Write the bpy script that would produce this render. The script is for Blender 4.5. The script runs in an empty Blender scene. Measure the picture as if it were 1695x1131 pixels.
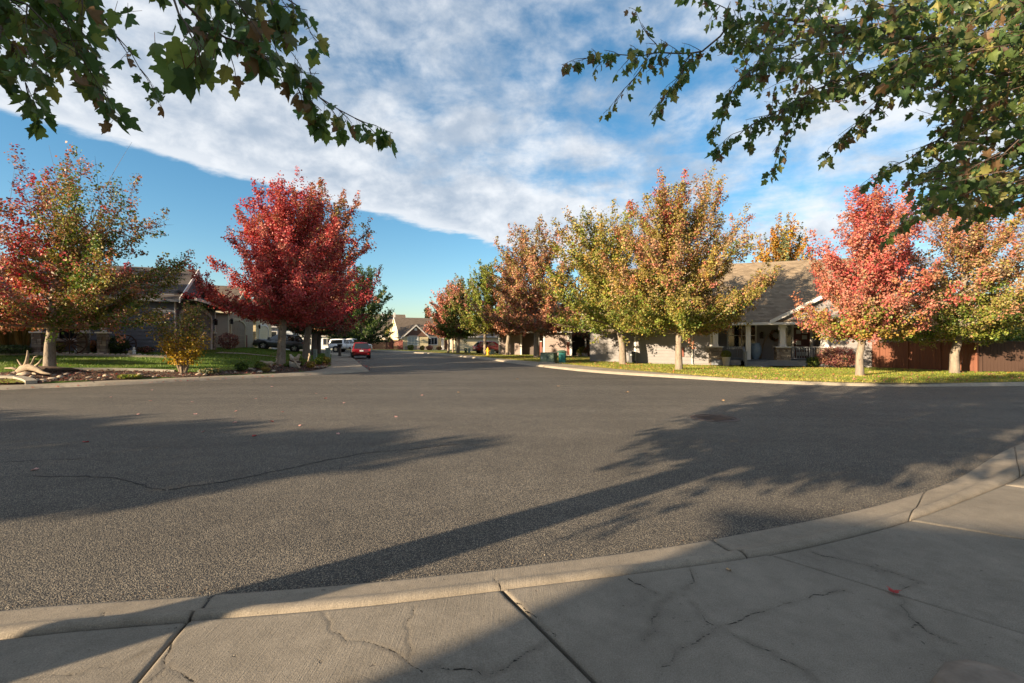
import bpy, bmesh, math, random
import numpy as np
from mathutils import Vector, Matrix
from mathutils.geometry import delaunay_2d_cdt

C = bpy.context.scene.collection
R = math.radians

# ------------------------------------------------------------------ camera
CAM_H = 1.55
F, CX, CY = 753.0, 847.5, 565.5          # focal length and centre in photograph pixels
cam_d = bpy.data.cameras.new('camera'); cam = bpy.data.objects.new('camera', cam_d); C.objects.link(cam)
cam.location = (0, 0, CAM_H); cam.rotation_euler = (R(90), 0, 0)
cam_d.sensor_width = 36.0; cam_d.lens = 36.0 * F / 1695.0
cam_d.clip_start = 0.05; cam_d.clip_end = 3000
bpy.context.scene.camera = cam

# ------------------------------------------------------------------ light
SUN_EL = 14.5
SUN_H = Vector((-0.81, -0.586)).normalized()          # horizontal direction towards the sun
sc = bpy.context.scene
sun_d = bpy.data.lights.new('sun', 'SUN'); sun = bpy.data.objects.new('sun', sun_d); C.objects.link(sun)
sun_d.energy = 5.0; sun_d.angle = R(0.45); sun_d.color = (1.0, 0.78, 0.52)
trav = Vector((-SUN_H.x * math.cos(R(SUN_EL)), -SUN_H.y * math.cos(R(SUN_EL)), -math.sin(R(SUN_EL))))
sun.rotation_euler = trav.to_track_quat('-Z', 'Y').to_euler(); sun.location = (-40, -30, 30)

world = bpy.data.worlds.new('World'); sc.world = world; world.use_nodes = True
sc.view_settings.view_transform = 'Standard'; sc.view_settings.look = 'None'
sc.view_settings.exposure = 1.80; sc.view_settings.gamma = 1.0; sc.view_settings.use_curve_mapping = False
sc.render.resolution_x = 1024; sc.render.resolution_y = 683
try:
    sc.cycles.max_bounces = 6; sc.cycles.diffuse_bounces = 3; sc.cycles.transmission_bounces = 4
    sc.cycles.use_denoising = True
except Exception:
    pass

class NT:
    """small helper to write node trees"""
    def __init__(self, nt): self.nt = nt; self.n = nt.nodes; self.l = nt.links
    def new(self, t, **kw):
        nd = self.n.new(t)
        for k, v in kw.items(): setattr(nd, k, v)
        return nd
    def put(self, sock, v):
        if isinstance(v, bpy.types.NodeSocket): self.l.new(v, sock)
        elif v is not None: sock.default_value = v
    def math(self, op, a, b=None, c=None, clamp=False):
        nd = self.new('ShaderNodeMath', operation=op); nd.use_clamp = clamp
        for i, v in enumerate((a, b, c)):
            if v is not None: self.put(nd.inputs[i], v)
        return nd.outputs[0]
    def noise(self, vec, scale, detail=4, rough=0.55, dist=0.0):
        nd = self.new('ShaderNodeTexNoise'); self.put(nd.inputs['Vector'], vec)
        nd.inputs['Scale'].default_value = scale; nd.inputs['Detail'].default_value = detail
        nd.inputs['Roughness'].default_value = rough; nd.inputs['Distortion'].default_value = dist
        return nd.outputs['Fac']
    def smooth(self, v, lo, hi, to0=0.0, to1=1.0):
        nd = self.new('ShaderNodeMapRange', interpolation_type='SMOOTHSTEP')
        self.put(nd.inputs['Value'], v)
        nd.inputs['From Min'].default_value = lo; nd.inputs['From Max'].default_value = hi
        nd.inputs['To Min'].default_value = to0; nd.inputs['To Max'].default_value = to1
        return nd.outputs['Result']
    def lin(self, v, lo, hi, to0, to1):
        nd = self.new('ShaderNodeMapRange'); self.put(nd.inputs['Value'], v)
        nd.inputs['From Min'].default_value = lo; nd.inputs['From Max'].default_value = hi
        nd.inputs['To Min'].default_value = to0; nd.inputs['To Max'].default_value = to1
        return nd.outputs['Result']
    def mix(self, f, a, b, mode='MIX'):
        nd = self.new('ShaderNodeMix', data_type='RGBA', blend_type=mode)
        self.put(nd.inputs[0], f)
        for s, v in ((nd.inputs[6], a), (nd.inputs[7], b)):
            if isinstance(v, (tuple, list)): v = tuple(v)[:3] + (1,)
            self.put(s, v)
        return nd.outputs[2]
    def mapping(self, vec, scale=(1, 1, 1), rot=(0, 0, 0), loc=(0, 0, 0)):
        nd = self.new('ShaderNodeMapping'); self.put(nd.inputs['Vector'], vec)
        nd.inputs['Scale'].default_value = scale; nd.inputs['Rotation'].default_value = rot; nd.inputs['Location'].default_value = loc
        return nd.outputs[0]

# sky: clear blue air with one broken sheet of cloud whose straight edge runs from left to right
w = NT(world.node_tree); w.n.clear()
tc = w.new('ShaderNodeTexCoord'); sep = w.new('ShaderNodeSeparateXYZ'); w.put(sep.inputs[0], tc.outputs['Generated'])
sky = w.new('ShaderNodeTexSky', sky_type='NISHITA'); sky.sun_disc = False
sky.sun_elevation = R(SUN_EL); sky.sun_rotation = math.atan2(SUN_H.x, SUN_H.y) % (2 * math.pi)
sky.air_density = 1.0; sky.dust_density = 0.6; sky.ozone_density = 2.2
zz = w.math('MAXIMUM', sep.outputs[2], 0.03)
u = w.math('DIVIDE', sep.outputs[0], zz); v = w.math('DIVIDE', sep.outputs[1], zz)
uv = w.new('ShaderNodeCombineXYZ'); w.put(uv.inputs[0], u); w.put(uv.inputs[1], v)
uv = uv.outputs[0]
edge = w.math('DIVIDE', w.math('SUBTRACT', w.math('SUBTRACT', v, w.math('MULTIPLY', u, 1.354)), 5.0), 1.683)
wob = w.math('SUBTRACT', w.noise(uv, 1.6, 6, 0.6), 0.5)
edge = w.math('ADD', edge, w.math('MULTIPLY', wob, 0.75))
cover = w.smooth(edge, 0.05, -0.10)
rotv = w.mapping(uv, (0.95, 1.15, 1), (0, 0, R(-52)))
n1 = w.noise(rotv, 1.0, 6, 0.58, 0.15)
dirv = w.mapping(tc.outputs['Generated'], (1, 1, 1.5))
n2 = w.noise(dirv, 9.0, 7, 0.62, 0.2)
n3 = w.noise(w.mapping(uv, (1, 1, 1), (0, 0, 0), (13.0, 2.2, 4)), 0.55, 3, 0.5)
inner = w.smooth(edge, -0.6, -2.6)                       # how deep inside the sheet
dens = w.math('ADD', w.math('MULTIPLY', n1, 0.62), w.math('MULTIPLY', n2, 0.38))
dens = w.math('ADD', dens, w.math('MULTIPLY', w.math('SUBTRACT', n3, 0.5), 0.45))
dens = w.math('SUBTRACT', dens, w.math('MULTIPLY', inner, 0.09))
dens = w.math('ADD', dens, w.math('MULTIPLY', w.smooth(edge, -1.3, -0.1), 0.16)); dens = w.smooth(dens, 0.25, 0.49)
cl = w.math('MULTIPLY', cover, dens)
wisp = w.math('MULTIPLY', w.smooth(w.noise(rotv, 3.1, 7, 0.6, 0.8), 0.68, 0.80), 0.25)
cl = w.math('MAXIMUM', cl, wisp)
cl = w.math('MULTIPLY', cl, w.smooth(sep.outputs[2], 0.02, 0.12))
shade = w.math('ADD', w.math('MULTIPLY', w.noise(w.mapping(tc.outputs['Generated'], (1, 1, 1.4), (0, R(25), 0), (3, 1, 5)), 4.2, 4, 0.55, 0.2), 0.6), w.math('MULTIPLY', w.noise(dirv, 14.0, 7, 0.62, 0.15), 0.4))
shade = w.smooth(shade, 0.38, 0.64)
rim = w.smooth(edge, -0.55, -0.05)
shade = w.math('MAXIMUM', shade, w.math('MULTIPLY', rim, 0.8))
ccol = w.mix(shade, (0.285, 0.340, 0.415), (0.60, 0.615, 0.635))
skyc = w.new('ShaderNodeHueSaturation'); w.put(skyc.inputs['Color'], sky.outputs[0])
skyc.inputs['Saturation'].default_value = 1.25; skyc.inputs['Hue'].default_value = 0.492
bg1 = w.new('ShaderNodeBackground'); w.put(bg1.inputs[0], skyc.outputs[0]); bg1.inputs[1].default_value = 0.060
bg2 = w.new('ShaderNodeBackground'); w.put(bg2.inputs[0], ccol); bg2.inputs[1].default_value = 0.47
mx = w.new('ShaderNodeMixShader'); w.put(mx.inputs[0], w.math('MULTIPLY', cl, 0.94)); w.l.new(bg1.outputs[0], mx.inputs[1]); w.l.new(bg2.outputs[0], mx.inputs[2])
out = w.new('ShaderNodeOutputWorld'); w.l.new(mx.outputs[0], out.inputs[0])

# ------------------------------------------------------------------ object helpers
def link(o, parent=None):
    C.objects.link(o)
    if parent is not None: o.parent = parent
    return o
def tag(o, label, cat, group=None):
    o['label'] = label; o['category'] = cat
    if group: o['group'] = group
    return o
def thing(name, label, cat, loc=(0, 0, 0), rz=0.0, group=None):
    o = bpy.data.objects.new(name, None); o.empty_display_size = 0.2
    o.location = loc; o.rotation_euler = (0, 0, rz)
    return tag(link(o), label, cat, group)
def struct(o): o['kind'] = 'structure'; return o
def stuff(o): o['kind'] = 'stuff'; return o
def copy_tree(o, parent=None):
    c = o.copy(); C.objects.link(c); c.parent = parent
    for ch in list(o.children): copy_tree(ch, c)
    return c

V = Vector
class MB:
    """collects shapes into one mesh"""
    def __init__(self): self.v = []; self.f = []; self.cuts = []
    def add(self, vs, fs):
        k = len(self.v); self.cuts.append((k, len(self.f))); self.v += [tuple(p) for p in vs]; self.f += [tuple(i + k for i in f) for f in fs]; return self
    def box(self, x0, x1, y0, y1, z0, z1):
        return self.add([(x0,y0,z0),(x1,y0,z0),(x1,y1,z0),(x0,y1,z0),(x0,y0,z1),(x1,y0,z1),(x1,y1,z1),(x0,y1,z1)],
                 [(3,2,1,0),(4,5,6,7),(0,1,5,4),(1,2,6,5),(2,3,7,6),(3,0,4,7)])
    def bar(self, a, b, wd, th, up=(0, 0, 1)):
        a, b = V(a), V(b); d = (b - a).normalized(); s = d.cross(V(up))
        if s.length < 1e-4: s = d.cross(V((1, 0, 0)))
        s.normalize(); t = s.cross(d).normalized(); s *= wd / 2; t *= th / 2
        vs = [a-s-t, a+s-t, a+s+t, a-s+t, b-s-t, b+s-t, b+s+t, b-s+t]
        return self.add(vs, [(3,2,1,0),(4,5,6,7),(0,1,5,4),(1,2,6,5),(2,3,7,6),(3,0,4,7)])
    def tube(self, pts, rad, n=8, cap=True):
        pts = [V(p) for p in pts]
        if not isinstance(rad, (list, tuple)): rad = [rad] * len(pts)
        rings = []; ref = V((0.31, 0.2, 0.93)).normalized()
        for i, p in enumerate(pts):
            d = (pts[min(i+1, len(pts)-1)] - pts[max(i-1, 0)])
            if d.length < 1e-9: d = V((0, 0, 1))
            d.normalize(); s = d.cross(ref)
            if s.length < 0.05: s = d.cross(V((1, 0, 0)))
            s.normalize(); t = d.cross(s)
            rings.append([p + (s * math.cos(2*math.pi*k/n) + t * math.sin(2*math.pi*k/n)) * rad[i] for k in range(n)])
        vs = [q for r in rings for q in r]; fs = []
        for i in range(len(pts) - 1):
            for k in range(n):
                k2 = (k + 1) % n; fs.append((i*n+k, i*n+k2, (i+1)*n+k2, (i+1)*n+k))
        if cap: fs += [tuple(range(n))[::-1], tuple((len(pts)-1)*n + k for k in range(n))]
        return self.add(vs, fs)
    def lathe(self, prof, n=16, c=(0, 0, 0), axis='z'):
        vs = []; m = len(prof)
        for k in range(n):
            a = 2 * math.pi * k / n
            for r, z in prof:
                p = (r*math.cos(a), r*math.sin(a), z)
                if axis == 'y': p = (p[0], p[2], p[1])
                if axis == 'x': p = (p[2], p[0], p[1])
                vs.append((p[0]+c[0], p[1]+c[1], p[2]+c[2]))
        fs = []
        for k in range(n):
            k2 = (k + 1) % n
            for i in range(m - 1): fs.append((k*m+i, k2*m+i, k2*m+i+1, k*m+i+1))
        fs += [tuple(k*m for k in range(n))[::-1], tuple(k*m+m-1 for k in range(n))]
        return self.add(vs, fs)
    def prism(self, poly, d):
        """polygon of 3-D points pushed along vector d"""
        n = len(poly); d = V(d); a = [V(p) for p in poly]
        return self.add(a + [p + d for p in a], [tuple(range(n))[::-1], tuple(range(n, 2*n))] + [(i, (i+1) % n, n+(i+1) % n, n+i) for i in range(n)])
    def lap(self, a, b, c, d, course=0.18, lip=0.022, base=0.004):
        """quad a-b (bottom) d-c (top) laid in lapped courses"""
        a, b, c, d = V(a), V(b), V(c), V(d)
        nr = (b - a).cross(d - a)
        if nr.length < 1e-9: nr = (b - a).cross(c - a)
        nr.normalize(); hgt = max((d - a).length, 0.01); k = max(1, int(round(hgt / course)))
        for i in range(k):
            t0, t1 = i / k, (i + 1) / k
            A, B = a.lerp(d, t0), b.lerp(c, t0); A2, B2 = a.lerp(d, t1), b.lerp(c, t1)
            self.add([A+nr*lip, B+nr*lip, B2+nr*base, A2+nr*base, A+nr*base, B+nr*base], [(0,1,2,3),(4,5,1,0)])
        return self
    def rock(self, c, r, rng, squash=0.6):
        bm = bmesh.new(); bmesh.ops.create_icosphere(bm, subdivisions=2, radius=1)
        ph = [rng.uniform(0, 6) for _ in range(6)]
        for q in bm.verts:
            p = q.co
            k = 1 + 0.22*math.sin(p.x*2.3+ph[0])*math.cos(p.y*2.9+ph[1]) + 0.16*math.sin(p.z*4+ph[2]+p.x*3) + 0.09*math.sin(p.y*7+ph[3])
            q.co = p * k
        sx, sy, sz = r*rng.uniform(.8, 1.3), r*rng.uniform(.8, 1.2), r*squash*rng.uniform(.8, 1.2)
        an = rng.uniform(0, 6.28); ca, sa = math.cos(an), math.sin(an)
        vs = [(c[0]+ca*q.co.x*sx-sa*q.co.y*sy, c[1]+sa*q.co.x*sx+ca*q.co.y*sy, c[2]+q.co.z*sz) for q in bm.verts]
        bm.verts.index_update()
        self.add(vs, [tuple(x.index for x in f.verts) for f in bm.faces]); bm.free(); return self
    def mesh(self, name, m, smooth=False, bevel=0.0, weld=False):
        me = bpy.data.meshes.new(name); me.from_pydata(self.v, [], self.f)
        if bevel or weld:
            bm = bmesh.new(); bm.from_mesh(me)
            if weld: bmesh.ops.remove_doubles(bm, verts=bm.verts, dist=1e-4)
            if bevel:
                bmesh.ops.bevel(bm, geom=[e for e in bm.edges if len(e.link_faces) == 2 and e.calc_face_angle(0) > 0.6], offset=bevel, segments=2, affect='EDGES', profile=0.6, clamp_overlap=True)
            bm.to_mesh(me); bm.free()
        if m is not None: me.materials.append(m)
        if smooth: me.polygons.foreach_set('use_smooth', [True] * len(me.polygons))
        me.update(); return me
    def obj(self, name, m, parent=None, smooth=False, bevel=0.0, weld=False, loc=None):
        o = bpy.data.objects.new(name, self.mesh(name, m, smooth, bevel, weld))
        if loc: o.location = loc
        return link(o, parent)

def _objs(self, name, m, parent=None, **kw):
    """one object for each shape that was added"""
    c = self.cuts + [(len(self.v), len(self.f))]; r = None
    for (v0, f0), (v1, f1) in zip(c[:-1], c[1:]):
        b = MB(); b.add(self.v[v0:v1], [tuple(i - v0 for i in f) for f in self.f[f0:f1]]); r = b.obj(name, m, parent, **kw)
    return r
MB.objs = _objs

# ------------------------------------------------------------------ materials
def mat(name, col, rough=0.7, var=0.12, vscale=6.0, bump=0.0, bscale=40.0, metallic=0.0, spec=0.4, attr=None, coat=0.0, grime=0.0, stretch=(1, 1, 1), dark=None):
    m = bpy.data.materials.new(name); m.use_nodes = True; t = NT(m.node_tree); t.n.clear()
    o = t.new('ShaderNodeOutputMaterial'); p = t.new('ShaderNodeBsdfPrincipled'); t.l.new(p.outputs[0], o.inputs[0])
    co = t.new('ShaderNodeTexCoord').outputs['Object']
    if stretch != (1, 1, 1): co = t.mapping(co, stretch)
    if attr:
        a = t.new('ShaderNodeAttribute'); a.attribute_name = attr; base = a.outputs['Color']
    else: base = tuple(col) + (1,)
    n = t.noise(co, vscale, 6, 0.6)
    k = t.lin(n, 0.25, 0.75, 1 - var, 1 + var)
    rgb = t.new('ShaderNodeCombineColor')
    for i in range(3): t.put(rgb.inputs[i], k)
    c = t.mix(1.0, base, rgb.outputs[0], 'MULTIPLY')
    if dark is not None:
        c = t.mix(t.smooth(t.noise(co, vscale * 2.7, 5, 0.65, 0.5), 0.52, 0.66), c, dark)
    if grime:
        g = t.smooth(t.noise(co, 1.3, 6, 0.65, 0.4), 0.45, 0.75)
        c = t.mix(t.math('MULTIPLY', g, grime), c, (0.06, 0.055, 0.045))
    t.put(p.inputs['Base Color'], c); p.inputs['Roughness'].default_value = rough
    p.inputs['Metallic'].default_value = metallic; p.inputs['Specular IOR Level'].default_value = spec
    if coat: p.inputs['Coat Weight'].default_value = coat; p.inputs['Coat Roughness'].default_value = 0.06
    if bump:
        b = t.new('ShaderNodeBump'); b.inputs['Strength'].default_value = 0.6; b.inputs['Distance'].default_value = bump
        t.put(b.inputs['Height'], t.noise(co, bscale, 5, 0.6)); t.l.new(b.outputs[0], p.inputs['Normal'])
    return m

def leaf_mat(name, transl=0.35, rough=0.5, gain=1.0):
    m = bpy.data.materials.new(name); m.use_nodes = True; t = NT(m.node_tree); t.n.clear()
    o = t.new('ShaderNodeOutputMaterial'); p = t.new('ShaderNodeBsdfPrincipled'); tr = t.new('ShaderNodeBsdfTranslucent')
    a = t.new('ShaderNodeAttribute'); a.attribute_name = 'tint'
    t.put(p.inputs['Base Color'], a.outputs['Color']); p.inputs['Roughness'].default_value = rough; p.inputs['Specular IOR Level'].default_value = 0.3
    b = t.new('ShaderNodeHueSaturation'); t.put(b.inputs['Color'], a.outputs['Color']); b.inputs['Saturation'].default_value = 1.15; b.inputs['Value'].default_value = 1.15
    t.put(tr.inputs[0], b.outputs[0])
    x = t.new('ShaderNodeMixShader'); x.inputs[0].default_value = transl
    t.l.new(p.outputs[0], x.inputs[1]); t.l.new(tr.outputs[0], x.inputs[2]); t.l.new(x.outputs[0], o.inputs[0])
    return m

def asphalt_mat():
    m = bpy.data.materials.new('asphalt'); m.use_nodes = True; t = NT(m.node_tree); t.n.clear()
    o = t.new('ShaderNodeOutputMaterial'); p = t.new('ShaderNodeBsdfPrincipled'); t.l.new(p.outputs[0], o.inputs[0])
    co = t.new('ShaderNodeTexCoord').outputs['Object']
    vo = t.new('ShaderNodeTexVoronoi'); t.put(vo.inputs['Vector'], co)
    vo.inputs['Scale'].default_value = 112; vo.inputs['Randomness'].default_value = 1.0
    hs = t.new('ShaderNodeSeparateColor'); t.put(hs.inputs[0], vo.outputs['Color'])
    stone = t.mix(hs.outputs[0], (0.118, 0.102, 0.082), (0.285, 0.242, 0.182))
    stone = t.mix(t.smooth(hs.outputs[1], 0.86, 0.97), stone, (0.36, 0.32, 0.25))
    stone = t.mix(t.smooth(hs.outputs[2], 0.80, 0.96), stone, (0.035, 0.034, 0.034))
    gap = t.smooth(vo.outputs['Distance'], 0.30, 0.62)
    c = t.mix(gap, stone, (0.040, 0.038, 0.036))
    big = t.noise(co, 0.35, 5, 0.6)
    mid = t.noise(co, 2.6, 6, 0.65)
    k = t.math('MULTIPLY', t.lin(big, 0.3, 0.7, 0.86, 1.14), t.lin(mid, 0.25, 0.75, 0.82, 1.18))
    # faint tyre-worn bands running along the bend
    bands = t.noise(t.mapping(co, (0.05, 0.75, 1), (0, 0, R(-20))), 1.0, 3, 0.5)
    k = t.math('MULTIPLY', k, t.lin(bands, 0.3, 0.7, 0.82, 1.16))
    rgb = t.new('ShaderNodeCombineColor')
    for i in range(3): t.put(rgb.inputs[i], k)
    c = t.mix(1.0, c, rgb.outputs[0], 'MULTIPLY')
    oil = t.smooth(t.noise(co, 0.9, 3, 0.5, 0.3), 0.66, 0.78)
    c = t.mix(t.math('MULTIPLY', oil, 0.5), c, (0.03, 0.03, 0.03))
    t.put(p.inputs['Base Color'], c); p.inputs['Roughness'].default_value = 0.82; p.inputs['Specular IOR Level'].default_value = 0.35
    h = t.math('SUBTRACT', t.noise(co, 45, 4, 0.6), t.math('MULTIPLY', vo.outputs['Distance'], 1.3))
    b = t.new('ShaderNodeBump'); b.inputs['Strength'].default_value = 1.0; b.inputs['Distance'].default_value = 0.0045
    t.put(b.inputs['Height'], h); t.l.new(b.outputs[0], p.inputs['Normal'])
    return m

def concrete_mat(name, base, cracked=False):
    m = bpy.data.materials.new(name); m.use_nodes = True; t = NT(m.node_tree); t.n.clear()
    o = t.new('ShaderNodeOutputMaterial'); p = t.new('ShaderNodeBsdfPrincipled'); t.l.new(p.outputs[0], o.inputs[0])
    co = t.new('ShaderNodeTexCoord').outputs['Object']
    fine = t.noise(co, 160, 4, 0.65); midn = t.noise(co, 9, 7, 0.65); big = t.noise(co, 1.1, 5, 0.6, 0.3)
    k = t.math('MULTIPLY', t.lin(fine, 0.25, 0.75, 0.60, 1.40), t.math('MULTIPLY', t.lin(midn, 0.25, 0.75, 0.84, 1.16), t.lin(big, 0.3, 0.7, 0.84, 1.16)))
    rgb = t.new('ShaderNodeCombineColor')
    for i in range(3): t.put(rgb.inputs[i], k)
    c = t.mix(1.0, tuple(base) + (1,), rgb.outputs[0], 'MULTIPLY')
    stain = t.smooth(t.noise(co, 2.3, 6, 0.7, 0.8), 0.56, 0.72)
    c = t.mix(t.math('MULTIPLY', stain, 0.30), c, (0.10, 0.085, 0.065))
    speck = t.smooth(t.noise(co, 38, 2, 0.5), 0.70, 0.76)
    c = t.mix(t.math('MULTIPLY', speck, 0.55), c, (0.07, 0.06, 0.05))
    br = t.noise(t.mapping(co, (170, 5, 5), (0, 0, R(8))), 1.0, 2, 0.5)
    hgt = t.math('ADD', t.math('MULTIPLY', fine, 0.5), t.math('ADD', t.math('MULTIPLY', midn, 0.5), t.math('MULTIPLY', br, 0.35)))
    if cracked:
        a = t.new('ShaderNodeAttribute'); a.attribute_name = 'crack'
        d = t.math('ADD', a.outputs['Fac'], t.math('MULTIPLY', t.math('SUBTRACT', t.noise(co, 70, 4, 0.7), 0.5), 0.014))
        wd = t.lin(t.noise(co, 4.5, 2, 0.5), 0.3, 0.7, -0.0020, 0.0052)
        cr = t.math('SUBTRACT', 1.0, t.smooth(t.math('SUBTRACT', d, wd), -0.0010, 0.0016))
        edge_w = t.math('MULTIPLY', t.math('SUBTRACT', 1.0, t.smooth(d, 0.0, 0.045)), t.lin(t.noise(co, 6, 4, 0.6), .35, .65, .1, 1.6))
        c = t.mix(t.math('MULTIPLY', edge_w, 0.24), c, (0.075, 0.062, 0.046))
        c = t.mix(t.math('MULTIPLY', cr, 0.95), c, (0.014, 0.012, 0.010))
        pit = t.smooth(t.noise(co, 15, 2, 0.6), 0.735, 0.775)
        c = t.mix(t.math('MULTIPLY', pit, 0.45), c, (0.12, 0.10, 0.08))
        hgt = t.math('SUBTRACT', hgt, t.math('ADD', t.math('MULTIPLY', cr, 3.5), t.math('MULTIPLY', pit, 2.2)))
    t.put(p.inputs['Base Color'], c); p.inputs['Roughness'].default_value = 0.88; p.inputs['Specular IOR Level'].default_value = 0.25
    b = t.new('ShaderNodeBump'); b.inputs['Strength'].default_value = 1.0; b.inputs['Distance'].default_value = 0.0055
    t.put(b.inputs['Height'], hgt); t.l.new(b.outputs[0], p.inputs['Normal'])
    return m

def lawn_mat(name, g1, g2, dry):
    m = bpy.data.materials.new(name); m.use_nodes = True; t = NT(m.node_tree); t.n.clear()
    o = t.new('ShaderNodeOutputMaterial'); p = t.new('ShaderNodeBsdfPrincipled'); t.l.new(p.outputs[0], o.inputs[0])
    co = t.new('ShaderNodeTexCoord').outputs['Object']
    c = t.mix(t.noise(co, 30, 5, 0.7), g1, g2)
    c = t.mix(t.smooth(t.noise(co, 0.7, 5, 0.6, 0.4), 0.45, 0.68), c, dry)
    t.put(p.inputs['Base Color'], c); p.inputs['Roughness'].default_value = 0.9; p.inputs['Specular IOR Level'].default_value = 0.15
    b = t.new('ShaderNodeBump'); b.inputs['Strength'].default_value = 1.0; b.inputs['Distance'].default_value = 0.03
    t.put(b.inputs['Height'], t.noise(co, 60, 4, 0.7)); t.l.new(b.outputs[0], p.inputs['Normal'])
    return m

def shingle_mat(name, c1, c2):
    m = bpy.data.materials.new(name); m.use_nodes = True; t = NT(m.node_tree); t.n.clear()
    o = t.new('ShaderNodeOutputMaterial'); p = t.new('ShaderNodeBsdfPrincipled'); t.l.new(p.outputs[0], o.inputs[0])
    co = t.new('ShaderNodeTexCoord').outputs['Object']
    vo = t.new('ShaderNodeTexVoronoi'); t.put(vo.inputs['Vector'], t.mapping(co, (3.2, 3.2, 9.0))); vo.inputs['Scale'].default_value = 1.0
    s = t.new('ShaderNodeSeparateColor'); t.put(s.inputs[0], vo.outputs['Color'])
    c = t.mix(s.outputs[0], c1, c2); c = t.mix(t.lin(t.noise(co, 60, 3, 0.6), .3, .7, 0, 0.5), c, tuple(x * 0.55 for x in c1))
    t.put(p.inputs['Base Color'], c); p.inputs['Roughness'].default_value = 0.92; p.inputs['Specular IOR Level'].default_value = 0.2
    return m

def stone_mat(name):
    m = bpy.data.materials.new(name); m.use_nodes = True; t = NT(m.node_tree); t.n.clear()
    o = t.new('ShaderNodeOutputMaterial'); p = t.new('ShaderNodeBsdfPrincipled'); t.l.new(p.outputs[0], o.inputs[0])
    co = t.new('ShaderNodeTexCoord').outputs['Object']; oi = t.new('ShaderNodeObjectInfo')
    a = t.new('ShaderNodeAttribute'); a.attribute_name = 'tint'; c = t.mix(t.lin(t.noise(co, 18, 4, 0.6), .3, .7, 0, .6), a.outputs['Color'], (0.12, 0.10, 0.085))
    t.put(p.inputs['Base Color'], c); p.inputs['Roughness'].default_value = 0.9
    b = t.new('ShaderNodeBump'); b.inputs['Distance'].default_value = 0.01; t.put(b.inputs['Height'], t.noise(co, 30, 4, 0.6)); t.l.new(b.outputs[0], p.inputs['Normal'])
    return m

M = {}
M['asphalt'] = asphalt_mat()
M['walk'] = concrete_mat('concrete_walk', (0.190, 0.168, 0.138), True)
M['kerb'] = concrete_mat('concrete_kerb', (0.222, 0.192, 0.153), True)
M['farwalk'] = concrete_mat('concrete_far', (0.27, 0.235, 0.185))
M['edging'] = mat('edging_concrete', (0.27, 0.25, 0.21), 0.9, 0.2, 9, 0.004)
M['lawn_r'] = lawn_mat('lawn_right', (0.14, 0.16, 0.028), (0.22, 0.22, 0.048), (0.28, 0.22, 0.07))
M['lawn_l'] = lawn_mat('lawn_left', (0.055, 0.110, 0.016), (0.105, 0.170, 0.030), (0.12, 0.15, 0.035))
M['soil'] = mat('bark_mulch', (0.075, 0.048, 0.034), 0.95, 0.5, 22, 0.02, 60)
M['terrain'] = lawn_mat('terrain_grass', (0.08, 0.10, 0.025), (0.13, 0.13, 0.04), (0.18, 0.15, 0.06))
M['bark'] = mat('maple_bark', (0.20, 0.165, 0.13), 0.9, 0.35, 7, 0.012, 26, stretch=(1, 1, 0.28), dark=(0.10, 0.08, 0.065))
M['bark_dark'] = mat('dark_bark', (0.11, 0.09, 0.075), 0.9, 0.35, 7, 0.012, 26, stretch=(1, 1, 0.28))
M['twig'] = mat('twig_bark', (0.09, 0.065, 0.05), 0.8, 0.3, 12)
M['leaf'] = leaf_mat('autumn_leaf', 0.30)
M['leaf_near'] = leaf_mat('maple_leaf', 0.52, 0.42)
M['grass'] = leaf_mat('grass_blade', 0.25)
M['white'] = mat('white_trim', (0.56, 0.555, 0.54), 0.55, 0.05, 3, grime=0.08)
M['greysiding'] = mat('grey_siding', (0.215, 0.208, 0.214), 0.7, 0.07, 3, grime=0.06)
M['greytrim'] = mat('grey_trim', (0.47, 0.47, 0.46), 0.6, 0.05, 3)
M['deckpaint'] = mat('deck_paint', (0.15, 0.165, 0.19), 0.55, 0.1, 5)
M['roof_r'] = shingle_mat('brown_shingle', (0.165, 0.128, 0.090), (0.285, 0.225, 0.160))
M['roof_l'] = shingle_mat('charcoal_shingle', (0.060, 0.052, 0.050), (0.115, 0.100, 0.092))
M['roof_c'] = shingle_mat('umber_shingle', (0.115, 0.090, 0.070), (0.175, 0.140, 0.110))
M['slate'] = mat('slate_siding', (0.105, 0.118, 0.148), 0.7, 0.08, 3)
M['slatedoor'] = mat('slate_door', (0.14, 0.14, 0.155), 0.6, 0.08, 3)
M['tan'] = mat('tan_siding', (0.34, 0.295, 0.225), 0.7, 0.06, 3)
M['tandoor'] = mat('tan_door', (0.24, 0.205, 0.165), 0.6, 0.06, 3)
M['cream'] = mat('cream_siding', (0.55, 0.47, 0.30), 0.7, 0.06, 3)
M['creamdoor'] = mat('cream_door', (0.50, 0.46, 0.33), 0.6, 0.05, 3)
M['paleblue'] = mat('pale_blue_siding', (0.55, 0.60, 0.66), 0.7, 0.05, 3)
M['mauve'] = mat('mauve_grey_siding', (0.27, 0.215, 0.195), 0.7, 0.06, 3)
M['brownsiding'] = mat('brown_siding', (0.10, 0.080, 0.070), 0.7, 0.08, 3)
M['brick'] = mat('red_brick', (0.20, 0.075, 0.055), 0.85, 0.3, 12)
M['shake'] = mat('brown_shakes', (0.14, 0.075, 0.055), 0.85, 0.3, 9, 0.01, 30)
M['stone'] = stone_mat('ledge_stone')
M['glass'] = mat('window_glass', (0.020, 0.024, 0.028), 0.06, 0.2, 1.5, spec=0.8)
M['glass_lit'] = mat('window_blind', (0.30, 0.33, 0.33), 0.25, 0.15, 4, spec=0.6)
M['carglass'] = mat('car_glass', (0.012, 0.015, 0.018), 0.05, 0.1, 1.5, spec=0.9)
M['dooroak'] = mat('dark_red_door', (0.060, 0.018, 0.016), 0.5, 0.2, 6)
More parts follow.
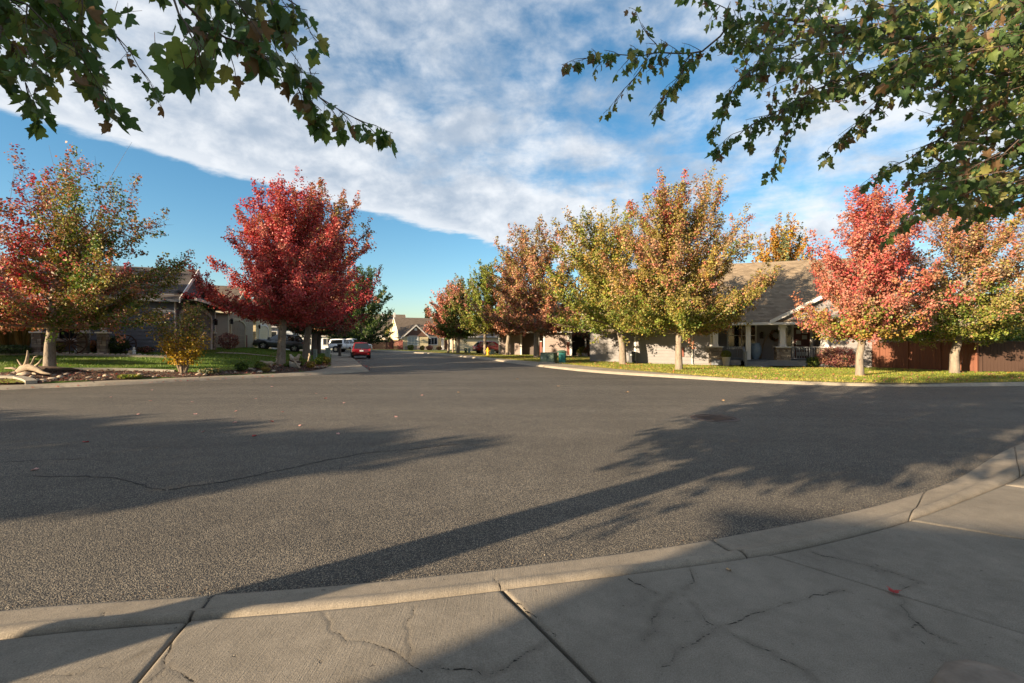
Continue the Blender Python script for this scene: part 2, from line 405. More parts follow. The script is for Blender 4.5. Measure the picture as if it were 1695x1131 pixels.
M['cedar'] = mat('cedar_board', (0.150, 0.058, 0.034), 0.8, 0.22, 7, 0.006, 30, stretch=(1, 1, 0.15), grime=0.10)
M['cedar_shaded'] = mat('shaded_cedar_board', (0.055, 0.030, 0.021), 0.85, 0.25, 7, 0.006, 30, stretch=(1, 1, 0.15), grime=0.15)  # cedar with the maple crown's shade put into its colour
M['redfence'] = mat('red_stained_board', (0.145, 0.042, 0.034), 0.75, 0.15, 6, stretch=(1, 1, 0.2))
M['black'] = mat('black_plastic', (0.018, 0.018, 0.020), 0.55, 0.2, 8)
M['tyre'] = mat('tyre_rubber', (0.016, 0.016, 0.017), 0.85, 0.2, 10)
M['rim'] = mat('alloy_rim', (0.52, 0.52, 0.53), 0.3, 0.1, 8, metallic=0.85)
M['rim_dark'] = mat('dark_alloy', (0.16, 0.16, 0.17), 0.35, 0.1, 8, metallic=0.8)
M['grey_paint'] = mat('grey_car_paint', (0.105, 0.115, 0.125), 0.28, 0.04, 2, metallic=0.35, coat=0.8, grime=0.04)
M['red_paint'] = mat('red_car_paint', (0.15, 0.004, 0.009), 0.28, 0.04, 2, metallic=0.15, coat=0.8)
M['maroon_paint'] = mat('maroon_car_paint', (0.16, 0.012, 0.024), 0.28, 0.04, 2, metallic=0.3, coat=0.8)
M['white_paint'] = mat('white_car_paint', (0.72, 0.73, 0.74), 0.28, 0.03, 2, coat=0.7)
M['taillight'] = mat('tail_light', (0.32, 0.008, 0.008), 0.15, 0.1, 20, spec=0.7)
M['headlight'] = mat('head_light', (0.62, 0.64, 0.66), 0.12, 0.1, 20, spec=0.8)
M['plate'] = mat('plate_white', (0.60, 0.62, 0.64), 0.5, 0.05, 20)
M['hydrant'] = mat('yellow_hydrant_paint', (0.62, 0.36, 0.018), 0.5, 0.12, 10)
M['util'] = mat('utility_green', (0.125, 0.175, 0.125), 0.6, 0.12, 5, grime=0.15)
M['pedestal'] = mat('pedestal_green_grey', (0.24, 0.31, 0.28), 0.6, 0.08, 5)
M['teal'] = mat('teal_paint', (0.010, 0.150, 0.145), 0.55, 0.1, 6)
M['darkteal'] = mat('dark_green_paint', (0.020, 0.075, 0.050), 0.55, 0.1, 6)
M['bin'] = mat('grey_bin_plastic', (0.065, 0.070, 0.080), 0.55, 0.1, 6)
M['rust'] = mat('rusty_iron', (0.050, 0.026, 0.018), 0.85, 0.4, 14)
M['iron'] = mat('cast_iron', (0.085, 0.062, 0.052), 0.6, 0.3, 16, metallic=0.3)
M['driftwood'] = mat('driftwood', (0.25, 0.195, 0.14), 0.85, 0.3, 8, 0.008, 30)
M['rock'] = mat('garden_rock', (0.19, 0.155, 0.125), 0.9, 0.35, 8, 0.01, 24)
M['palerock'] = mat('pale_rock', (0.40, 0.36, 0.30), 0.9, 0.2, 8, 0.01, 24)
M['statue'] = mat('white_cast_stone', (0.60, 0.64, 0.66), 0.8, 0.1, 10)
M['sandstone'] = mat('sandstone_cast', (0.36, 0.29, 0.215), 0.85, 0.18, 10)
M['pot'] = mat('pale_pot', (0.38, 0.345, 0.29), 0.7, 0.12, 8)
M['urn'] = mat('blue_glaze', (0.16, 0.22, 0.29), 0.35, 0.15, 6)
M['hill'] = mat('far_hill', (0.10, 0.13, 0.14), 0.95, 0.2, 0.02)
M['crackfill'] = mat('road_crack', (0.020, 0.019, 0.019), 0.9, 0.2, 20)
M['lamp_black'] = mat('black_lantern', (0.012, 0.012, 0.013), 0.5, 0.1, 8)
# ------------------------------------------------------------------ measured outlines (picture pixels turned into ground points)
def ray(px, py): return ((px - CX) / F, 1.0, (CY - py) / F)
def at(px, py, Y):
    d = ray(px, py); return V((d[0]*Y, Y, CAM_H + d[2]*Y))
def flat(px, py, h=0.0):
    Y = (CAM_H - h) * F / (py - CY); return (ray(px, py)[0]*Y, Y)
def chaikin(pts, n=2, keep=()):
    for _ in range(n):
        q = [pts[0]]
        for a, b in zip(pts[:-1], pts[1:]):
            q += [(a[0]*.75+b[0]*.25, a[1]*.75+b[1]*.25), (a[0]*.25+b[0]*.75, a[1]*.25+b[1]*.75)]
        pts = q + [pts[-1]]
    return pts

L_EDGE = [(-70, 8.5), (-40, 8.8), (-27, 9.6), (-20.5, 12.0)] + [flat(x, y) for x, y in ((0,646),(90,642),(180,638.8),(340,630.3),(420,626),(529,620.8))]
L_EDGE = chaikin(L_EDGE, 2) + [flat(612, 615.2)] + [flat(583.5, 592.5)] + chaikin([(-16.2,46),(-18.0,50.8),(-20.6,55),(-25,58.3),(-32,61),(-60,69)], 2)
L_BACK = chaikin([(-70, 9.4), (-40, 9.7), (-27, 10.5), (-20.8, 12.8)] + [flat(x, y, .12) for x, y in ((0,637.5),(53,636),(106,633.4),(180,629.7),(300,625),(380,621.5),(460,618),(529,613.3),(548,605))], 2) \
       + chaikin([flat(548,604,.12), flat(548,589,.12), (-20.2,51), (-22.8,54.4), (-26.5,56.4), (-33,58.8), (-60,66.5)], 2)
R_EDGE = chaikin([(70, 21), (40, 17.5), (26, 16.6)] + [flat(x, y) for x, y in ((1695,639),(1600,640),(1500,640.3),(1400,639),(1300,636),(1220,632),(1119,626),(989,618),(906,609),(840,600.6),(807.7,595.7),(717,586.3),(660,583.4),(615,581.4))] + [(-36,77),(-60,84)], 2)
R_BACK = chaikin([(70, 22.2), (40, 18.7), (26, 17.6)] + [flat(x, y, .12) for x, y in ((1695,632),(1600,633.5),(1500,634.4),(1400,633),(1300,630),(1220,626.6),(1118,618.6),(1005,609.7),(955,604.4),(919,601),(838,594.8),(789,589),(732,584.4),(680,581.4),(615,578.6))] + [(-38,80),(-60,87)], 2)
N_EDGE = chaikin([(-70, 0.4), (-30, 0.9), (-12, 1.2), (-6, 1.85)] + [flat(x, y) for x, y in ((0,1009),(177,997),(347,986),(598,967),(819,943),(1098,908),(1247,881),(1419,847),(1533,814),(1591,791.5),(1648,753),(1695,732))] + [(9.6,7.95),(12.5,9.4),(17,11.2),(26,13.2),(70,15)], 2)
N_BACK = chaikin([(-70, -0.05), (-30, 0.45), (-12, 0.75), (-6, 1.42)] + [flat(x, y, .06) for x, y in ((0,1052),(311,1027),(598,1004),(829,975.7),(1096,944),(1274,919),(1400,890.6),(1507,862),(1660,803),(1695,786))] + [(8.6,7.0),(10.0,8.0),(13.2,10.4),(17.4,12.4),(26,13.4),(70,14.4)], 2)

def seg_np(pl): return np.array(pl[:-1]), np.array(pl[1:])
def dist_poly(P, pl):
    """distance of points P (n,2) to a polyline"""
    P = np.asarray(P, float); best = np.full(len(P), 1e9)
    for a, b in zip(pl[:-1], pl[1:]):
        a = np.array(a[:2]); b = np.array(b[:2]); d = b - a; L = d @ d
        if L < 1e-12: continue
        t = np.clip(((P - a) @ d) / L, 0, 1); q = a + t[:, None] * d
        best = np.minimum(best, np.hypot(*(P - q).T))
    return best
def hgt_np(P):
    """height of the ground; which lot a point lies on is told from the lines above"""
    P = np.asarray(P, float)
    dl, dr, dn = dist_poly(P, L_BACK), dist_poly(P, R_BACK), dist_poly(P, N_BACK)
    h = np.zeros(len(P))
    isl = lot_mask(P, LOT_L); isr = lot_mask(P, LOT_R); isn = lot_mask(P, LOT_N)
    slope = np.where(dl < 8, .12 + .114*dl, 1.032 + .06*(1-np.exp(-(dl-8)/3)))
    h = np.where(isl, slope, h)
    h = np.where(isr, np.maximum(.12 - .012*dr, -0.01), h)
    h = np.where(isn, .075 + 0*dn, h)
    return h
def lot_mask(P, poly):
    x, y = P[:, 0], P[:, 1]; ins = np.zeros(len(P), bool); n = len(poly)
    for i in range(n):
        x1, y1 = poly[i]; x2, y2 = poly[(i+1) % n]
        if y1 == y2: continue
        c = ((y1 > y) != (y2 > y)) & (x < (x2-x1)*(y-y1)/(y2-y1)+x1); ins ^= c
    return ins
LOT_L = L_BACK + [(-300, 66), (-300, 9.4)]
LOT_R = R_BACK + [(-200, 120), (-120, 300), (260, 300), (260, 22.2)]
LOT_N = N_BACK + [(200, 14.4), (200, -120), (-200, -120), (-200, -0.05)]
def hgt(x, y): return float(hgt_np([(x, y)])[0])
def gp(px, py):
    """the ground point seen at a picture position"""
    d = ray(px, py); Y = np.linspace(3, 130, 5081)
    P = np.stack([d[0]*Y, Y], 1); g = CAM_H + d[2]*Y - hgt_np(P)
    i = np.argmax(g < 0); i = max(i, 1)
    t = g[i-1] / (g[i-1] - g[i]); y = Y[i-1] + t*(Y[i]-Y[i-1])
    x = d[0]*y; return V((x, y, hgt(x, y)))
def on(px, Y):
    x = ray(px, 0)[0]*Y; return V((x, Y, hgt(x, Y)))

# ------------------------------------------------------------------ ground
def sheet(name, poly, zf, m, step=None, interior=None, parent=None):
    vs = [V(p) for p in poly]; n = len(vs)
    extra = []
    if interior is not None:
        I = np.array(interior); I = I[lot_mask(I, poly)]
        I = I[dist_poly(I, list(poly) + [poly[0]]) > 0.25]
        extra = [V(p) for p in I]
    r = delaunay_2d_cdt(vs + extra, [(i, (i+1) % n) for i in range(n)], [tuple(range(n))], 1, 1e-5)
    P = np.array([(p.x, p.y) for p in r[0]]); z = zf(P)
    me = bpy.data.meshes.new(name); me.from_pydata([(a, b, c) for (a, b), c in zip(P, z)], [], [tuple(f) for f in r[2]])
    bm = bmesh.new(); bm.from_mesh(me)
    for f in bm.faces:
        if f.normal.z < 0: f.normal_flip()
    bm.to_mesh(me); bm.free()
    me.materials.append(m); me.polygons.foreach_set('use_smooth', [True]*len(me.polygons)); me.update()
    return link(bpy.data.objects.new(name, me), parent)

g = MB(); ring = [(700*math.cos(a*math.pi/16), 700*math.sin(a*math.pi/16), -0.06) for a in range(32)]
g.add(ring, [tuple(range(32))]); struct(g.obj('ground', M['terrain']))

# asphalt of the wide bend
g = MB(); g.add([(-120, -14, 0), (120, -14, 0), (120, 110, 0), (-120, 110, 0)], [(0, 1, 2, 3)])
road = struct(g.obj('road', M['asphalt']))

def lift(pl, z): return [(x, y, z) for x, y in pl]
def grid_pts(x0, x1, y0, y1, s): return [(x + (0.13*((i*7) % 5)-.3)*s, y) for y in np.arange(y0, y1, s) for i, x in enumerate(np.arange(x0, x1, s))]

def offset(pl, d):
    q = []
    for i, p in enumerate(pl):
        a = np.array(pl[max(i-1, 0)]); b = np.array(pl[min(i+1, len(pl)-1)]); t = (b-a)/max(np.hypot(*(b-a)), 1e-9)
        q.append((p[0]-t[1]*d, p[1]+t[0]*d))
    return q
def far_walk(name, edge, back, side):
    """kerb face rolled up from the road edge, then the flat concrete of kerb and path in one pour"""
    up = offset(edge, 0.09*side); up2 = offset(edge, 0.17*side)
    m = MB(); n = len(edge)
    m.add(lift(edge, 0.0) + lift(up, 0.085) + lift(up2, 0.112), [(i, i+1, n+i+1, n+i) for i in range(n-1)] + [(n+i, n+i+1, 2*n+i+1, 2*n+i) for i in range(n-1)])
    k = struct(m.obj(name, M['farwalk'], smooth=True))
    bm = bmesh.new(); bm.from_mesh(k.data)
    for f in bm.faces:
        if f.normal.z < 0: f.normal_flip()
    bm.to_mesh(k.data); bm.free()
    s = sheet('path', up2 + back[::-1], lambda P: np.full(len(P), .114), M['farwalk'], parent=k)
    return k
far_walk('sidewalk', L_EDGE, L_BACK, 1)
far_walk('sidewalk', R_EDGE, R_BACK, -1)

# joints across the far paths
def joint_lines(edge, back, every, x_min, x_max):
    m = MB(); E = np.array(edge); s = 0.0
    for a, b in zip(edge[:-1], edge[1:]):
        L = math.hypot(b[0]-a[0], b[1]-a[1]); t = 0
        while s + (L - t) >= every:
            t += every - s; s = 0.0
            p = (a[0]+(b[0]-a[0])*t/L, a[1]+(b[1]-a[1])*t/L)
            if not (x_min < p[0] < x_max): continue
            B = np.array(back); q = B[np.argmin(np.hypot(B[:, 0]-p[0], B[:, 1]-p[1]))]
            d = V((q[0]-p[0], q[1]-p[1], 0)).normalized()
            m.bar((p[0]+d.x*.2, p[1]+d.y*.2, .1165), (q[0], q[1], .1165), 0.018, 0.003)
        s += L - t
    return m
struct(joint_lines(L_EDGE, L_BACK, 3.0, -30, -9).obj('path_joint', M['crackfill']))
struct(joint_lines(R_EDGE, R_BACK, 3.0, -12, 30).obj('path_joint', M['crackfill']))

ptsL = grid_pts(-60, -8, 8, 66, 1.1)
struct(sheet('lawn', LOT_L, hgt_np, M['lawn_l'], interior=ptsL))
ptsR = grid_pts(-30, 45, 15, 100, 2.0)
struct(sheet('lawn', LOT_R, hgt_np, M['lawn_r'], interior=ptsR))

# ---- near kerb and path: separate pours with open joints, meshed finely so the cracks are where the photograph has them
def resample(pl, n):
    P = np.array(pl); d = np.r_[0, np.cumsum(np.hypot(*np.diff(P, axis=0).T))]; s = np.linspace(0, d[-1], n)
    return np.stack([np.interp(s, d, P[:, 0]), np.interp(s, d, P[:, 1])], 1)
def sub_poly(pl, p, q):
    """stretch of a polyline between the points nearest to p and q"""
    P = resample(pl, 6000); a = np.argmin(np.hypot(P[:, 0]-p[0], P[:, 1]-p[1])); b = np.argmin(np.hypot(P[:, 0]-q[0], P[:, 1]-q[1]))
    return P[min(a, b):max(a, b)+1]
CR = [[(311.5,1030),(283,1062),(272.6,1090.7),(276,1106),(248,1129.6)], [(276,1106),(301,1115),(322,1131)],
 [(534.5,1016),(545,1041),(561,1052),(599,1062),(641.6,1076.5),(670,1094),(698,1112),(712,1129)],
 [(686,1004),(684,1020),(671.7,1037.6),(673.5,1062),(673.5,1094)],
 [(560,1133),(641.6,1120.8),(698,1112),(747.8,1110),(825.7,1112.7),(847,1099.6),(900,1066),(921,1053.5)],
 [(836,982.7),(854,998.7),(889,1030.5),(921,1053.5)],
 [(1140.7,940),(1150,959),(1133,978),(1106,991.6),(1095,1001),(1080.5,1027),(1084,1048),(1066,1062)],
 [(1041.6,959.7),(1087.6,984.5)],
 [(1095,1108),(1110,1092.7),(1140.7,1070),(1186.5,1039),(1228.4,1028),(1285.6,1007),(1323.7,995.5),(1400,980)],
 [(1144.6,1001),(1186.5,1039),(1247.5,1070),(1308.5,1100),(1354,1131)],
 [(1343,913.5),(1400,928.7),(1476,947.8),(1525.8,965),(1506.7,970.7),(1491.5,978)],
 [(1491.5,993.6),(1505,1024),(1533.4,1047),(1590.6,1071.7)], [(1514,1035.5),(1495,1050.7),(1484,1062)],
 [(0,1128),(60,1122),(140,1112),(215,1094),(262,1070)],
 [(818,943),(822,958),(829,975)], [(172,1000),(168,1016),(160,1028)]]
rc = random.Random(5)
def jag(pl):
    out_ = []
    for (a, b) in zip(pl[:-1], pl[1:]):
        k = max(2, int(math.hypot(b[0]-a[0], b[1]-a[1]) / 0.05))
        for i in range(k):
            t = i / k; q = .011 if i else .004
            out_.append((a[0]+(b[0]-a[0])*t+rc.gauss(0, q), a[1]+(b[1]-a[1])*t+rc.gauss(0, q)))
    return out_ + [pl[-1]]
CRACKS = [jag([flat(x, y, .06) for x, y in c]) for c in CR]
rn = np.random.RandomState(3)
def pour(name, lo, hi, zf, step, parent, skirt=0.05):
    """a concrete pour between two rails lo and hi; zf(t, s) gives the height across"""
    Ls = max(np.hypot(*np.diff(lo, axis=0).T).sum(), np.hypot(*np.diff(hi, axis=0).T).sum()); Lw = max(np.hypot(*(lo[len(lo)//2] - hi[len(hi)//2])), 0.05)
    ns, nt = max(3, int(Ls/step)), max(6, int(Lw/step))
    A, B = resample(lo, ns), resample(hi, ns)
    t = np.linspace(0, 1, nt)
    P = A[:, None, :]*(1-t)[None, :, None] + B[:, None, :]*t[None, :, None]
    S = np.linspace(0, 1, ns)[:, None]*np.ones((1, nt)); T = t[None, :]*np.ones((ns, 1))
    Z = zf(T, S)
    # rounded arrises at the pour's edges
    e = np.minimum.reduce([S*Ls, (1-S)*Ls]); Z = Z - 0.008*np.exp(-(e/0.010)**2)
    P2 = P.reshape(-1, 2)
    D = np.full(len(P2), 0.2)
    for c in CRACKS:
        c = np.array(c); lo_, hi_ = c.min(0)-.2, c.max(0)+.2
        k = np.all((P2 > lo_) & (P2 < hi_), axis=1)
        if k.any(): D[k] = np.minimum(D[k], dist_poly(P2[k], c))
    D = np.minimum(D, np.minimum(e, T*Lw if name == 'slab' else .2).reshape(-1) + 0.011)
    Z = Z.reshape(-1) - 0.0025*np.exp(-(D/0.007)**2)
    idx = np.arange(ns*nt).reshape(ns, nt)
    q = np.stack([idx[:-1, :-1], idx[1:, :-1], idx[1:, 1:], idx[:-1, 1:]], -1).reshape(-1, 4)
    vs = np.concatenate([P2, Z[:, None]], 1)
    # skirt so that joints have depth
    ringi = np.r_[idx[0, :], idx[1:, -1], idx[-1, -2::-1], idx[-2:0:-1, 0]]
    low = vs[ringi].copy(); low[:, 2] -= skirt; k0 = len(vs); m_ = len(ringi); r2 = k0 + np.arange(m_)
    sk = np.stack([ringi, np.roll(ringi, -1), np.roll(r2, -1), r2], -1)
    vs = np.concatenate([vs, low]); fs = np.concatenate([q, sk])
    me = bpy.data.meshes.new(name); me.from_pydata(vs.tolist(), [], fs.tolist())
    at_ = me.attributes.new('crack', 'FLOAT', 'POINT'); at_.data.foreach_set('value', np.r_[D, np.full(m_, .2)].astype('f'))
    bm = bmesh.new(); bm.from_mesh(me); bmesh.ops.recalc_face_normals(bm, faces=bm.faces)
    if sum(f.normal.z for f in list(bm.faces)[:50]) < 0:
        for f in bm.faces: f.normal_flip()
    bm.to_mesh(me); bm.free()
    me.polygons.foreach_set('use_smooth', [True]*len(q) + [False]*(len(me.polygons)-len(q)))
    me.materials.append(M['kerb'] if name.startswith('kerb') else M['walk'])
    return link(bpy.data.objects.new(name, me), parent)

walk = bpy.data.objects.new('sidewalk', None); link(walk); struct(walk)
kerb = bpy.data.objects.new('kerb', None); link(kerb); struct(kerb)
def unit(a, b): d = V(b) - V(a); return d.normalized()
def joint(p1, p2):
    a, b = flat(*p1, .06), flat(*p2, .06); d = unit(a, b); return a, (a[0]+d.x*1.45, a[1]+d.y*1.45)
J = [((-30.0, .45), (-30.0, -1.0)), ((-14, .70), (-14, -.72)), ((-10.5, .90), (-10.3, -.5)), ((-7.0,1.3),(-6.6,-.1)), ((-5.2, 1.57), (-4.85, .16)), ((-3.45, 1.95), (-3.05, .55)), joint((311,1027),(225,1131)), joint((830,975.7),(985,1131)), joint((1274,919),(1695,1050)),
     joint((1507,862),(1695,893)), (flat(1660,803,.06), (6.15, 3.95)), ((6.9, 5.75), (7.65, 4.55)), ((8.6, 6.6), (9.25, 5.3)), ((10.3, 7.45), (10.9, 6.15)), ((13.2,8.85),(13.8,7.5)), ((17.4,10.6),(17.9,9.2)), ((26,12.5),(26.2,11.0))]
gapw = 0.011
for i in range(len(J)-1):
    (c1, r1), (c2, r2) = J[i], J[i+1]
    lo = sub_poly(N_BACK, c1, c2)
    if len(lo) < 4: continue
    L = np.hypot(*np.diff(lo, axis=0).T).sum(); g_ = gapw / max(L, .1)
    lo = resample(lo, 200)[max(1, int(200*g_/2)):200-max(1, int(200*g_/2))]
    f1, f2 = (1-g_/2, g_/2)
    hi = np.array([[r1[0]*(1-k)+r2[0]*k, r1[1]*(1-k)+r2[1]*k] for k in np.linspace(g_/2, 1-g_/2, 60)])
    mid = (V(c1)+V(c2))/2; step = 0.0115 if (-3.5 < mid.x < 4.6) else 0.06
    # the pour is set back 12 mm from the kerb and sits a few millimetres up or down
    d = (hi[0]-lo[0]); d = d/np.hypot(*d); lo = lo + d*0.012
    z0 = .066 + rn.uniform(-.005, .005); tilt = rn.uniform(-.006, .006)
    pour('slab', lo, hi, lambda T, S, z0=z0, tilt=tilt: z0 + tilt*S - 0.006*np.exp(-(T*1.45/.012)**2) + 0*T, step, walk)
def kprof(T, S):
    z = np.interp(T, [0, .06, .45, .60, .70, .80, .90, .97, 1.0], [.000, .006, .016, .030, .058, .078, .080, .070, .050])
    return z + 0.002*np.sin(S*37)*T
KJ = [((-30,.9),(-30,.45)), ((-12,1.2),(-12,.75)), ((-6,1.85),(-6,1.42)), ((-4.5,2.2),(-4.4,1.75)), (flat(347,986), flat(311,1027,.06)), (flat(1183,896), flat(1240,924,.06)), (flat(1533,814), flat(1507,862,.06)), (flat(1680,739), flat(1690,789,.06)), ((9.6,7.95),(10.3,7.45)), ((12.5,9.4),(13.2,8.85)), ((17,11.2),(17.4,10.6)), ((26,13.2),(26,12.5))]
for i in range(len(KJ)-1):
    (e1, b1), (e2, b2) = KJ[i], KJ[i+1]
    lo, hi = sub_poly(N_EDGE, e1, e2), sub_poly(N_BACK, b1, b2)
    if len(lo) < 4 or len(hi) < 4: continue
    cut = lambda pl: resample(pl, 400)[1:-1] if np.hypot(*np.diff(pl, axis=0).T).sum() > 1 else resample(pl, 60)
    mid = (V(e1)+V(e2))/2
    pour('kerb_section', cut(lo), cut(hi), kprof, 0.0125 if -4.6 < mid.x < 5.6 else 0.06, kerb, 0.04)

# ground under and behind the near path
rear = [j[1] for j in J]
lotn = [(x, y) for x, y in rear] + [(120, 12), (120, -110), (-120, -110), (-120, -1)]
struct(sheet('lawn', lotn, lambda P: np.full(len(P), .060), M['lawn_r'], interior=grid_pts(-30, 30, -30, 12, 2.5)))
struct(sheet('path_base', [p for p in N_BACK if -29.9 < p[0] < 25.9] + rear[::-1], lambda P: np.full(len(P), .012), M['soil']))

# wandering cracks in the asphalt
def road_crack(px, wd):
    P = jag2([flat(x, y) for x, y in px]); m = MB()
    for a, b in zip(P[:-1], P[1:]):
        wv = wd * rc.uniform(.5, 1.3); d = unit(a, b); s = V((-d.y, d.x)) * wv / 2
        m.add([(a[0]-s.x, a[1]-s.y, .004), (a[0]+s.x, a[1]+s.y, .004), (b[0]+s.x, b[1]+s.y, .004), (b[0]-s.x, b[1]-s.y, .004)], [(3, 2, 1, 0)])
    return m.obj('crack', M['crackfill'], road)
def jag2(pl):
    out_ = []
    for a, b in zip(pl[:-1], pl[1:]):
        k = max(3, int(math.hypot(b[0]-a[0], b[1]-a[1]) / 0.09))
        out_ += [(a[0]+(b[0]-a[0])*i/k+rc.gauss(0, .018), a[1]+(b[1]-a[1])*i/k+rc.gauss(0, .018)) for i in range(k)]
    return out_ + [pl[-1]]
road_crack([(275,812),(400,792),(470,778),(540,762),(600,751),(680,744),(760,735)], .020)
road_crack([(-80,770),(0,766),(80,762),(145,760)], .014)
road_crack([(55,789),(140,789),(190,792),(225,800),(275,812)], .016)
# ------------------------------------------------------------------ foliage
def unit_np(a): return a / np.maximum(np.linalg.norm(a, axis=1, keepdims=True), 1e-9)
def leaf_cloud(name, P, OUT, size, col, m, parent, rs, droop=0.35, wid=0.78, loc=None):
    """many small folded leaves as one mesh: P centres, OUT rough facing, size lengths, col colours"""
    n = len(P)
    nr = unit_np(rs.normal(size=(n, 3)) * 0.75 + OUT * 0.55 + np.array([0, 0, .45]))
    ax = rs.normal(size=(n, 3)) + OUT * 0.5 + np.array([0, 0, -droop]); ax = unit_np(ax - nr * (ax * nr).sum(1, keepdims=True))
    sd = np.cross(nr, ax); L = size[:, None]
    k1 = P - ax*L*.5; k3 = P + ax*L*.5; b = sd*L*.5*wid; dip = nr*L*.10
    k2 = P - ax*L*.06 + b + dip; k4 = P - ax*L*.06 - b + dip
    vs = np.stack([k1, k2, k3, k4], 1).reshape(-1, 3)
    me = bpy.data.meshes.new(name); me.vertices.add(4*n); me.vertices.foreach_set('co', vs.astype('f').ravel())
    me.loops.add(4*n); me.loops.foreach_set('vertex_index', np.arange(4*n, dtype='i'))
    me.polygons.add(n); me.polygons.foreach_set('loop_start', np.arange(n, dtype='i')*4); me.polygons.foreach_set('loop_total', np.full(n, 4, 'i'))
    me.update(calc_edges=True)
    ca = me.color_attributes.new('tint', 'FLOAT_COLOR', 'POINT')
    c4 = np.concatenate([np.repeat(col, 4, 0), np.ones((4*n, 1))], 1); ca.data.foreach_set('color', c4.astype('f').ravel())
    me.materials.append(m); o = bpy.data.objects.new(name, me)
    return link(o, parent)

PAL = {'red': (0.380, 0.075, 0.070), 'crimson': (0.360, 0.068, 0.074), 'pink': (0.420, 0.165, 0.125), 'rust': (0.330, 0.145, 0.085), 'brown': (0.270, 0.135, 0.090),
       'gold': (0.320, 0.215, 0.055), 'olive': (0.215, 0.185, 0.050), 'lime': (0.185, 0.215, 0.038), 'green': (0.085, 0.130, 0.024), 'dark': (0.035, 0.062, 0.020),
       'tan': (0.300, 0.195, 0.112), 'plum': (0.150, 0.050, 0.052), 'orange': (0.36, 0.155, 0.025), 'yellow': (0.42, 0.28, 0.030), 'grey': (0.13, 0.16, 0.085),
       'pine': (0.018, 0.040, 0.018), 'straw': (0.34, 0.24, 0.095), 'sage': (0.085, 0.110, 0.060), 'deep': (0.016, 0.030, 0.011)}
def blend(rs, mix_):
    ks = list(mix_); p = np.array([mix_[k] for k in ks], float); return PAL[ks[rs.choice(len(ks), p=p/p.sum())]]

def envelope(t, shape):
    """crown radius (0..1) at height t (0..1)"""
    if shape == 'maple': return (.74 + .26*min(1, max(t, 0)/.2)) * (1 - max(0, min(1, (t-.22)/.84))**1.75)**.80
    if shape == 'oval': return (math.sin(math.pi * min(max(t, 0), 1) ** 0.78)) ** 0.62
    if shape == 'cone': return min(1.0, (t / .16)) ** .6 * (1 - t) ** .75 * 1.12
    if shape == 'spread': return (math.sin(math.pi * min(max(t*.92+.05, 0), 1) ** 0.66)) ** 0.55
    if shape == 'plume': return (math.sin(math.pi * min(max(t, 0), 1) ** 0.9)) ** 0.8
    return 1.0

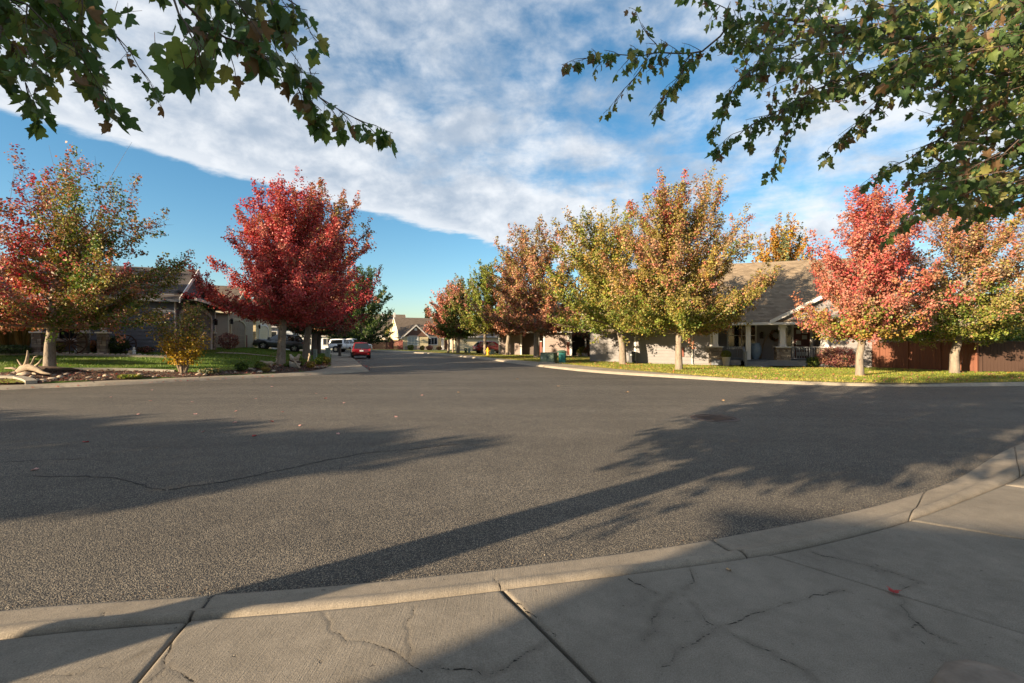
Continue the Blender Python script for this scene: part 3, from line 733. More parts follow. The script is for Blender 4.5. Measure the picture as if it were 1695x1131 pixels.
def make_tree(name, label, base, height, rad, clear, trunk_r, palette, seed, n=16000, leaf=0.15, shape='oval', group='street maples', lean=(0, 0),
              limbs=44, bare_top=0.0, skip_trunk=False, cat='tree', bark='bark', spiky=1.15, squash=(1, 1), dense=1.0, fill=3.5):
    rs = np.random.RandomState(seed); rng = random.Random(seed)
    root = thing(name, label, cat, base, 0, group)
    tr = MB()
    H = height * 1.0; rad = rad * 1.03; lead_top = V((lean[0], lean[1], H * 0.93))
    path = [V((0, 0, -0.15)), V((0, 0, 0.05)), V((rng.uniform(-.04, .04), rng.uniform(-.04, .04), clear*.5)), V((rng.uniform(-.06, .06)+lean[0]*.15, rng.uniform(-.06, .06)+lean[1]*.15, clear))]
    for k in range(1, 6):
        t = k / 5; path.append(V((lean[0]*(.15+.85*t)+rng.uniform(-.15, .15), lean[1]*(.15+.85*t)+rng.uniform(-.15, .15), clear + (H*.93-clear)*t)))
    rads = [trunk_r*1.55, trunk_r*1.22, trunk_r, trunk_r*.97] + [trunk_r*(.80-.155*k) for k in range(1, 6)]
    tr.tube(path, rads, 9)
    def lead(z):
        for a, b in zip(path[:-1], path[1:]):
            if a.z <= z <= b.z: return a.lerp(b, (z-a.z)/max(b.z-a.z, 1e-6))
        return path[-1]
    shoots = []        # (start, direction, length, tz of tip)
    cb = clear * 0.90; n = int(n*fill); leaf = leaf*.76
    for i in range(limbs):
        q = (i + .5) / limbs
        az = i * 2.39996 + rng.uniform(-.35, .35)
        # tips are spread evenly over the crown's height; the fork sits lower on the leader, so every limb climbs
        tz = min(.96, .04 + .93 * q ** 1.12 + rng.uniform(-.03, .03))
        z0 = cb + (H - cb) * max(0, tz - rng.uniform(.16, .30)) * .80
        if i % 3 == 2: tz, deep_ = tz*.96, rng.uniform(.45, .70)
        else: deep_ = rng.uniform(.84, 1.10)
        rr = rad * envelope(tz, shape) * deep_
        tip = V((math.cos(az)*rr*squash[0] + lean[0]*tz, math.sin(az)*rr*squash[1] + lean[1]*tz, cb + (H-cb)*tz))
        st = lead(z0); mid = st.lerp(tip, .5) + V((0, 0, -.10*(tip-st).length + .05*rng.random()))
        pts = []
        for k in range(7):
            t = k/6; pts.append(st*(1-t)**2 + mid*(2*t*(1-t)) + tip*(t*t) + V((rng.gauss(0, .05), rng.gauss(0, .05), rng.gauss(0, .05)))*(t > 0))
        r0 = trunk_r * rng.uniform(.26, .40) * (1 - .45*q)
        tr.tube(pts, [r0*(1 - .86*k/6) for k in range(7)], 5, cap=False)
        L = (tip - st).length; ns = max(5, int(L * 5.2 * dense))
        for k in range(ns):
            t = .16 + .84*(k + rng.random()) / ns; j = min(5, int(t*6)); p = pts[j].lerp(pts[j+1], t*6-j)
            d = (pts[j+1]-pts[j]).normalized()
            sdir = (d*.72 + V((rng.gauss(0, .46), rng.gauss(0, .46), rng.gauss(.34, .36)))).normalized()
            sl = rng.uniform(.45, 1.05) * (1.15 - .35*t) * (rad/3.2) ** .6
            shoots.append((p, sdir, sl))
        shoots.append((tip, ((tip-mid).normalized()*.7 + V((0, 0, .7*spiky))).normalized(), rng.uniform(.5, .9)*spiky))
    for k in range(int(16*spiky)):   # plumes at the top
        z = H*(.72 + .2*rng.random()); a = rng.uniform(0, 6.28); rr = rad*.62*rng.random()*(1-(z/H-.72)*2.2)
        p = lead(min(z, H*.92)) + V((math.cos(a)*rr, math.sin(a)*rr, 0))
        shoots.append((p, V((rng.gauss(0, .22), rng.gauss(0, .22), 1)).normalized(), rng.uniform(.7, 1.5)*spiky))
    if not skip_trunk: tr.obj('trunk', M[bark], root, smooth=True)
    # leaves along the shoots
    tw = MB(); per = max(4, int(n / len(shoots)))
    P, O, Cc = [], [], []
    ctr = np.array([lean[0]*.5, lean[1]*.5, (cb+H)/2])
    for (p, d, L) in shoots:
        tipz = (p + d*L).z; tz = (tipz - cb) / max(H - cb, .1)
        if bare_top and tz > .60 and rng.random() < bare_top * min(1, (tz-.52)/.22):
            if rng.random() < .8: tw.tube([p, p + d*L*.6 + V((0,0,.05)), p + d*L*1.25], [.010, .007, .003], 3, cap=False)
            continue
        rel = V((p.x - lean[0]*tz, p.y - lean[1]*tz, 0)); rn_ = rel.length / max(rad, .1)
        base_c = np.array(palette(rs, tz, rn_, math.atan2(p.y, p.x)))
        k = max(3, int(per * rng.uniform(.6, 1.4) * min(1.5, L/.7)))
        t = rs.rand(k) ** .8
        pp = np.array(p)[None, :] + np.array(d)[None, :]*(L*t)[:, None] + rs.normal(size=(k, 3)) * (np.array([.150, .150, .13]) * (1 - .52*t[:, None]))
        P.append(pp); o_ = unit_np(pp - ctr); O.append(o_)
        jit = rs.normal(1.0, .20, size=(k, 1)) * np.ones((1, 3)) + rs.normal(0, .07, size=(k, 3))
        alt = np.array([palette(rs, tz, rn_, math.atan2(p.y, p.x)) for _ in range(3)])
        cc = np.where(rs.rand(k, 1) < .68, base_c[None, :], alt[rs.randint(0, 3, k)])
        Cc.append(np.clip(cc * np.clip(jit, .45, 1.65), .004, .7))
        if rng.random() < .30: tw.tube([p, p + d*L*.55 + V((rng.gauss(0,.03), rng.gauss(0,.03), 0)), p + d*L], [.010, .006, .003], 3, cap=False)
    P, O, Cc = np.concatenate(P), np.concatenate(O), np.concatenate(Cc)
    sz = leaf * rs.uniform(.65, 1.3, len(P))
    leaf_cloud('crown', P, O, sz, Cc, M['leaf'], root, rs)
    if tw.v: stuff(tw.obj('twigs', M['twig'], root))
    return root

def pal(low, mid, top, gsplit=(.25, .62), east=None):
    """palette by height in the crown; east: mix used on the side that faces +x"""
    def f(rs, tz, rn_, az):
        z = tz + rs.normal(0, .11)
        m_ = low if z < gsplit[0] else (mid if z < gsplit[1] else top)
        if east and math.cos(az - east[0]) > .35 + rs.normal(0, .2): m_ = east[1]
        return blend(rs, m_)
    return f

def shrub(name, label, base, rx, ry, h, mixd, seed, n=1500, leaf=0.07, stems=6, cat='shrub', group=None, z0=0.12, flat_top=False, hollow=0.55, spikes=False, dense_ground=True):
    rs = np.random.RandomState(seed); rng = random.Random(seed)
    root = thing(name, label, cat, base, 0, group)
    d = unit_np(rs.normal(size=(n, 3))); r = (hollow + (1-hollow)*rs.rand(n)) ** .7
    bump = 1 + .13*np.sin(d[:, 0]*5+seed)*np.cos(d[:, 1]*4+seed*.7) + .08*np.sin(d[:, 2]*9+seed)
    P = d * (r*bump)[:, None] * np.array([rx, ry, h*.5]) + np.array([0, 0, h*.5 + z0*.3])
    if flat_top: P[:, 2] = np.where(P[:, 2] > h*.9, h*.9 + (P[:, 2]-h*.9)*.3, P[:, 2])
    P[:, 2] = np.maximum(P[:, 2], 0.02)
    lump = rs.randint(0, 40, n); cl = np.array([blend(rs, mixd) for _ in range(40)]); ix = (np.floor((np.arctan2(d[:, 1], d[:, 0])+3.2)*3) + np.floor((d[:, 2]+1)*3)*7).astype(int) % 40
    cc = np.where(rs.rand(n, 1) < .6, cl[ix], cl[lump]) * np.clip(rs.normal(1, .2, (n, 1)), .5, 1.6)
    leaf_cloud('crown', P, d, leaf*rs.uniform(.7, 1.3, n), np.clip(cc, .004, .7), M['leaf'], root, rs)
    st = MB()
    for k in range(stems):
        a = k*2.4 + rng.random(); e = V((math.cos(a)*rx*.7*rng.random(), math.sin(a)*ry*.7*rng.random(), h*rng.uniform(.55, .9)))
        st.tube([V((math.cos(a)*.05, math.sin(a)*.05, -.05)), e*.5 + V((0, 0, h*.08)), e], [.016, .011, .005], 4, cap=False)
    if stems: st.obj('stems', M['twig'], root)
    return root

# ---- real maple leaf for the branches that hang in front of the lens
HALF = [(0, 0), (.08, .03), (.17, -.05), (.30, -.03), (.40, .03), (.37, .09), (.40, .17), (.35, .22), (.33, .27), (.40, .33), (.48, .37), (.56, .50), (.47, .53), (.44, .60), (.36, .60), (.28, .61), (.25, .66), (.24, .77), (.17, .79), (.13, .88), (.06, .94), (0, 1.08)]
def maple_mesh(name, size, col, curl, fold, rs):
    """lobed, toothed blade folded along its midrib, with its stalk; blade hangs along -z from the stalk's end"""
    vs, fs, cs = [], [], []
    mid = [(0, y) for y in (0, .27, .55, .84, 1.06)]
    def place(x, y, s):
        yy = y - .1; z = -curl*(yy*yy) - fold*abs(x) + .05*math.sin(9*x+s)*abs(x)
        return (x*size*s*.86, z*size, -y*size)
    for s in (1, -1):
        k = len(vs); pts = [(x*(1+.05*rs.randn()), y*(1+.03*rs.randn())) for x, y in HALF[:-1]] + [HALF[-1]]; pts[0] = (0, 0)
        vs += [place(x, y, s) for x, y in pts]; cs += [col*(1+.25*(x/.5)) for x, y in pts]
        m0 = len(vs); vs += [place(x, y, s) for x, y in mid[1:-1]]; cs += [col*1.25]*3
        a, b, c_ = m0, m0+1, m0+2
        F_ = [(k, k+1, a), (k+1, k+2, k+3, a), (k+3, k+4, k+5, a), (k+5, k+6, k+7, a), (k+7, k+8, a), (a, k+8, b), (k+8, k+9, k+10, b), (k+10, k+11, k+12, b), (k+12, k+13, k+14, b), (k+14, k+15, b), (k+15, k+16, c_, b), (k+16, k+17, k+18, c_), (k+18, k+19, k+20, c_), (k+20, k+21, c_)]
        fs += F_ if s > 0 else [f[::-1] for f in F_]
    # stalk
    k = len(vs); w_ = .016*size; pl = .55*size
    for z, q in ((0, 1), (pl, .7)):
        for a in range(3): vs.append((w_*q*math.cos(a*2.1), w_*q*math.sin(a*2.1)+ (0 if z == 0 else .12*size), z)); cs.append(np.array([.16, .045, .035]))
    for a in range(3): fs.append((k+a, k+(a+1) % 3, k+3+(a+1) % 3, k+3+a))
    return vs, fs, np.clip(np.array(cs), .003, .6)
def mesh_col(name, vs, fs, cs, m):
    me = bpy.data.meshes.new(name); me.from_pydata([tuple(v_) for v_ in vs], [], fs)
    ca = me.color_attributes.new('tint', 'FLOAT_COLOR', 'POINT'); ca.data.foreach_set('color', np.concatenate([cs, np.ones((len(cs), 1))], 1).astype('f').ravel())
    me.materials.append(m); me.update(); return me
rsl = np.random.RandomState(77)
NEAR_COL = [(.050,.078,.026), (.040,.066,.024), (.060,.088,.028), (.034,.056,.022), (.072,.098,.030), (.048,.070,.028), (.095,.115,.034), (.055,.060,.026), (.125,.120,.040), (.085,.055,.030), (.042,.074,.030), (.036,.060,.020)]
LEAFM = []
for i in range(24):
    v_, f_, c_ = maple_mesh('leaf', 1.0, np.array(NEAR_COL[i % 12])*1.95, rsl.uniform(.05, .55), rsl.uniform(.05, .85), rsl)
    LEAFM.append((mesh_col('leaf', v_, f_, c_, M['leaf_near']), np.array(v_), f_, c_))

class Spray:
    """branches and leaves of one overhanging tree, collected before they are sorted by size in view"""
    def __init__(self, root, seed): self.root = root; self.rng = random.Random(seed); self.wood = MB(); self.lv = []
    def leaf(self, p, size=None, out=None):
        r = self.rng; size = size or r.uniform(.060, .105)
        # blade hangs from its stalk: local -z turned mostly downwards and a little outwards
        dn = V((r.gauss(0, .34), r.gauss(0, .34), -1)) + (out*.45 if out else V((0, 0, 0)))
        q = (-dn.normalized()).to_track_quat('Z', 'Y').to_matrix().to_4x4()
        m = Matrix.Translation(p) @ q @ Matrix.Rotation(r.uniform(0, 6.283), 4, 'Z') @ Matrix.Translation((0, 0, -.55*size)) @ Matrix.Scale(size, 4)
        self.lv.append((m, r.randrange(24)))
    def twig(self, p, d, L, r0, leaves, size=(.060, .105)):
        r = self.rng; pts = [V(p)]; d = V(d).normalized(); k = max(3, int(L/.09))
        for i in range(k):
            d = (d + V((r.gauss(0, .13), r.gauss(0, .13), r.gauss(-.05, .10)))).normalized(); pts.append(pts[-1] + d*(L/k))
        self.wood.tube(pts, [max(.0022, r0*(1-.7*i/k)) for i in range(k+1)], 4, cap=False)
        for i in range(leaves):
            t = (i+.6)/leaves*k; j = min(k-1, int(t)); q = pts[j].lerp(pts[j+1], t-j)
            self.leaf(q, r.uniform(*size), V((r.gauss(0, 1), r.gauss(0, 1), 0)))
        return pts
    def branch(self, pts, r0, r1, every=.16, tl=(.18, .42), per=5, size=(.060, .105), start=0.0):
        r = self.rng; pts = [V(p) for p in pts]; P = []
        for a, b in zip(pts[:-1], pts[1:]):
            n = max(2, int((b-a).length/.10))
            for i in range(n): P.append(a.lerp(b, i/n) + V((r.gauss(0, .010), r.gauss(0, .010), r.gauss(0, .010))))
        P.append(pts[-1]); n = len(P)
        self.wood.tube(P, [r0+(r1-r0)*i/(n-1) for i in range(n)], 5, cap=False)
        s = 0; flip = 1
        for i in range(n-1):
            d = (P[i+1]-P[i]); s += d.length
            if s > every and i/n >= start:
                s = 0; flip = -flip; side = d.normalized().cross(V((0, 0, 1))).normalized()*flip
                td = d.normalized()*.7 + side*r.uniform(.35, 1.0) + V((0, 0, r.uniform(-.55, .25)))
                self.twig(P[i], td, r.uniform(*tl), .0055, max(2, int(per*r.uniform(.6, 1.4))), size)
        self.twig(P[-1], (P[-1]-P[-3]).normalized() + V((0, 0, -.2)), r.uniform(*tl), .003, per+2, size)
        return P
    def finish(self, keep=300):
        wd_ = self.wood.obj('branch', M['twig'], self.root, smooth=True); wd_.location = -self.root.location
        inv = Matrix.Translation(-self.root.location)
        def seen(m):
            p = m @ V((0, 0, -.5))
            if p.y < .3: return -1/(1+p.length)
            x, y = CX+F*p.x/p.y, CY-F*(p.z-CAM_H)/p.y
            s = m.to_scale().x*F/p.y
            return s if (-15 < x < 1710 and -15 < y < 1146) else -1/(1+p.length)
        order = sorted(range(len(self.lv)), key=lambda i: -seen(self.lv[i][0]))
        for i in order[:keep]:
            m, k = self.lv[i]; o = bpy.data.objects.new('leaf', LEAFM[k][0]); link(o, self.root); o.matrix_local = inv @ m
        vs, fs, cs = [], [], []; n = 0
        for i in order[keep:]:
            m, k = self.lv[i]; M4 = np.array(inv @ m); v_ = LEAFM[k][1]
            vs.append(v_ @ M4[:3, :3].T + M4[:3, 3]); fs += [tuple(a+n for a in f) for f in LEAFM[k][2]]; cs.append(LEAFM[k][3]); n += len(v_)
        if vs:
            o = link(bpy.data.objects.new('foliage', mesh_col('foliage', np.concatenate(vs), fs, np.concatenate(cs), M['leaf_near'])), self.root); stuff(o)
# ------------------------------------------------------------------ houses
def lapwall(parent, pts, m, course=.20, name='wall', lip=.036):
    b = MB()
    r = None
    for q in pts: b = MB(); b.lap(*q, course=course, lip=lip); r = b.obj(name, m, parent)
    return r
def walls(parent, x0, x1, y0, y1, z0, z1, m, sides='fblr', course=.20):
    """lapped siding on the four sides of a box (front faces -y)"""
    q = []
    if 'f' in sides: q.append(((x0,y0,z0),(x1,y0,z0),(x1,y0,z1),(x0,y0,z1)))
    if 'b' in sides: q.append(((x1,y1,z0),(x0,y1,z0),(x0,y1,z1),(x1,y1,z1)))
    if 'l' in sides: q.append(((x0,y1,z0),(x0,y0,z0),(x0,y0,z1),(x0,y1,z1)))
    if 'r' in sides: q.append(((x1,y0,z0),(x1,y1,z0),(x1,y1,z1),(x1,y0,z1)))
    return lapwall(parent, q, m, course)
def gable_x(parent, x0, x1, y0, y1, ze, zr, m, trim, over=.4, side=.3, wallm=None, ends='lr', fascia=True, wall_inset=None):
    """roof with its ridge along x; the eaves are at y0 and y1"""
    ym = (y0+y1)/2; s = (zr-ze)/(ym-y0); zo = ze - s*over; X0, X1, Y0, Y1 = x0-side, x1+side, y0-over, y1+over
    b = MB(); b.lap((X0,Y0,zo),(X1,Y0,zo),(X1,ym,zr),(X0,ym,zr), course=.16, lip=.014); b.lap((X1,Y1,zo),(X0,Y1,zo),(X0,ym,zr),(X1,ym,zr), course=.16, lip=.014)
    roof = b.obj('roof', m, parent)
    u_ = MB(); t = .16
    u_.add([(X0,Y0,zo-.01),(X1,Y0,zo-.01),(X1,ym,zr-.01),(X0,ym,zr-.01),(X0,Y0,zo-t),(X1,Y0,zo-t),(X1,ym,zr-t),(X0,ym,zr-t),(X0,Y1,zo-.01),(X1,Y1,zo-.01),(X0,Y1,zo-t),(X1,Y1,zo-t)],
           [(4,7,6,5),(7,10,11,6),(0,4,5,1),(8,9,11,10),(0,3,7,4),(3,8,10,7),(1,5,6,2),(2,6,11,9)])
    u_.obj('soffit', trim, roof)
    f = MB()
    for X, o in ((X0, -1), (X1, 1)):
        for Y in (Y0, Y1):
            f.prism([(X+o*.004, Y, zo+.03), (X+o*.004, ym, zr+.03), (X+o*.004, ym, zr-.20), (X+o*.004, Y, zo-.20)], (o*.045, 0, 0))
    f.objs('bargeboard', trim, roof)
    gt = MB()
    for Y, o in ((Y0, -1), (Y1, 1)): gt.box(X0+.01, X1-.01, min(Y, Y+o*.11), max(Y, Y+o*.11), zo-.14, zo+.005)
    gt.objs('gutter', trim, roof)
    if wallm is not None:
        q = []
        if 'l' in ends: q.append(((x0,y1,ze-.02),(x0,y0,ze-.02),(x0,ym,zr-.05),(x0,ym,zr-.05)))
        if 'r' in ends: q.append(((x1,y0,ze-.02),(x1,y1,ze-.02),(x1,ym,zr-.05),(x1,ym,zr-.05)))
        lapwall(parent, q, wallm, name='gable_wall')
    return roof
def gable_y(parent, x0, x1, y0, y1, ze, zr, m, trim, over=.4, front=.35, back=0.0, wallm=None, ends='f', gutters=True, sof=None):
    """roof with its ridge along y; a gable faces the front"""
    xm = (x0+x1)/2; s = (zr-ze)/(xm-x0); zo = ze - s*over; X0, X1, Y0, Y1 = x0-over, x1+over, y0-front, y1+back
    b = MB(); b.lap((X0,Y1,zo),(X0,Y0,zo),(xm,Y0,zr),(xm,Y1,zr), course=.16, lip=.014); b.lap((X1,Y0,zo),(X1,Y1,zo),(xm,Y1,zr),(xm,Y0,zr), course=.16, lip=.014)
    roof = b.obj('roof', m, parent); t = .16
    u_ = MB()
    u_.add([(X0,Y0,zo-.01),(X0,Y1,zo-.01),(xm,Y1,zr-.01),(xm,Y0,zr-.01),(X0,Y0,zo-t),(X0,Y1,zo-t),(xm,Y1,zr-t),(xm,Y0,zr-t),(X1,Y0,zo-.01),(X1,Y1,zo-.01),(X1,Y0,zo-t),(X1,Y1,zo-t)],
           [(4,5,6,7),(7,6,11,10),(0,1,5,4),(8,10,11,9),(0,4,7,3),(3,7,10,8),(1,2,6,5),(2,9,11,6)])
    u_.obj('soffit', sof or trim, roof)
    f = MB()
    for X in (X0, X1): f.prism([(X, Y0-.004, zo+.03), (xm, Y0-.004, zr+.03), (xm, Y0-.004, zr-.21), (X, Y0-.004, zo-.21)], (0, -.05, 0))
    f.objs('bargeboard', trim, roof)
    if gutters:
        gt = MB()
        for X, o in ((X0, -1), (X1, 1)): gt.box(min(X, X+o*.11), max(X, X+o*.11), Y0+.01, Y1-.01, zo-.14, zo+.005)
        gt.objs('gutter', trim, roof)
    if wallm is not None:
        q = []
        if 'f' in ends: q.append(((x0,y0,ze-.02),(x1,y0,ze-.02),(xm,y0,zr-.05),(xm,y0,zr-.05)))
        if 'b' in ends: q.append(((x1,y1,ze-.02),(x0,y1,ze-.02),(xm,y1,zr-.05),(xm,y1,zr-.05)))
        lapwall(parent, q, wallm, name='gable_wall')
    return roof
def window(parent, x, z, wd, ht, y, trim, nx=2, nz=1, fw=.10, glass='glass', axis='f', name='window'):
    """framed window on a wall facing -y (axis f) or -x (axis l, x then runs along y)"""
    tf = (lambda a, b, c: (a, b, c)) if axis == 'f' else (lambda a, b, c: (b, a, c))
    def bx(m, a0, a1, b0, b1, c0, c1):
        p, q = tf(a0, b0, c0), tf(a1, b1, c1); m.box(min(p[0], q[0]), max(p[0], q[0]), min(p[1], q[1]), max(p[1], q[1]), c0, c1)
    m = MB(); Y0 = y - .075
    bx(m, x-fw, x, Y0, y, z-fw, z+ht+fw); bx(m, x+wd, x+wd+fw, Y0, y, z-fw, z+ht+fw)
    bx(m, x, x+wd, Y0, y, z-fw, z); bx(m, x, x+wd, Y0, y, z+ht, z+ht+fw)
    bx(m, x-fw-.03, x+wd+fw+.03, Y0-.04, Y0, z-fw-.03, z-fw+.03)
    for i in range(1, nx): bx(m, x+wd*i/nx-.03, x+wd*i/nx+.03, Y0+.02, y-.02, z, z+ht)
    for i in range(1, nz): bx(m, x, x+wd, Y0+.025, y-.02, z+ht*i/nz-.025, z+ht*i/nz+.025)
    f = m.obj(name, trim, parent)
    for i in range(nx):
        g_ = MB(); bx(g_, x+wd*i/nx+.002, x+wd*(i+1)/nx-.002, y-.042, y-.030, z+.002, z+ht-.002); g_.obj('pane', M[glass], f)
    return f
def stone_pier(parent, x0, x1, y0, y1, z0, z1, seed, cap=None, name='stone_pier'):
    """ledge-stone veneer laid in uneven courses, each stone its own block, in one mesh, with a cap slab"""
    rng = random.Random(seed); b = MB(); b.box(x0+.02, x1-.02, y0+.02, y1-.02, z0, z1); z = z0
    while z < z1 - .03:
        h_ = min(rng.uniform(.07, .13), z1 - z)
        for axis in range(4):
            a0, a1 = ((x0, x1), (y0, y1), (x0, x1), (y0, y1))[axis]; a = a0
            while a < a1 - .02:
                w_ = min(rng.uniform(.12, .32), a1 - a)
                if a1 - a - w_ < .06: w_ = a1 - a
                o_ = rng.uniform(.0, .030)
                A0, A1, Z0, Z1 = a+.006, a+w_-.006, z+.005, z+h_-.005
                if axis == 0: b.box(A0, A1, y0-o_, y0+.03, Z0, Z1)
                if axis == 2: b.box(A0, A1, y1-.03, y1+o_, Z0, Z1)
                if axis == 1: b.box(x0-o_, x0+.03, A0, A1, Z0, Z1)
                if axis == 3: b.box(x1-.03, x1+o_, A0, A1, Z0, Z1)
                a += w_
        z += h_
    o = b.obj(name, M['stone'], parent); nb = len(b.v)//8; ca = o.data.color_attributes.new('tint', 'FLOAT_COLOR', 'POINT'); rt = np.random.RandomState(seed); tn = np.array([(.10,.085,.075),(.19,.165,.14),(.30,.26,.21),(.14,.12,.11),(.235,.20,.165),(.16,.115,.085)])[rt.randint(0, 6, nb)]*rt.uniform(.8, 1.2, (nb, 1)); tn[0] = .03; ca.data.foreach_set('color', np.concatenate([np.repeat(tn, 8, 0), np.ones((nb*8, 1))], 1).astype('f').ravel())
    if cap: MB().box(x0-.07, x1+.07, y0-.07, y1+.07, z1+.001, z1+.07).obj('cap', cap, o, bevel=.008)
    return o
def arch_door(parent, x0, x1, z0, zs, zt, y, door, trim, tw=.28, rows=5):
    """garage door under a low arch: panels below, curved head, wide trim round it"""
    n = 14; xm, hw = (x0+x1)/2, (x1-x0)/2
    arc = lambda w_, rise, zb: [(xm + w_*math.cos(math.pi*i/n), zb + rise*math.sin(math.pi*i/n)**.85) for i in range(n+1)]
    ins, outr = arc(hw, zt-zs, zs), arc(hw+tw, zt-zs+tw, zs)
    t = MB()
    for i in range(n):
        a, b, c, d = ins[i], ins[i+1], outr[i+1], outr[i]; t.prism([(p[0], y-.01, p[1]) for p in (a, b, c, d)], (0, -.09, 0))
    t.box(x0-tw, x0, y-.10, y-.01, z0, zs-.001); t.box(x1, x1+tw, y-.10, y-.01, z0, zs-.001)
    t.prism([(xm-.10, y-.011, zt+tw-.08), (xm+.10, y-.011, zt+tw-.08), (xm+.15, y-.011, zt+tw+.16), (xm-.15, y-.011, zt+tw+.16)], (0, -.12, 0))
    t.obj('door_trim', trim, parent)
    d = thing_part('garage_door', parent)
    top = MB(); top.prism([(p[0], y-.012, p[1]) for p in ins], (0, -.03, 0)); top.obj('door_panel', door, d)
    hgt_ = (zs - z0) / rows
    for r_ in range(rows):
        m = MB(); Z0, Z1 = z0+r_*hgt_+.012, z0+(r_+1)*hgt_-.012; m.box(x0+.004, x1-.004, y-.042, y-.012, Z0, Z1)
        k = max(2, int((x1-x0)/1.1))
        for i in range(k):
            a, b = x0+(x1-x0)*i/k+.10, x0+(x1-x0)*(i+1)/k-.10; m.box(a, b, y-.052, y-.043, Z0+.08, Z1-.08)
        m.obj('door_panel', door, d)
    return d
def thing_part(name, parent):
    o = bpy.data.objects.new(name, None); o.empty_display_size = .1; return link(o, parent)
def lantern(parent, x, y, z, name='lantern'):
    m = MB(); m.box(x-.05, x+.05, y-.03, y, z-.10, z+.10); m.bar((x, y-.03, z+.06), (x, y-.17, z+.12), .03, .03)
    m.add([(x-.11,y-.28,z+.12),(x+.11,y-.28,z+.12),(x+.11,y-.06,z+.12),(x-.11,y-.06,z+.12),(x,y-.17,z+.22)], [(0,1,4),(1,2,4),(2,3,4),(3,0,4),(3,2,1,0)])
    for a in (-.08, .08):
        for b in (-.25, -.09): m.box(x+a-.012, x+a+.012, y+b-.012, y+b+.012, z-.22, z+.12)
    m.box(x-.09, x+.09, y-.26, y-.08, z-.25, z-.22)
    o = m.obj(name, M['lamp_black'], parent); MB().box(x-.065, x+.065, y-.235, y-.105, z-.219, z+.10).obj('pane', M['glass'], o); return o

# ---- grey bungalow with the porch, right of the middle
base = on(1180, 29.6); RB = R(-18)
hz = 0.0
house = thing('bungalow', 'grey siding bungalow with brown shingle roof and stone-pier front porch', 'house', (base.x, base.y, hz), RB)
G, T_ = M['greysiding'], M['greytrim']
DZ = .40                                                     # deck level
# garage wing, recessed porch wall, right-hand room
walls(house, -4.9, 0.0, 0.0, 9.5, -.3, 3.0, G, 'fl')
walls(house, -8.2, -4.95, 1.6, 9.5, -.3, 3.0, G, 'fl')
walls(house, 6.42, 10.0, 0.0, 9.5, -.3, 3.0, G, 'frl')
lapwall(house, [((0.0,2.1,-.3),(6.42,2.1,-.3),(6.42,2.1,3.0),(0.0,2.1,3.0)), ((0.0,0.0,-.3),(0.0,2.1,-.3),(0.0,2.1,3.0),(0.0,0.0,3.0))], G)
tb = MB()
for x in (-4.9, -.12): tb.box(x-.06, x+.08, -.045, -.001, -.1, 2.95)
tb.box(9.9, 10.04, -.045, -.001, -.1, 2.95); tb.box(6.40, 6.54, -.045, -.001, -.1, 2.95)
tb.objs('corner_board', M['white'], house)
ds = MB(); ds.tube([(-1.26,-.09,2.9),(-1.26,-.09,.10),(-1.20,-.22,.03)], .045, 8); ds.obj('downspout', M['greytrim'], house)
roof = gable_x(house, -8.2, 10.0, -.3, 10.6, 3.0, 7.35, M['roof_r'], M['white'], over=.35, side=.35, wallm=G)
gable_y(house, 3.45, 9.95, -.45, 3.2, 2.98, 4.72, M['roof_r'], M['white'], over=.30, front=.30, wallm=None, gutters=False)
lapwall(house, [((3.6,-.42,2.82),(9.85,-.42,2.82),(6.75,-.42,4.55),(6.65,-.42,4.55))], G, name='gable_wall')
bm_ = MB(); bm_.box(-.1, 6.5, -.36, -.06, 2.66, 2.92); bm_.box(3.5, 9.95, -.40, -.365, 2.70, 2.86); bm_.objs('porch_beam', M['greytrim'], house)
for k, x in enumerate((0.12, 3.0+.93, 6.17)):
    pr = stone_pier(house, x-.37, x+.37, -.55, .12, .05, 1.17, 40+k, T_)
    c = MB(); c.box(x-.155, x+.155, -.37, -.06, 1.245, 2.40); c.box(x-.20, x+.20, -.415, -.015, 2.40, 2.66); c.box(x-.185, x+.185, -.40, -.03, 1.243, 1.36); c.obj('column', M['white'], house, bevel=.006)
cx_ = 2.02
c = MB(); c.box(cx_-.14, cx_+.14, -.35, -.07, DZ, 2.66); c.obj('column', M['white'], house, bevel=.006)
# deck: skirt boards, floor boards, steps
for i in range(13): MB().box(-.15+i*.555, -.15+i*.555+.548, -.62, 2.05, DZ-.035, DZ).obj('deck_board', M['deckpaint'], house)
for (a, b) in ((-.15, 1.55), (3.05, 7.1)): MB().box(a, b, -.66, -.62, .06, DZ-.04).obj('skirt_board', M['deckpaint'], house)
for i in range(2): MB().box(1.75, 3.02, -1.25+.33*i, -.63, .02+.16*i, .17+.16*i).obj('step', M['deckpaint'], house)
def railing(xa, xb, y, drop=0.0, ya=None):
    r_ = thing_part('railing', house); y2 = y if ya is None else ya
    pa, pb = V((xa, y, DZ)), V((xb, y2, DZ-drop))
    MB().bar(pa+V((0,0,.80)), pb+V((0,0,.80)), .10, .045).obj('top_rail', M['deckpaint'], r_)
    MB().bar(pa+V((0,0,.10)), pb+V((0,0,.10)), .06, .05).obj('bottom_rail', M['deckpaint'], r_)
    L = (pb-pa).length; n_ = int(L/.125); me = MB().box(-.018, .018, -.018, .018, .115, .785).mesh('baluster', M['deckpaint'])
    for i in range(1, n_):
        o = link(bpy.data.objects.new('baluster', me), r_); o.location = pa.lerp(pb, i/n_)
railing(.50, 1.95, -.22); railing(4.31, 5.79, -.22)
railing(1.72, 1.72, -.30, .42, -1.30)
MB().box(1.66, 1.78, -1.42, -1.30, -.02, .95).obj('newel_post', M['deckpaint'], house, bevel=.008)
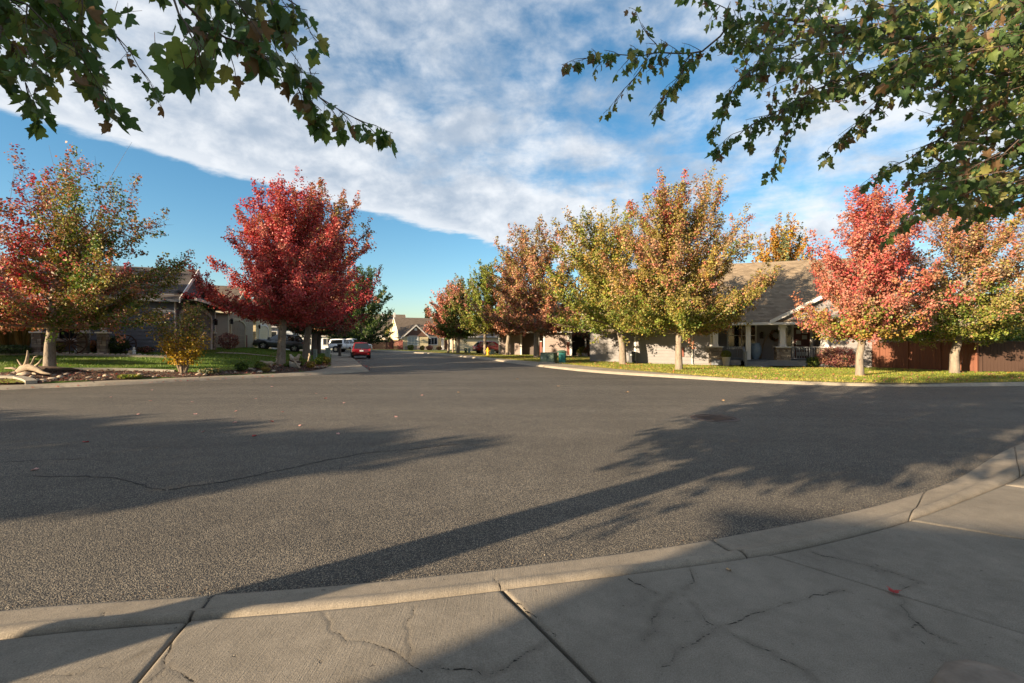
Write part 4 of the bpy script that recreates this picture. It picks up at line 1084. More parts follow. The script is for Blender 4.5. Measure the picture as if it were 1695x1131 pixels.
# front window, door with glazed lights, side light, transom
window(house, 1.20, 1.18, 1.62, 1.55, 2.1, M['white'], nx=2, nz=2, fw=.11)
dr = MB().box(5.10, 6.02, 2.04, 2.09, DZ, 2.46).obj('door', M['dooroak'], house)
for i in range(5):
    for j in (0, 1):
        if (i + j) % 5 != 3: MB().box(5.24+.34*j, 5.24+.34*j+.28+.06*((i+j) % 2), 2.022, 2.038, .62+.36*i, .62+.36*i+.26).obj('door_light', M['glass_lit'], dr)
MB().lathe([(.001,-.03),(.035,-.02),(.035,.02),(.001,.03)], 10, (5.17, 2.0, 1.42), 'y').obj('handle', M['rim'], dr)
df = MB()
for (a, b) in ((4.62,4.72),(4.98,5.09),(6.03,6.20)): df.box(a, b, 2.0, 2.09, DZ, 2.86)
df.box(4.72, 4.98, 2.0, 2.09, 2.56, 2.62); df.box(5.09, 6.03, 2.0, 2.09, 2.47, 2.58); df.box(4.60, 6.22, 1.99, 2.09, 2.80, 2.92); df.obj('door_frame', M['white'], house)
MB().box(4.72, 4.98, 2.05, 2.085, DZ, 2.56).obj('side_light', M['glass'], house); MB().box(5.09, 6.03, 2.05, 2.085, 2.58, 2.80).obj('transom', M['glass'], house)
lantern(house, 6.38, 2.09, 2.05); lantern(house, 3.20, 2.09, 2.0)
for i in range(2):                                              # meter box on the garage end, low vents
    MB().box(-2.1+i*.42, -1.78+i*.42, -.10, -.024, .55, 1.15).obj('meter_box', M['brick'] if i == 0 else M['greysiding'], house)
o = thing('wreath', 'dark round wreath hanging on the porch wall of the grey bungalow', 'wreath', (0, 0, 0))
hm = Matrix.Translation((base.x, base.y, hz)) @ Matrix.Rotation(RB, 4, 'Z')
o.location = hm @ V((4.05, 1.98, 1.95)); o.rotation_euler = (0, 0, RB)
rs = np.random.RandomState(4); a = rs.rand(420)*6.283; rr_ = .30 + rs.normal(0, .045, 420)
Pw = np.stack([np.cos(a)*rr_, rs.normal(0, .035, 420), np.sin(a)*rr_], 1)
leaf_cloud('leaves', Pw, np.tile([0, -1., 0], (420, 1)), np.full(420, .10), np.array([blend(rs, {'brown': 2, 'plum': 1, 'dark': 2}) for _ in range(420)]), M['leaf'], o, rs)
mw = MB(); mw.tube([(math.cos(k*.35)*.30, 0, math.sin(k*.35)*.30) for k in range(19)], .03, 6); mw.obj('ring', M['twig'], o)
# pots and driftwood on the porch
def lathe_thing(name, label, cat, loc, prof, m, part, n=20):
    t = thing(name, label, cat, loc); MB().lathe(prof, n).obj(part, m, t, smooth=True); return t
u1 = lathe_thing('urn', 'tall blue-grey glazed urn at the top of the porch steps', 'urn', hm @ V((2.62, .75, DZ)), [(.001,0),(.18,0),(.20,.05),(.34,.40),(.36,.70),(.28,.95),(.24,1.0),(.30,1.06),(.26,1.06),(.20,.98),(.001,.9)], M['urn'], 'vessel')
dw = thing('driftwood_pole', 'crooked pale driftwood poles leaning on the porch wall', 'driftwood', hm @ V((3.0, 1.7, DZ)))
m = MB(); m.tube([(-.55,0,.0),(-.50,.05,.9),(-.62,.08,1.7),(-.75,.1,2.05)], [.05,.045,.035,.02], 7); m.obj('pole', M['driftwood'], dw, smooth=True)
m = MB(); m.tube([(.10,0,.0),(.25,.05,.8),(.55,.08,1.45),(.62,.1,1.6)], [.05,.045,.035,.02], 7); m.obj('pole', M['driftwood'], dw, smooth=True)

# planter with a clipped ball on the lawn
p = gp(1202, 606)
pl_ = thing('planter', 'round green clipped bush in a tall pale pot on the lawn by the porch steps', 'planter', p)
MB().lathe([(.001,0),(.17,0),(.24,.50),(.26,.50),(.26,.56),(.21,.56),(.20,.50),(.001,.48)], 18).obj('pot', M['pot'], pl_, smooth=False)
rs = np.random.RandomState(8); d = unit_np(rs.normal(size=(1100, 3))); leaf_cloud('foliage', d*np.array([.30,.30,.25])*(0.75+.25*rs.rand(1100,1))+np.array([0,0,.74]), d, np.full(1100,.06), np.array([blend(rs, {'green':3,'lime':2,'olive':1}) for _ in range(1100)]), M['leaf'], pl_, rs)

# ---- board fence right of the bungalow
def fence(name, label, pts, h, bw, m, post_every, cap=True, group=None, bottom=.04, pw=.11):
    root = thing(name, label, 'fence', (pts[0][0], pts[0][1], 0), 0, group); rng = random.Random(len(label)); o0 = V((pts[0][0], pts[0][1], 0))
    mes = []
    for k in range(6):
        b = MB(); t = rng.uniform(-.004, .004); b.box(-bw/2+.004, bw/2-.004, -.010+t, .010+t, bottom, h+rng.uniform(-.012, .012)); mes.append(b.mesh('board', m, bevel=.003))
    pm = MB().box(-pw/2, pw/2, -pw/2-.03, pw/2-.03, -.1, h+.06).mesh('post', m, bevel=.006)
    for (a, b) in zip(pts[:-1], pts[1:]):
        a, b = V(a), V(b); L = (b-a).length; n_ = int(L/bw); an = math.atan2(b.y-a.y, b.x-a.x)
        for i in range(n_):
            q = a.lerp(b, (i+.5)/n_); o = link(bpy.data.objects.new('board', rng.choice(mes)), root); o.location = (q.x-o0.x, q.y-o0.y, hgt(q.x, q.y)); o.rotation_euler = (0, 0, an+rng.uniform(-.006, .006))
        k = max(1, int(round(L/post_every)))
        for i in range(k+1):
            q = a.lerp(b, i/k); o = link(bpy.data.objects.new('post', pm), root); o.location = (q.x-o0.x, q.y-o0.y, hgt(q.x, q.y)); o.rotation_euler = (0, 0, an)
        for z in (.35, h-.25):
            r_ = MB(); r_.bar((a.x-o0.x, a.y-o0.y, hgt(a.x, a.y)+z), (b.x-o0.x, b.y-o0.y, hgt(b.x, b.y)+z), .04, .09); o = r_.obj('rail', m, root); o.location = V((-math.sin(an), math.cos(an), 0))*.032
        if cap:
            r_ = MB(); r_.bar((a.x-o0.x, a.y-o0.y, hgt(a.x, a.y)+h+.03), (b.x-o0.x, b.y-o0.y, hgt(b.x, b.y)+h+.03), .09, .035); r_.obj('top_rail', m, root)
    return root
fa, fb, fc = gp(1412, 607.5), gp(1617, 616), gp(1740, 617)
fd = V((fc.x+14, fc.y+3.0))
fence('board_fence', 'warm brown cedar board fence running from the grey bungalow', [fa.to_2d(), fb.to_2d()], 1.50, .14, M['cedar'], 1.55)
fence('board_fence', 'dark weathered board fence in shade past the brown fence', [(fb.x+.16, fb.y+.02), fc.to_2d(), fd], 1.46, .14, M['cedar_shaded'], 2.2)

# ---- mauve-grey house behind the maples
b2 = on(900, 50); RB2 = R(-8)
h2 = thing('house', 'mauve grey house with dark porch half hidden behind the maples', 'house', (b2.x, b2.y, hgt(b2.x, b2.y)), RB2)
walls(h2, 0, 2.75, 0, 8, -.2, 2.9, M['mauve'], 'flr'); walls(h2, -5.2, -2.6, 1.2, 8, -.2, 2.9, M['mauve'], 'flr'); walls(h2, 7.6, 10.6, .3, 8, -.2, 2.9, M['brownsiding'], 'flr')
lapwall(h2, [((2.75,2.6,-.2),(7.6,2.6,-.2),(7.6,2.6,2.9),(2.75,2.6,2.9)), ((-2.6,2.0,-.2),(0,2.0,-.2),(0,2.0,2.9),(-2.6,2.0,2.9))], M['brownsiding'])
gable_x(h2, -5.6, 10.8, -.2, 8.6, 2.9, 6.0, M['roof_r'], M['white'], wallm=M['mauve'])
for x in (-.62, 2.95):
    c = MB(); c.box(x-.12, x+.12, -.12, .12, 0, 2.8); c.box(x-.42, x+.42, -.06, .06, 1.5, 1.58); c.obj('column', M['white'], h2)
    MB().box(x+.14 if x < 0 else x-.42, x+.42 if x < 0 else x-.14, -.05, .05, .05, 1.49).obj('brick_panel', M['brick'], h2)
for x in (4.55, 7.5): MB().box(x-.07, x+.07, .1, .24, 0, 2.85).obj('post', M['white'], h2)
MB().box(4.62, 7.43, .12, .22, 1.78, 1.92).objs('porch_beam', M['white'], h2)
window(h2, 5.0, 1.1, 1.6, 1.2, 2.6, M['white'], nx=2); 
cb2 = MB()
for x in (2.60, -.02, -2.72, -5.2): cb2.box(x-.03, x+.14, (-.04 if x > -1 else 1.16), (-.001 if x > -1 else 1.199), 0, 2.8)
cb2.objs('corner_board', M['white'], h2)

# ---- cream house at the end of the street
b3 = on(667, 84); RB3 = R(24)
h3 = thing('house', 'cream house with umber roof and brown front gable at the street end', 'house', (b3.x, b3.y, hgt(b3.x, b3.y)), RB3)
K, W_ = M['cream'], M['white']
walls(h3, 0, 4.7, 0, 3, -.2, 2.55, K, 'flr'); walls(h3, 4.7, 9.5, 1.3, 6, -.2, 2.55, K, 'fr'); walls(h3, 9.5, 24, -1.5, 8, -.2, 2.6, K, 'flr')
walls(h3, -.12, 16, 3, 14, -.2, 3.0, K, 'lrb')
gable_x(h3, -.14, 16.2, 2.2, 13.8, 2.7, 6.35, M['roof_c'], W_, over=.3, side=.2, wallm=K)
gable_y(h3, 0, 4.7, -.1, 7, 2.5, 4.6, M['roof_c'], W_, over=.35, front=.35, wallm=M['shake'], gutters=False)
gable_x(h3, 9.0, 24.4, -1.8, 8.2, 2.6, 5.0, M['roof_c'], W_, over=.3, side=.2, wallm=K)
window(h3, .95, .95, 1.75, 1.35, 0, W_, nx=3, glass='glass_lit', fw=.14); window(h3, 5.0, .95, 1.75, 1.25, 1.3, W_, nx=3, fw=.12)
MB().prism([(.85,-.085,2.47),(2.8,-.085,2.47),(2.5,-.085,2.62),(1.15,-.085,2.62)], (0,-.04,0)).obj('window_head', W_, h3)
for k in range(5): MB().box(.35+k*.82, .35+k*.82+.79, -.11, -.026, -.1, .62).obj('stone_base', M['mauve'], h3)
MB().box(2.1, 2.6, -.15, -.10, 3.55, 4.0).obj('vent', W_, h3)
for x in (7.6, 9.3): MB().box(x-.2, x+.2, .2, .6, -.1, 2.5).obj('column', W_, h3)
MB().box(8.3, 9.1, 1.24, 1.28, 0, 2.1).obj('door', M['dooroak'], h3)
ch = MB(); ch.box(-.3, .0, 8, 8.3, 6.0, 7.3); ch.obj('vent_pipe', W_, h3)
# brown-roofed neighbour, small shed and red fence on its left
b4 = on(618, 112)
h4 = thing('house', 'far house whose plain brown roof rises left of the cream house', 'house', (b4.x, b4.y, 0), R(20))
walls(h4, -8, 8, 0, 10, -.2, 3.4, M['tan'], 'fblr'); gable_x(h4, -8, 8, 0, 10, 3.4, 8.6, M['roof_c'], W_, wallm=M['tan'])
MB().box(2.2, 2.7, 3.2, 3.7, 6.5, 8.7).obj('chimney', W_, h4)
b5 = on(632, 92)
h5 = thing('shed', 'small gabled garden shed with white trim behind the red fence', 'shed', (b5.x, b5.y, 0), R(-4))
walls(h5, -1.5, 1.5, 0, 3, -.1, 1.75, M['tan'], 'fblr'); gable_y(h5, -1.5, 1.5, 0, 3, 1.75, 2.6, M['roof_c'], W_, over=.2, front=.2, wallm=M['tan'])
fp = [on(590, 83).to_2d(), on(666.5, 83.4).to_2d()]
fence('board_fence', 'deep red stained board fence left of the cream house', fp, 1.72, .20, M['redfence'], 2.4)

# ---- houses along the left side: x runs up the street, -y faces the street
RL = math.atan2(.932, -.363); US, NH = V((-.363, .932)), V((.932, .363)); K0 = V(flat(612, 615.2))
def left_origin(s, setback): return K0 - NH*setback + US*s
def left_house(name, label, s, setback, z): q = left_origin(s, setback); return thing(name, label, 'house', (q.x, q.y, z), RL)
S = M['slate']
l1 = left_house('house', 'dark slate house with white-trimmed arched garage door and charcoal roof', 4.4, 9.6, .99)
walls(l1, 0, 8.7, 0, 12, -.5, 3.05, S, 'flr')
walls(l1, -3.0, 9.5, 12, 24, -.5, 3.6, S, 'flr')
gable_y(l1, 0, 6.4, 0, 14, 3.02, 4.85, M['roof_l'], W_, over=.38, front=.30, wallm=S, gutters=False, sof=M['slate'])
rr = MB(); rr.lap((8.95,-.02,2.95),(8.95,12,2.95),(5.6,12,3.75),(5.6,-.02,3.75), course=.16, lip=.014); rr.obj('roof', M['roof_l'], l1)
# pent roof above the door with its gutter
pr = MB(); pr.lap((-.2,-.95,2.86),(8.9,-.95,2.86),(8.9,-.02,3.35),(-.2,-.02,3.35), course=.16, lip=.014); pr.box(-.2, 8.9, -.95, -.02, 2.74, 2.80); pent = pr.obj('pent_roof', M['roof_l'], l1)
MB().box(-.22, 8.92, -1.06, -.955, 2.74, 2.90).objs('gutter', W_, pent)
arch_door(l1, .95, 7.35, 0.0, 1.95, 2.48, 0, M['slatedoor'], W_, tw=.26)
MB().box(8.55, 8.74, -.05, -.001, 0, 2.75).objs('corner_board', W_, l1); MB().box(-.05, .12, -.05, -.001, 0, 2.75).objs('corner_board', W_, l1)
stone_pier(l1, 7.68, 8.50, -.13, .0, 0, 1.12, 61); MB().box(7.62, 8.54, -.17, -.002, 1.125, 1.20).obj('stone_cap', W_, l1)
lantern(l1, 8.1, -.026, 1.95)
gable_x(l1, -3.0, 9.5, 12, 26, 3.6, 7.3, M['roof_l'], W_, over=.4, side=.4, wallm=S)
# side porch facing the camera: piers with white caps, posts, a long roof
po = MB(); po.lap((-2.3,12.5,2.55),(-2.3,3.8,2.55),(-.01,3.8,3.05),(-.01,12.5,3.05), course=.16, lip=.014); po.box(-2.3, -.02, 3.8, 12.5, 2.44, 2.50); po.obj('porch_roof', M['roof_l'], l1)
MB().box(-2.42, -2.31, 3.7, 12.6, 2.40, 2.60).objs('gutter', W_, l1)
def side_t(px, off):
    o_ = left_origin(4.4 - off, 9.6); r_ = ray(px, 0)[0]; return (o_.x - r_*o_.y)/(NH.x - r_*NH.y)
for k, px in enumerate((138, 171, 64)):
    y = side_t(px, 1.5); stone_pier(l1, -1.68, -1.32, y-.17, y+.17, -.3, .95, 70+k, W_)
    MB().box(-1.59, -1.41, y-.09, y+.09, 1.03, 2.43).obj('column', W_, l1)
for y in (3.6, 6.3): window(l1, y, .7, 1.1, 1.4, 0, W_, nx=1, nz=2, axis='l')

l2 = left_house('house', 'tan house with arched garage door and brick corner bases', 17.2, 9.6, 1.0)
walls(l2, .2, 12, 0, 12, -.5, 3.1, M['tan'], 'flr'); walls(l2, -1.6, .2, 1.6, 12, -.5, 3.1, M['tan'], 'fl')
gable_y(l2, .2, 12, 0, 12, 3.1, 5.6, M['roof_c'], M['creamdoor'], wallm=M['tan'])
arch_door(l2, 1.1, 7.2, 0, 1.85, 2.35, 0, M['tandoor'], M['creamdoor'], tw=.25)
for x in (.22, 7.6): MB().box(x, x+.55, -.10, -.024, 0, 1.15).obj('brick_base', M['brick'], l2)
lantern(l2, .55, -.026, 2.2); MB().tube([(.08,-.06,2.9),(.08,-.06,.1)], .05, 8).obj('downspout', M['creamdoor'], l2)
l3 = left_house('house', 'pale yellow house with a small arched garage door', 31.0, 9.6, 1.0)
walls(l3, 0, 13, 0, 12, -.5, 3.1, M['cream'], 'flr'); gable_y(l3, 0, 13, 0, 12, 3.1, 5.6, M['roof_c'], W_, wallm=M['cream'])
arch_door(l3, 2.2, 9.4, 0, 1.9, 2.4, 0, M['creamdoor'], W_, tw=.3); lantern(l3, 1.2, -.026, 2.2)
l4 = left_house('house', 'pale blue-white house beyond the grey parked car', 46, 7.2, .78)
walls(l4, 0, 12, 0, 14, -.5, 3.0, M['paleblue'], 'flr'); gable_y(l4, 0, 12, 0, 14, 3.0, 5.2, M['roof_l'], W_, wallm=M['paleblue'])
window(l4, 2.0, .9, 1.5, 1.2, 0, W_, nx=2, axis='l'); window(l4, 4.5, .9, 1.5, 1.2, 0, W_, nx=2, axis='l')
for x in (1.2, 7.0): MB().box(x, x+4.6, -.05, -.024, 0, 2.2).obj('garage_door', M['white'], l4)
q5 = on(495, 88)
l5 = thing('house', 'white house with grey roof behind the white pickup', 'house', (q5.x, q5.y, 0), R(12))
walls(l5, -9, 9, 0, 10, -.3, 2.9, M['paleblue'], 'fblr'); gable_x(l5, -9, 9, 0, 10, 2.9, 5.8, M['roof_l'], W_, wallm=M['paleblue'])
for x in (-3.0, .8, 4.4): window(l5, x, .9, 1.4, 1.2, 0, W_, nx=2)
for x in (-1.0, 3.3): MB().box(x-.12, x+.12, -.30, -.06, 0, 2.7).obj('column', W_, l5)

# ---- two-storey neighbours behind the camera; their walls and roofs throw the long evening shadows across the bend
def two_storey(label, cx, cy, wd, dp, he, rot, m):
    h_ = thing('house', label, 'house', (cx, cy, .06), rot)
    walls(h_, 0, wd, -dp, 0, -.1, he, m, 'fblr'); over = .25
    X0, X1, Y0, Y1, xm0, xm1, ym = -over, wd+over, -dp-over, over, dp*.5, wd-dp*.5, -dp*.5; zr = he + dp*.5*.18
    b = MB(); A, B_, C_, D_ = (X0,Y0,he),(X1,Y0,he),(X1,Y1,he),(X0,Y1,he); r1, r2 = (xm0,ym,zr),(xm1,ym,zr)
    b.lap(A, B_, r2, r1, course=.3, lip=.03); b.lap(C_, D_, r1, r2, course=.3, lip=.03); b.lap(D_, A, r1, r1, course=.3, lip=.03); b.lap(B_, C_, r2, r2, course=.3, lip=.03)
    b.add([(X0,Y0,he-.02),(X1,Y0,he-.02),(X1,Y1,he-.02),(X0,Y1,he-.02)], [(3,2,1,0)])
    b.obj('roof', M['roof_l'], h_)
    for z in (.9, 3.4):
        for i in range(int(wd/3)):
            if z+1.3 < he:
                m_ = MB(); x = 1+i*3; m_.box(x-.08, x+1.28, .024, .07, z-.08, z+1.38); wf = m_.obj('window', W_, h_); MB().box(x, x+1.2, .071, .078, z, z+1.3).obj('pane', M['glass'], wf)
    return h_
RA = R(-13)
ax = V((math.cos(RA), math.sin(RA)))
eb = V((-14.0, -7.7))
two_storey('grey two-storey house behind the viewpoint', *eb, 15, 9, 5.05, RA, M['greysiding'])
# ------------------------------------------------------------------ street trees
def tree_at(px, py, top_y, half_px, name, label, palette, seed, clear=1.9, tr=.15, n=16000, leaf=.15, shape='maple', Y=None, centre=None, **kw):
    b = gp(px, py) if Y is None else on(px, Y)
    h = (CY-top_y)*b.y/F + CAM_H - b.z; rad = half_px*b.y/F
    lean = ((centre-px)*b.y/F if centre else 0, 0)
    near = b.y < 27
    kw.setdefault('fill', 3.2 if near else 1.75)
    return make_tree(name, label, b, h, rad, clear, tr, palette, seed, n=n, leaf=leaf*(1.0 if near else 1.28), shape=shape, lean=lean, **kw)
NM = 'maple_tree'
tree_at(1580, 618, 330, 122, NM, 'tan and olive maple with green low leaves before the brown fence', pal({'lime':3,'green':3,'olive':3}, {'olive':4,'tan':4,'rust':2}, {'tan':4,'rust':4,'olive':2,'pink':1}, (.25, .5)), 11, clear=1.75, tr=.165, n=17000, leaf=.125, centre=1618)
tree_at(1423, 622, 326, 92, NM, 'pinkish red maple with pale trunk at the left end of the brown fence', pal({'olive':3,'gold':3,'pink':2,'lime':2}, {'pink':5,'red':2,'rust':4,'tan':2}, {'red':4,'pink':4,'rust':3}, (.18, .45)), 12, clear=1.75, tr=.14, n=17000, leaf=.125, centre=1450, spiky=1.25)
tree_at(1124, 612, 305, 140, NM, 'big olive gold maple with pale trunk before the grey bungalow', pal({'lime':5,'olive':4,'green':2,'gold':1}, {'olive':6,'gold':2,'tan':2,'rust':1,'pink':.4}, {'olive':5,'tan':3,'gold':1,'rust':2,'red':.8}, (.24, .5), east=(.6, {'olive':5,'tan':3,'rust':2})), 13, clear=2.2, tr=.165, n=30000, leaf=.125, limbs=60, centre=1126, spiky=1.3)
tree_at(1031, 603, 350, 124, NM, 'yellow green maple left of the dark wheeled bin', pal({'lime':5,'olive':3,'green':2}, {'olive':4,'gold':3,'lime':4}, {'olive':4,'gold':2,'lime':2,'tan':1}), 14, clear=2.4, tr=.21, n=24000, leaf=.135, limbs=60, centre=990)
tree_at(990, 590.5, 430, 55, NM, 'small dark maple standing before the mauve house porch', pal({'dark':3,'plum':2,'brown':2}, {'brown':3,'green':2,'plum':2}, {'rust':2,'green':3}), 15, clear=2.0, tr=.17, n=8000, leaf=.17)
tree_at(888, 592, 370, 98, NM, 'russet maple with dark trunk beside the green transformer box', pal({'brown':4,'plum':1,'rust':3,'olive':1}, {'rust':5,'brown':1,'olive':3,'tan':2}, {'rust':3,'olive':4,'tan':4}), 16, clear=2.7, tr=.24, n=20000, leaf=.17, limbs=60, spiky=1.3)
tree_at(840, 588, 415, 44, NM, 'rusty pink maple behind the yellow hydrant and maroon car', pal({'brown':3,'rust':3}, {'rust':4,'tan':3,'brown':1}, {'rust':3,'tan':3,'olive':2}), 17, clear=2.4, tr=.2, n=11000, leaf=.18, centre=852)
tree_at(803, 580, 436, 40, NM, 'tall bright yellow-green maple behind the maroon car', pal({'lime':4,'olive':3,'gold':1}, {'lime':5,'green':2,'olive':2}, {'green':3,'lime':3,'olive':2}), 18, Y=49.5, clear=2.6, tr=.17, n=12000, leaf=.17)
tree_at(758, 584.5, 462, 42, NM, 'dark green maple rightmost of the three trunks before the cream house', pal({'green':4,'dark':2,'olive':1}, {'green':4,'olive':3,'rust':1}, {'tan':3,'green':3,'pink':2}), 19, clear=2.2, tr=.2, n=11000, leaf=.2, centre=768)
tree_at(742, 584, 486, 36, NM, 'small salmon pink maple leftmost of the three trunks before the cream house', pal({'pink':3,'rust':3}, {'pink':5,'rust':2,'tan':2}, {'pink':5,'tan':3}), 20, clear=2.2, tr=.15, n=8500, leaf=.2, centre=735)
tree_at(750, 583.5, 470, 26, NM, 'slim pinkish tree with the middle trunk of the three before the cream house', pal({'rust':3,'olive':2}, {'pink':4,'rust':2,'tan':2}, {'pink':4,'tan':3}), 21, clear=2.6, tr=.12, n=7000, leaf=.2)
tree_at(82, 612, 282, 166, NM, 'half bare red and green maple on the left garden bed by the driftwood', pal({'red':3,'rust':3,'olive':2,'brown':2}, {'rust':4,'crimson':5,'red':2,'brown':3,'plum':1}, {'brown':4,'plum':3,'crimson':4}, (.30, .6), east=(0.15, {'olive':5,'green':4,'rust':2,'brown':2})), 22, clear=1.85, tr=.165, n=17000, leaf=.125, bare_top=.5, limbs=48, centre=126, spiky=1.3)
tree_at(465, 605, 314, 106, NM, 'broad bright crimson maple nearest the street on the left', pal({'red':5,'crimson':3,'rust':1}, {'red':5,'crimson':2,'pink':2}, {'crimson':3,'red':4,'rust':2}, (.2, .6)), 23, clear=2.5, tr=.19, n=26000, leaf=.13, centre=486, limbs=60, spiky=1.25)
tree_at(507, 595, 312, 98, NM, 'tall red maple with rusty tip behind the crimson one', pal({'crimson':4,'brown':2,'plum':1}, {'red':4,'crimson':3,'rust':2}, {'rust':4,'brown':3,'crimson':1,'olive':1}, (.25, .58)), 24, clear=2.6, tr=.22, n=22000, leaf=.15, limbs=60, centre=545, spiky=1.4)
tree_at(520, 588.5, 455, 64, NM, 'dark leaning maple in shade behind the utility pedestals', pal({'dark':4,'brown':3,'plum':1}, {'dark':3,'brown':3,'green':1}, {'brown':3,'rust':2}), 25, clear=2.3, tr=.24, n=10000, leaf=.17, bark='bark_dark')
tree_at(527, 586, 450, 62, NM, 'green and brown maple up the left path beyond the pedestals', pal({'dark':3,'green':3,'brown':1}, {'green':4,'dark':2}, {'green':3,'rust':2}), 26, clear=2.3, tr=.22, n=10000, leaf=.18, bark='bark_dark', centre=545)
tree_at(598, 582, 438, 52, 'green_tree', 'large deep green tree beyond the white pickup', pal({'dark':5,'green':2}, {'dark':4,'green':4}, {'green':4,'dark':3,'olive':.5}), 27, Y=72, clear=1.6, tr=.26, n=20000, leaf=.21, group='trees at the left bend', limbs=60)
tree_at(572, 583, 470, 30, 'green_tree', 'narrow dark tree left of the large green tree', pal({'dark':5,'plum':1}, {'dark':4,'green':2}, {'dark':3,'green':3}), 28, Y=80, clear=1.4, tr=.2, n=9000, leaf=.24, group='trees at the left bend')
# behind the roofs
tree_at(1298, 580, 376, 62, 'poplar_tree', 'tall golden and grey-green wind-combed tree rising behind the bungalow roof', lambda rs, tz, r, az: blend(rs, {'orange':4,'gold':3,'yellow':1} if (abs(math.sin(az*1.5)) > .45 and tz > .35) else {'grey':4,'olive':3,'gold':1}), 31, Y=50, clear=2, tr=.25, n=20000, leaf=.22, shape='plume', spiky=2.2, group=None, limbs=60)
for px, top, Y, hp, s_, lb in ((707, 511, 125, 10, 41, 'small dark conifer left of its twin above the cream roof'), (725, 507, 128, 9, 42, 'small dark conifer right of its twin above the cream roof')):
    tree_at(px, 575, top, hp, 'conifer_tree', lb, pal({'pine':1}, {'pine':4,'dark':1}, {'pine':3,'dark':1}), s_, Y=Y, clear=2, tr=.2, n=5000, leaf=.42, shape='cone', group='conifers behind the cream house', limbs=26)
def hedge_tree(px, Y, top, hp, mixd, s_, lb, n=6000, leaf=.13, name='tall_shrub'):
    b = on(px, Y); h = (CY-top)*Y/F + CAM_H - b.z; shrub(name, lb, b, hp*Y/F, hp*Y/F*.8, h, mixd, s_, n=n, leaf=leaf, stems=7, cat='shrub', hollow=.35)
hedge_tree(1478, 30, 548, 34, {'lime':3,'green':3,'olive':1}, 51, 'bright yellow-green shrub rising over the left of the brown fence')
hedge_tree(1545, 31, 515, 48, {'dark':4,'green':3}, 52, 'tall dark green shrub rising over the middle of the brown fence', n=9000)
hedge_tree(1640, 30, 520, 52, {'green':3,'dark':2,'olive':2}, 53, 'green shrub rising behind the dark fence', n=9000)
hedge_tree(842, 60, 556, 11, {'dark':3,'green':3}, 54, 'dense green hedge bush right of the maroon car', n=3500, leaf=.14)
hedge_tree(650, 98, 540, 14, {'olive':3,'green':3,'gold':1}, 55, 'pale olive tree showing between the shed and the cream house', n=3000, leaf=.3)
for k, (px, Y, top, hp) in enumerate(((580, 120, 520, 40), (790, 100, 520, 34), (880, 95, 525, 40), (960, 88, 520, 45), (1045, 75, 500, 45), (1130, 70, 490, 60), (1440, 60, 500, 50), (1600, 55, 490, 60), (1690, 50, 480, 60), (455, 110, 525, 40), (390, 100, 520, 40))):
    hedge_tree(px, Y, top, hp, ({'green':3,'olive':2,'dark':1}, {'olive':2,'tan':2,'rust':1}, {'dark':3,'green':2})[k % 3], 60+k, ['far green tree in the gap left of the shed roof', 'far tan tree behind the maroon car', 'far dark tree behind the transformer box', 'far green tree behind the mauve house', 'far tan tree behind the yellow-green maple', 'far dark tree behind the big olive maple', 'green tree behind the right end of the bungalow', 'tan tree far behind the brown fence', 'dark tree at the far right behind the fence', 'far dull green tree behind the pale yellow house', 'far tan tree behind the tan house'][k], n=3600, leaf=.36, name='far_tree')

# unseen maples and house added to shade the left lawn, and the tree behind the camera on the left
make_tree(NM, 'maple in the left neighbour\'s garden, nearer the side street', V((-33.5, 14.5, .3)), 9.5, 4.6, 1.0, .18, pal({'rust':1,'olive':1}, {'rust':1,'red':1}, {'red':1}), 91, n=9000, leaf=.48, fill=1.4)
make_tree(NM, 'maple in the left neighbour\'s garden, farther from the side street', V((-38.0, 19.0, .6)), 10.5, 5.2, 1.0, .2, pal({'rust':1,'olive':1}, {'rust':1,'red':1}, {'red':1}), 92, n=9000, leaf=.50, fill=1.4)
qn = V((-46, 12)); two_storey('unseen slate house added for shade left of the garden bed, across the side street corner', qn.x, qn.y+9, 16, 10, 5.2, R(25), M['slate'])

# unseen hedge added behind the camera, shaped to shadow the road's left half
hd = thing('hedge', 'unseen arborvitae hedge added for its shadow, behind and left of the viewpoint', 'hedge', V((-19.75, -6.5, .06)), RA)
rs = np.random.RandomState(95); n = 20000; Pq = np.stack([-rs.rand(n)*15, -rs.rand(n)*1.3, rs.rand(n)*6.15], 1); Pq[:, 2] += .12*np.sin(Pq[:, 0]*2.1)*(Pq[:, 2] > 5.6)
leaf_cloud('foliage', Pq, np.tile([0, .5, .3], (n, 1)), rs.uniform(.22, .42, n), np.array([PAL['dark'], PAL['green'], PAL['deep']])[rs.randint(0, 3, n)], M['leaf'], hd, rs)
hs_ = MB()
for k in range(15): hs_.tube([(-.5-k, -.65, 0), (-.5-k, -.65, 5.4)], [.10, .03], 6)
hs_.obj('trunks', M['bark_dark'], hd)

# ---- the two maples that reach into the picture overhead
tl = make_tree('maple_tree', 'green maple on the near left whose twigs hang into the top left', V((-5.75, -.30, .06)), 8.8, 3.3, 3.0, .215, pal({'green':4,'dark':2}, {'green':4,'dark':1}, {'green':3,'olive':1}), 93, n=13000, leaf=.18, group=None, limbs=60, fill=2.2)
sp = Spray(tl, 301); P3 = lambda L_: [at(*q) for q in L_]
trunk_l = V((-5.65, -.25, 3.0))
a0 = at(-260, -60, 2.7)
sp.branch([trunk_l, V((-4.6, 1.0, 3.5)), a0, *P3([(-80,-40,2.75), (40,10,2.8), (110,70,2.85), (150,120,2.9)])], .03, .004, every=.085, tl=(.12,.30), per=7, size=(.080,.125), start=.55)
sp.branch(P3([(-60,-60,2.9), (0,40,2.95), (30,110,3.0), (55,165,3.05)]), .008, .002, every=.07, tl=(.10,.22), per=6, size=(.075,.115))
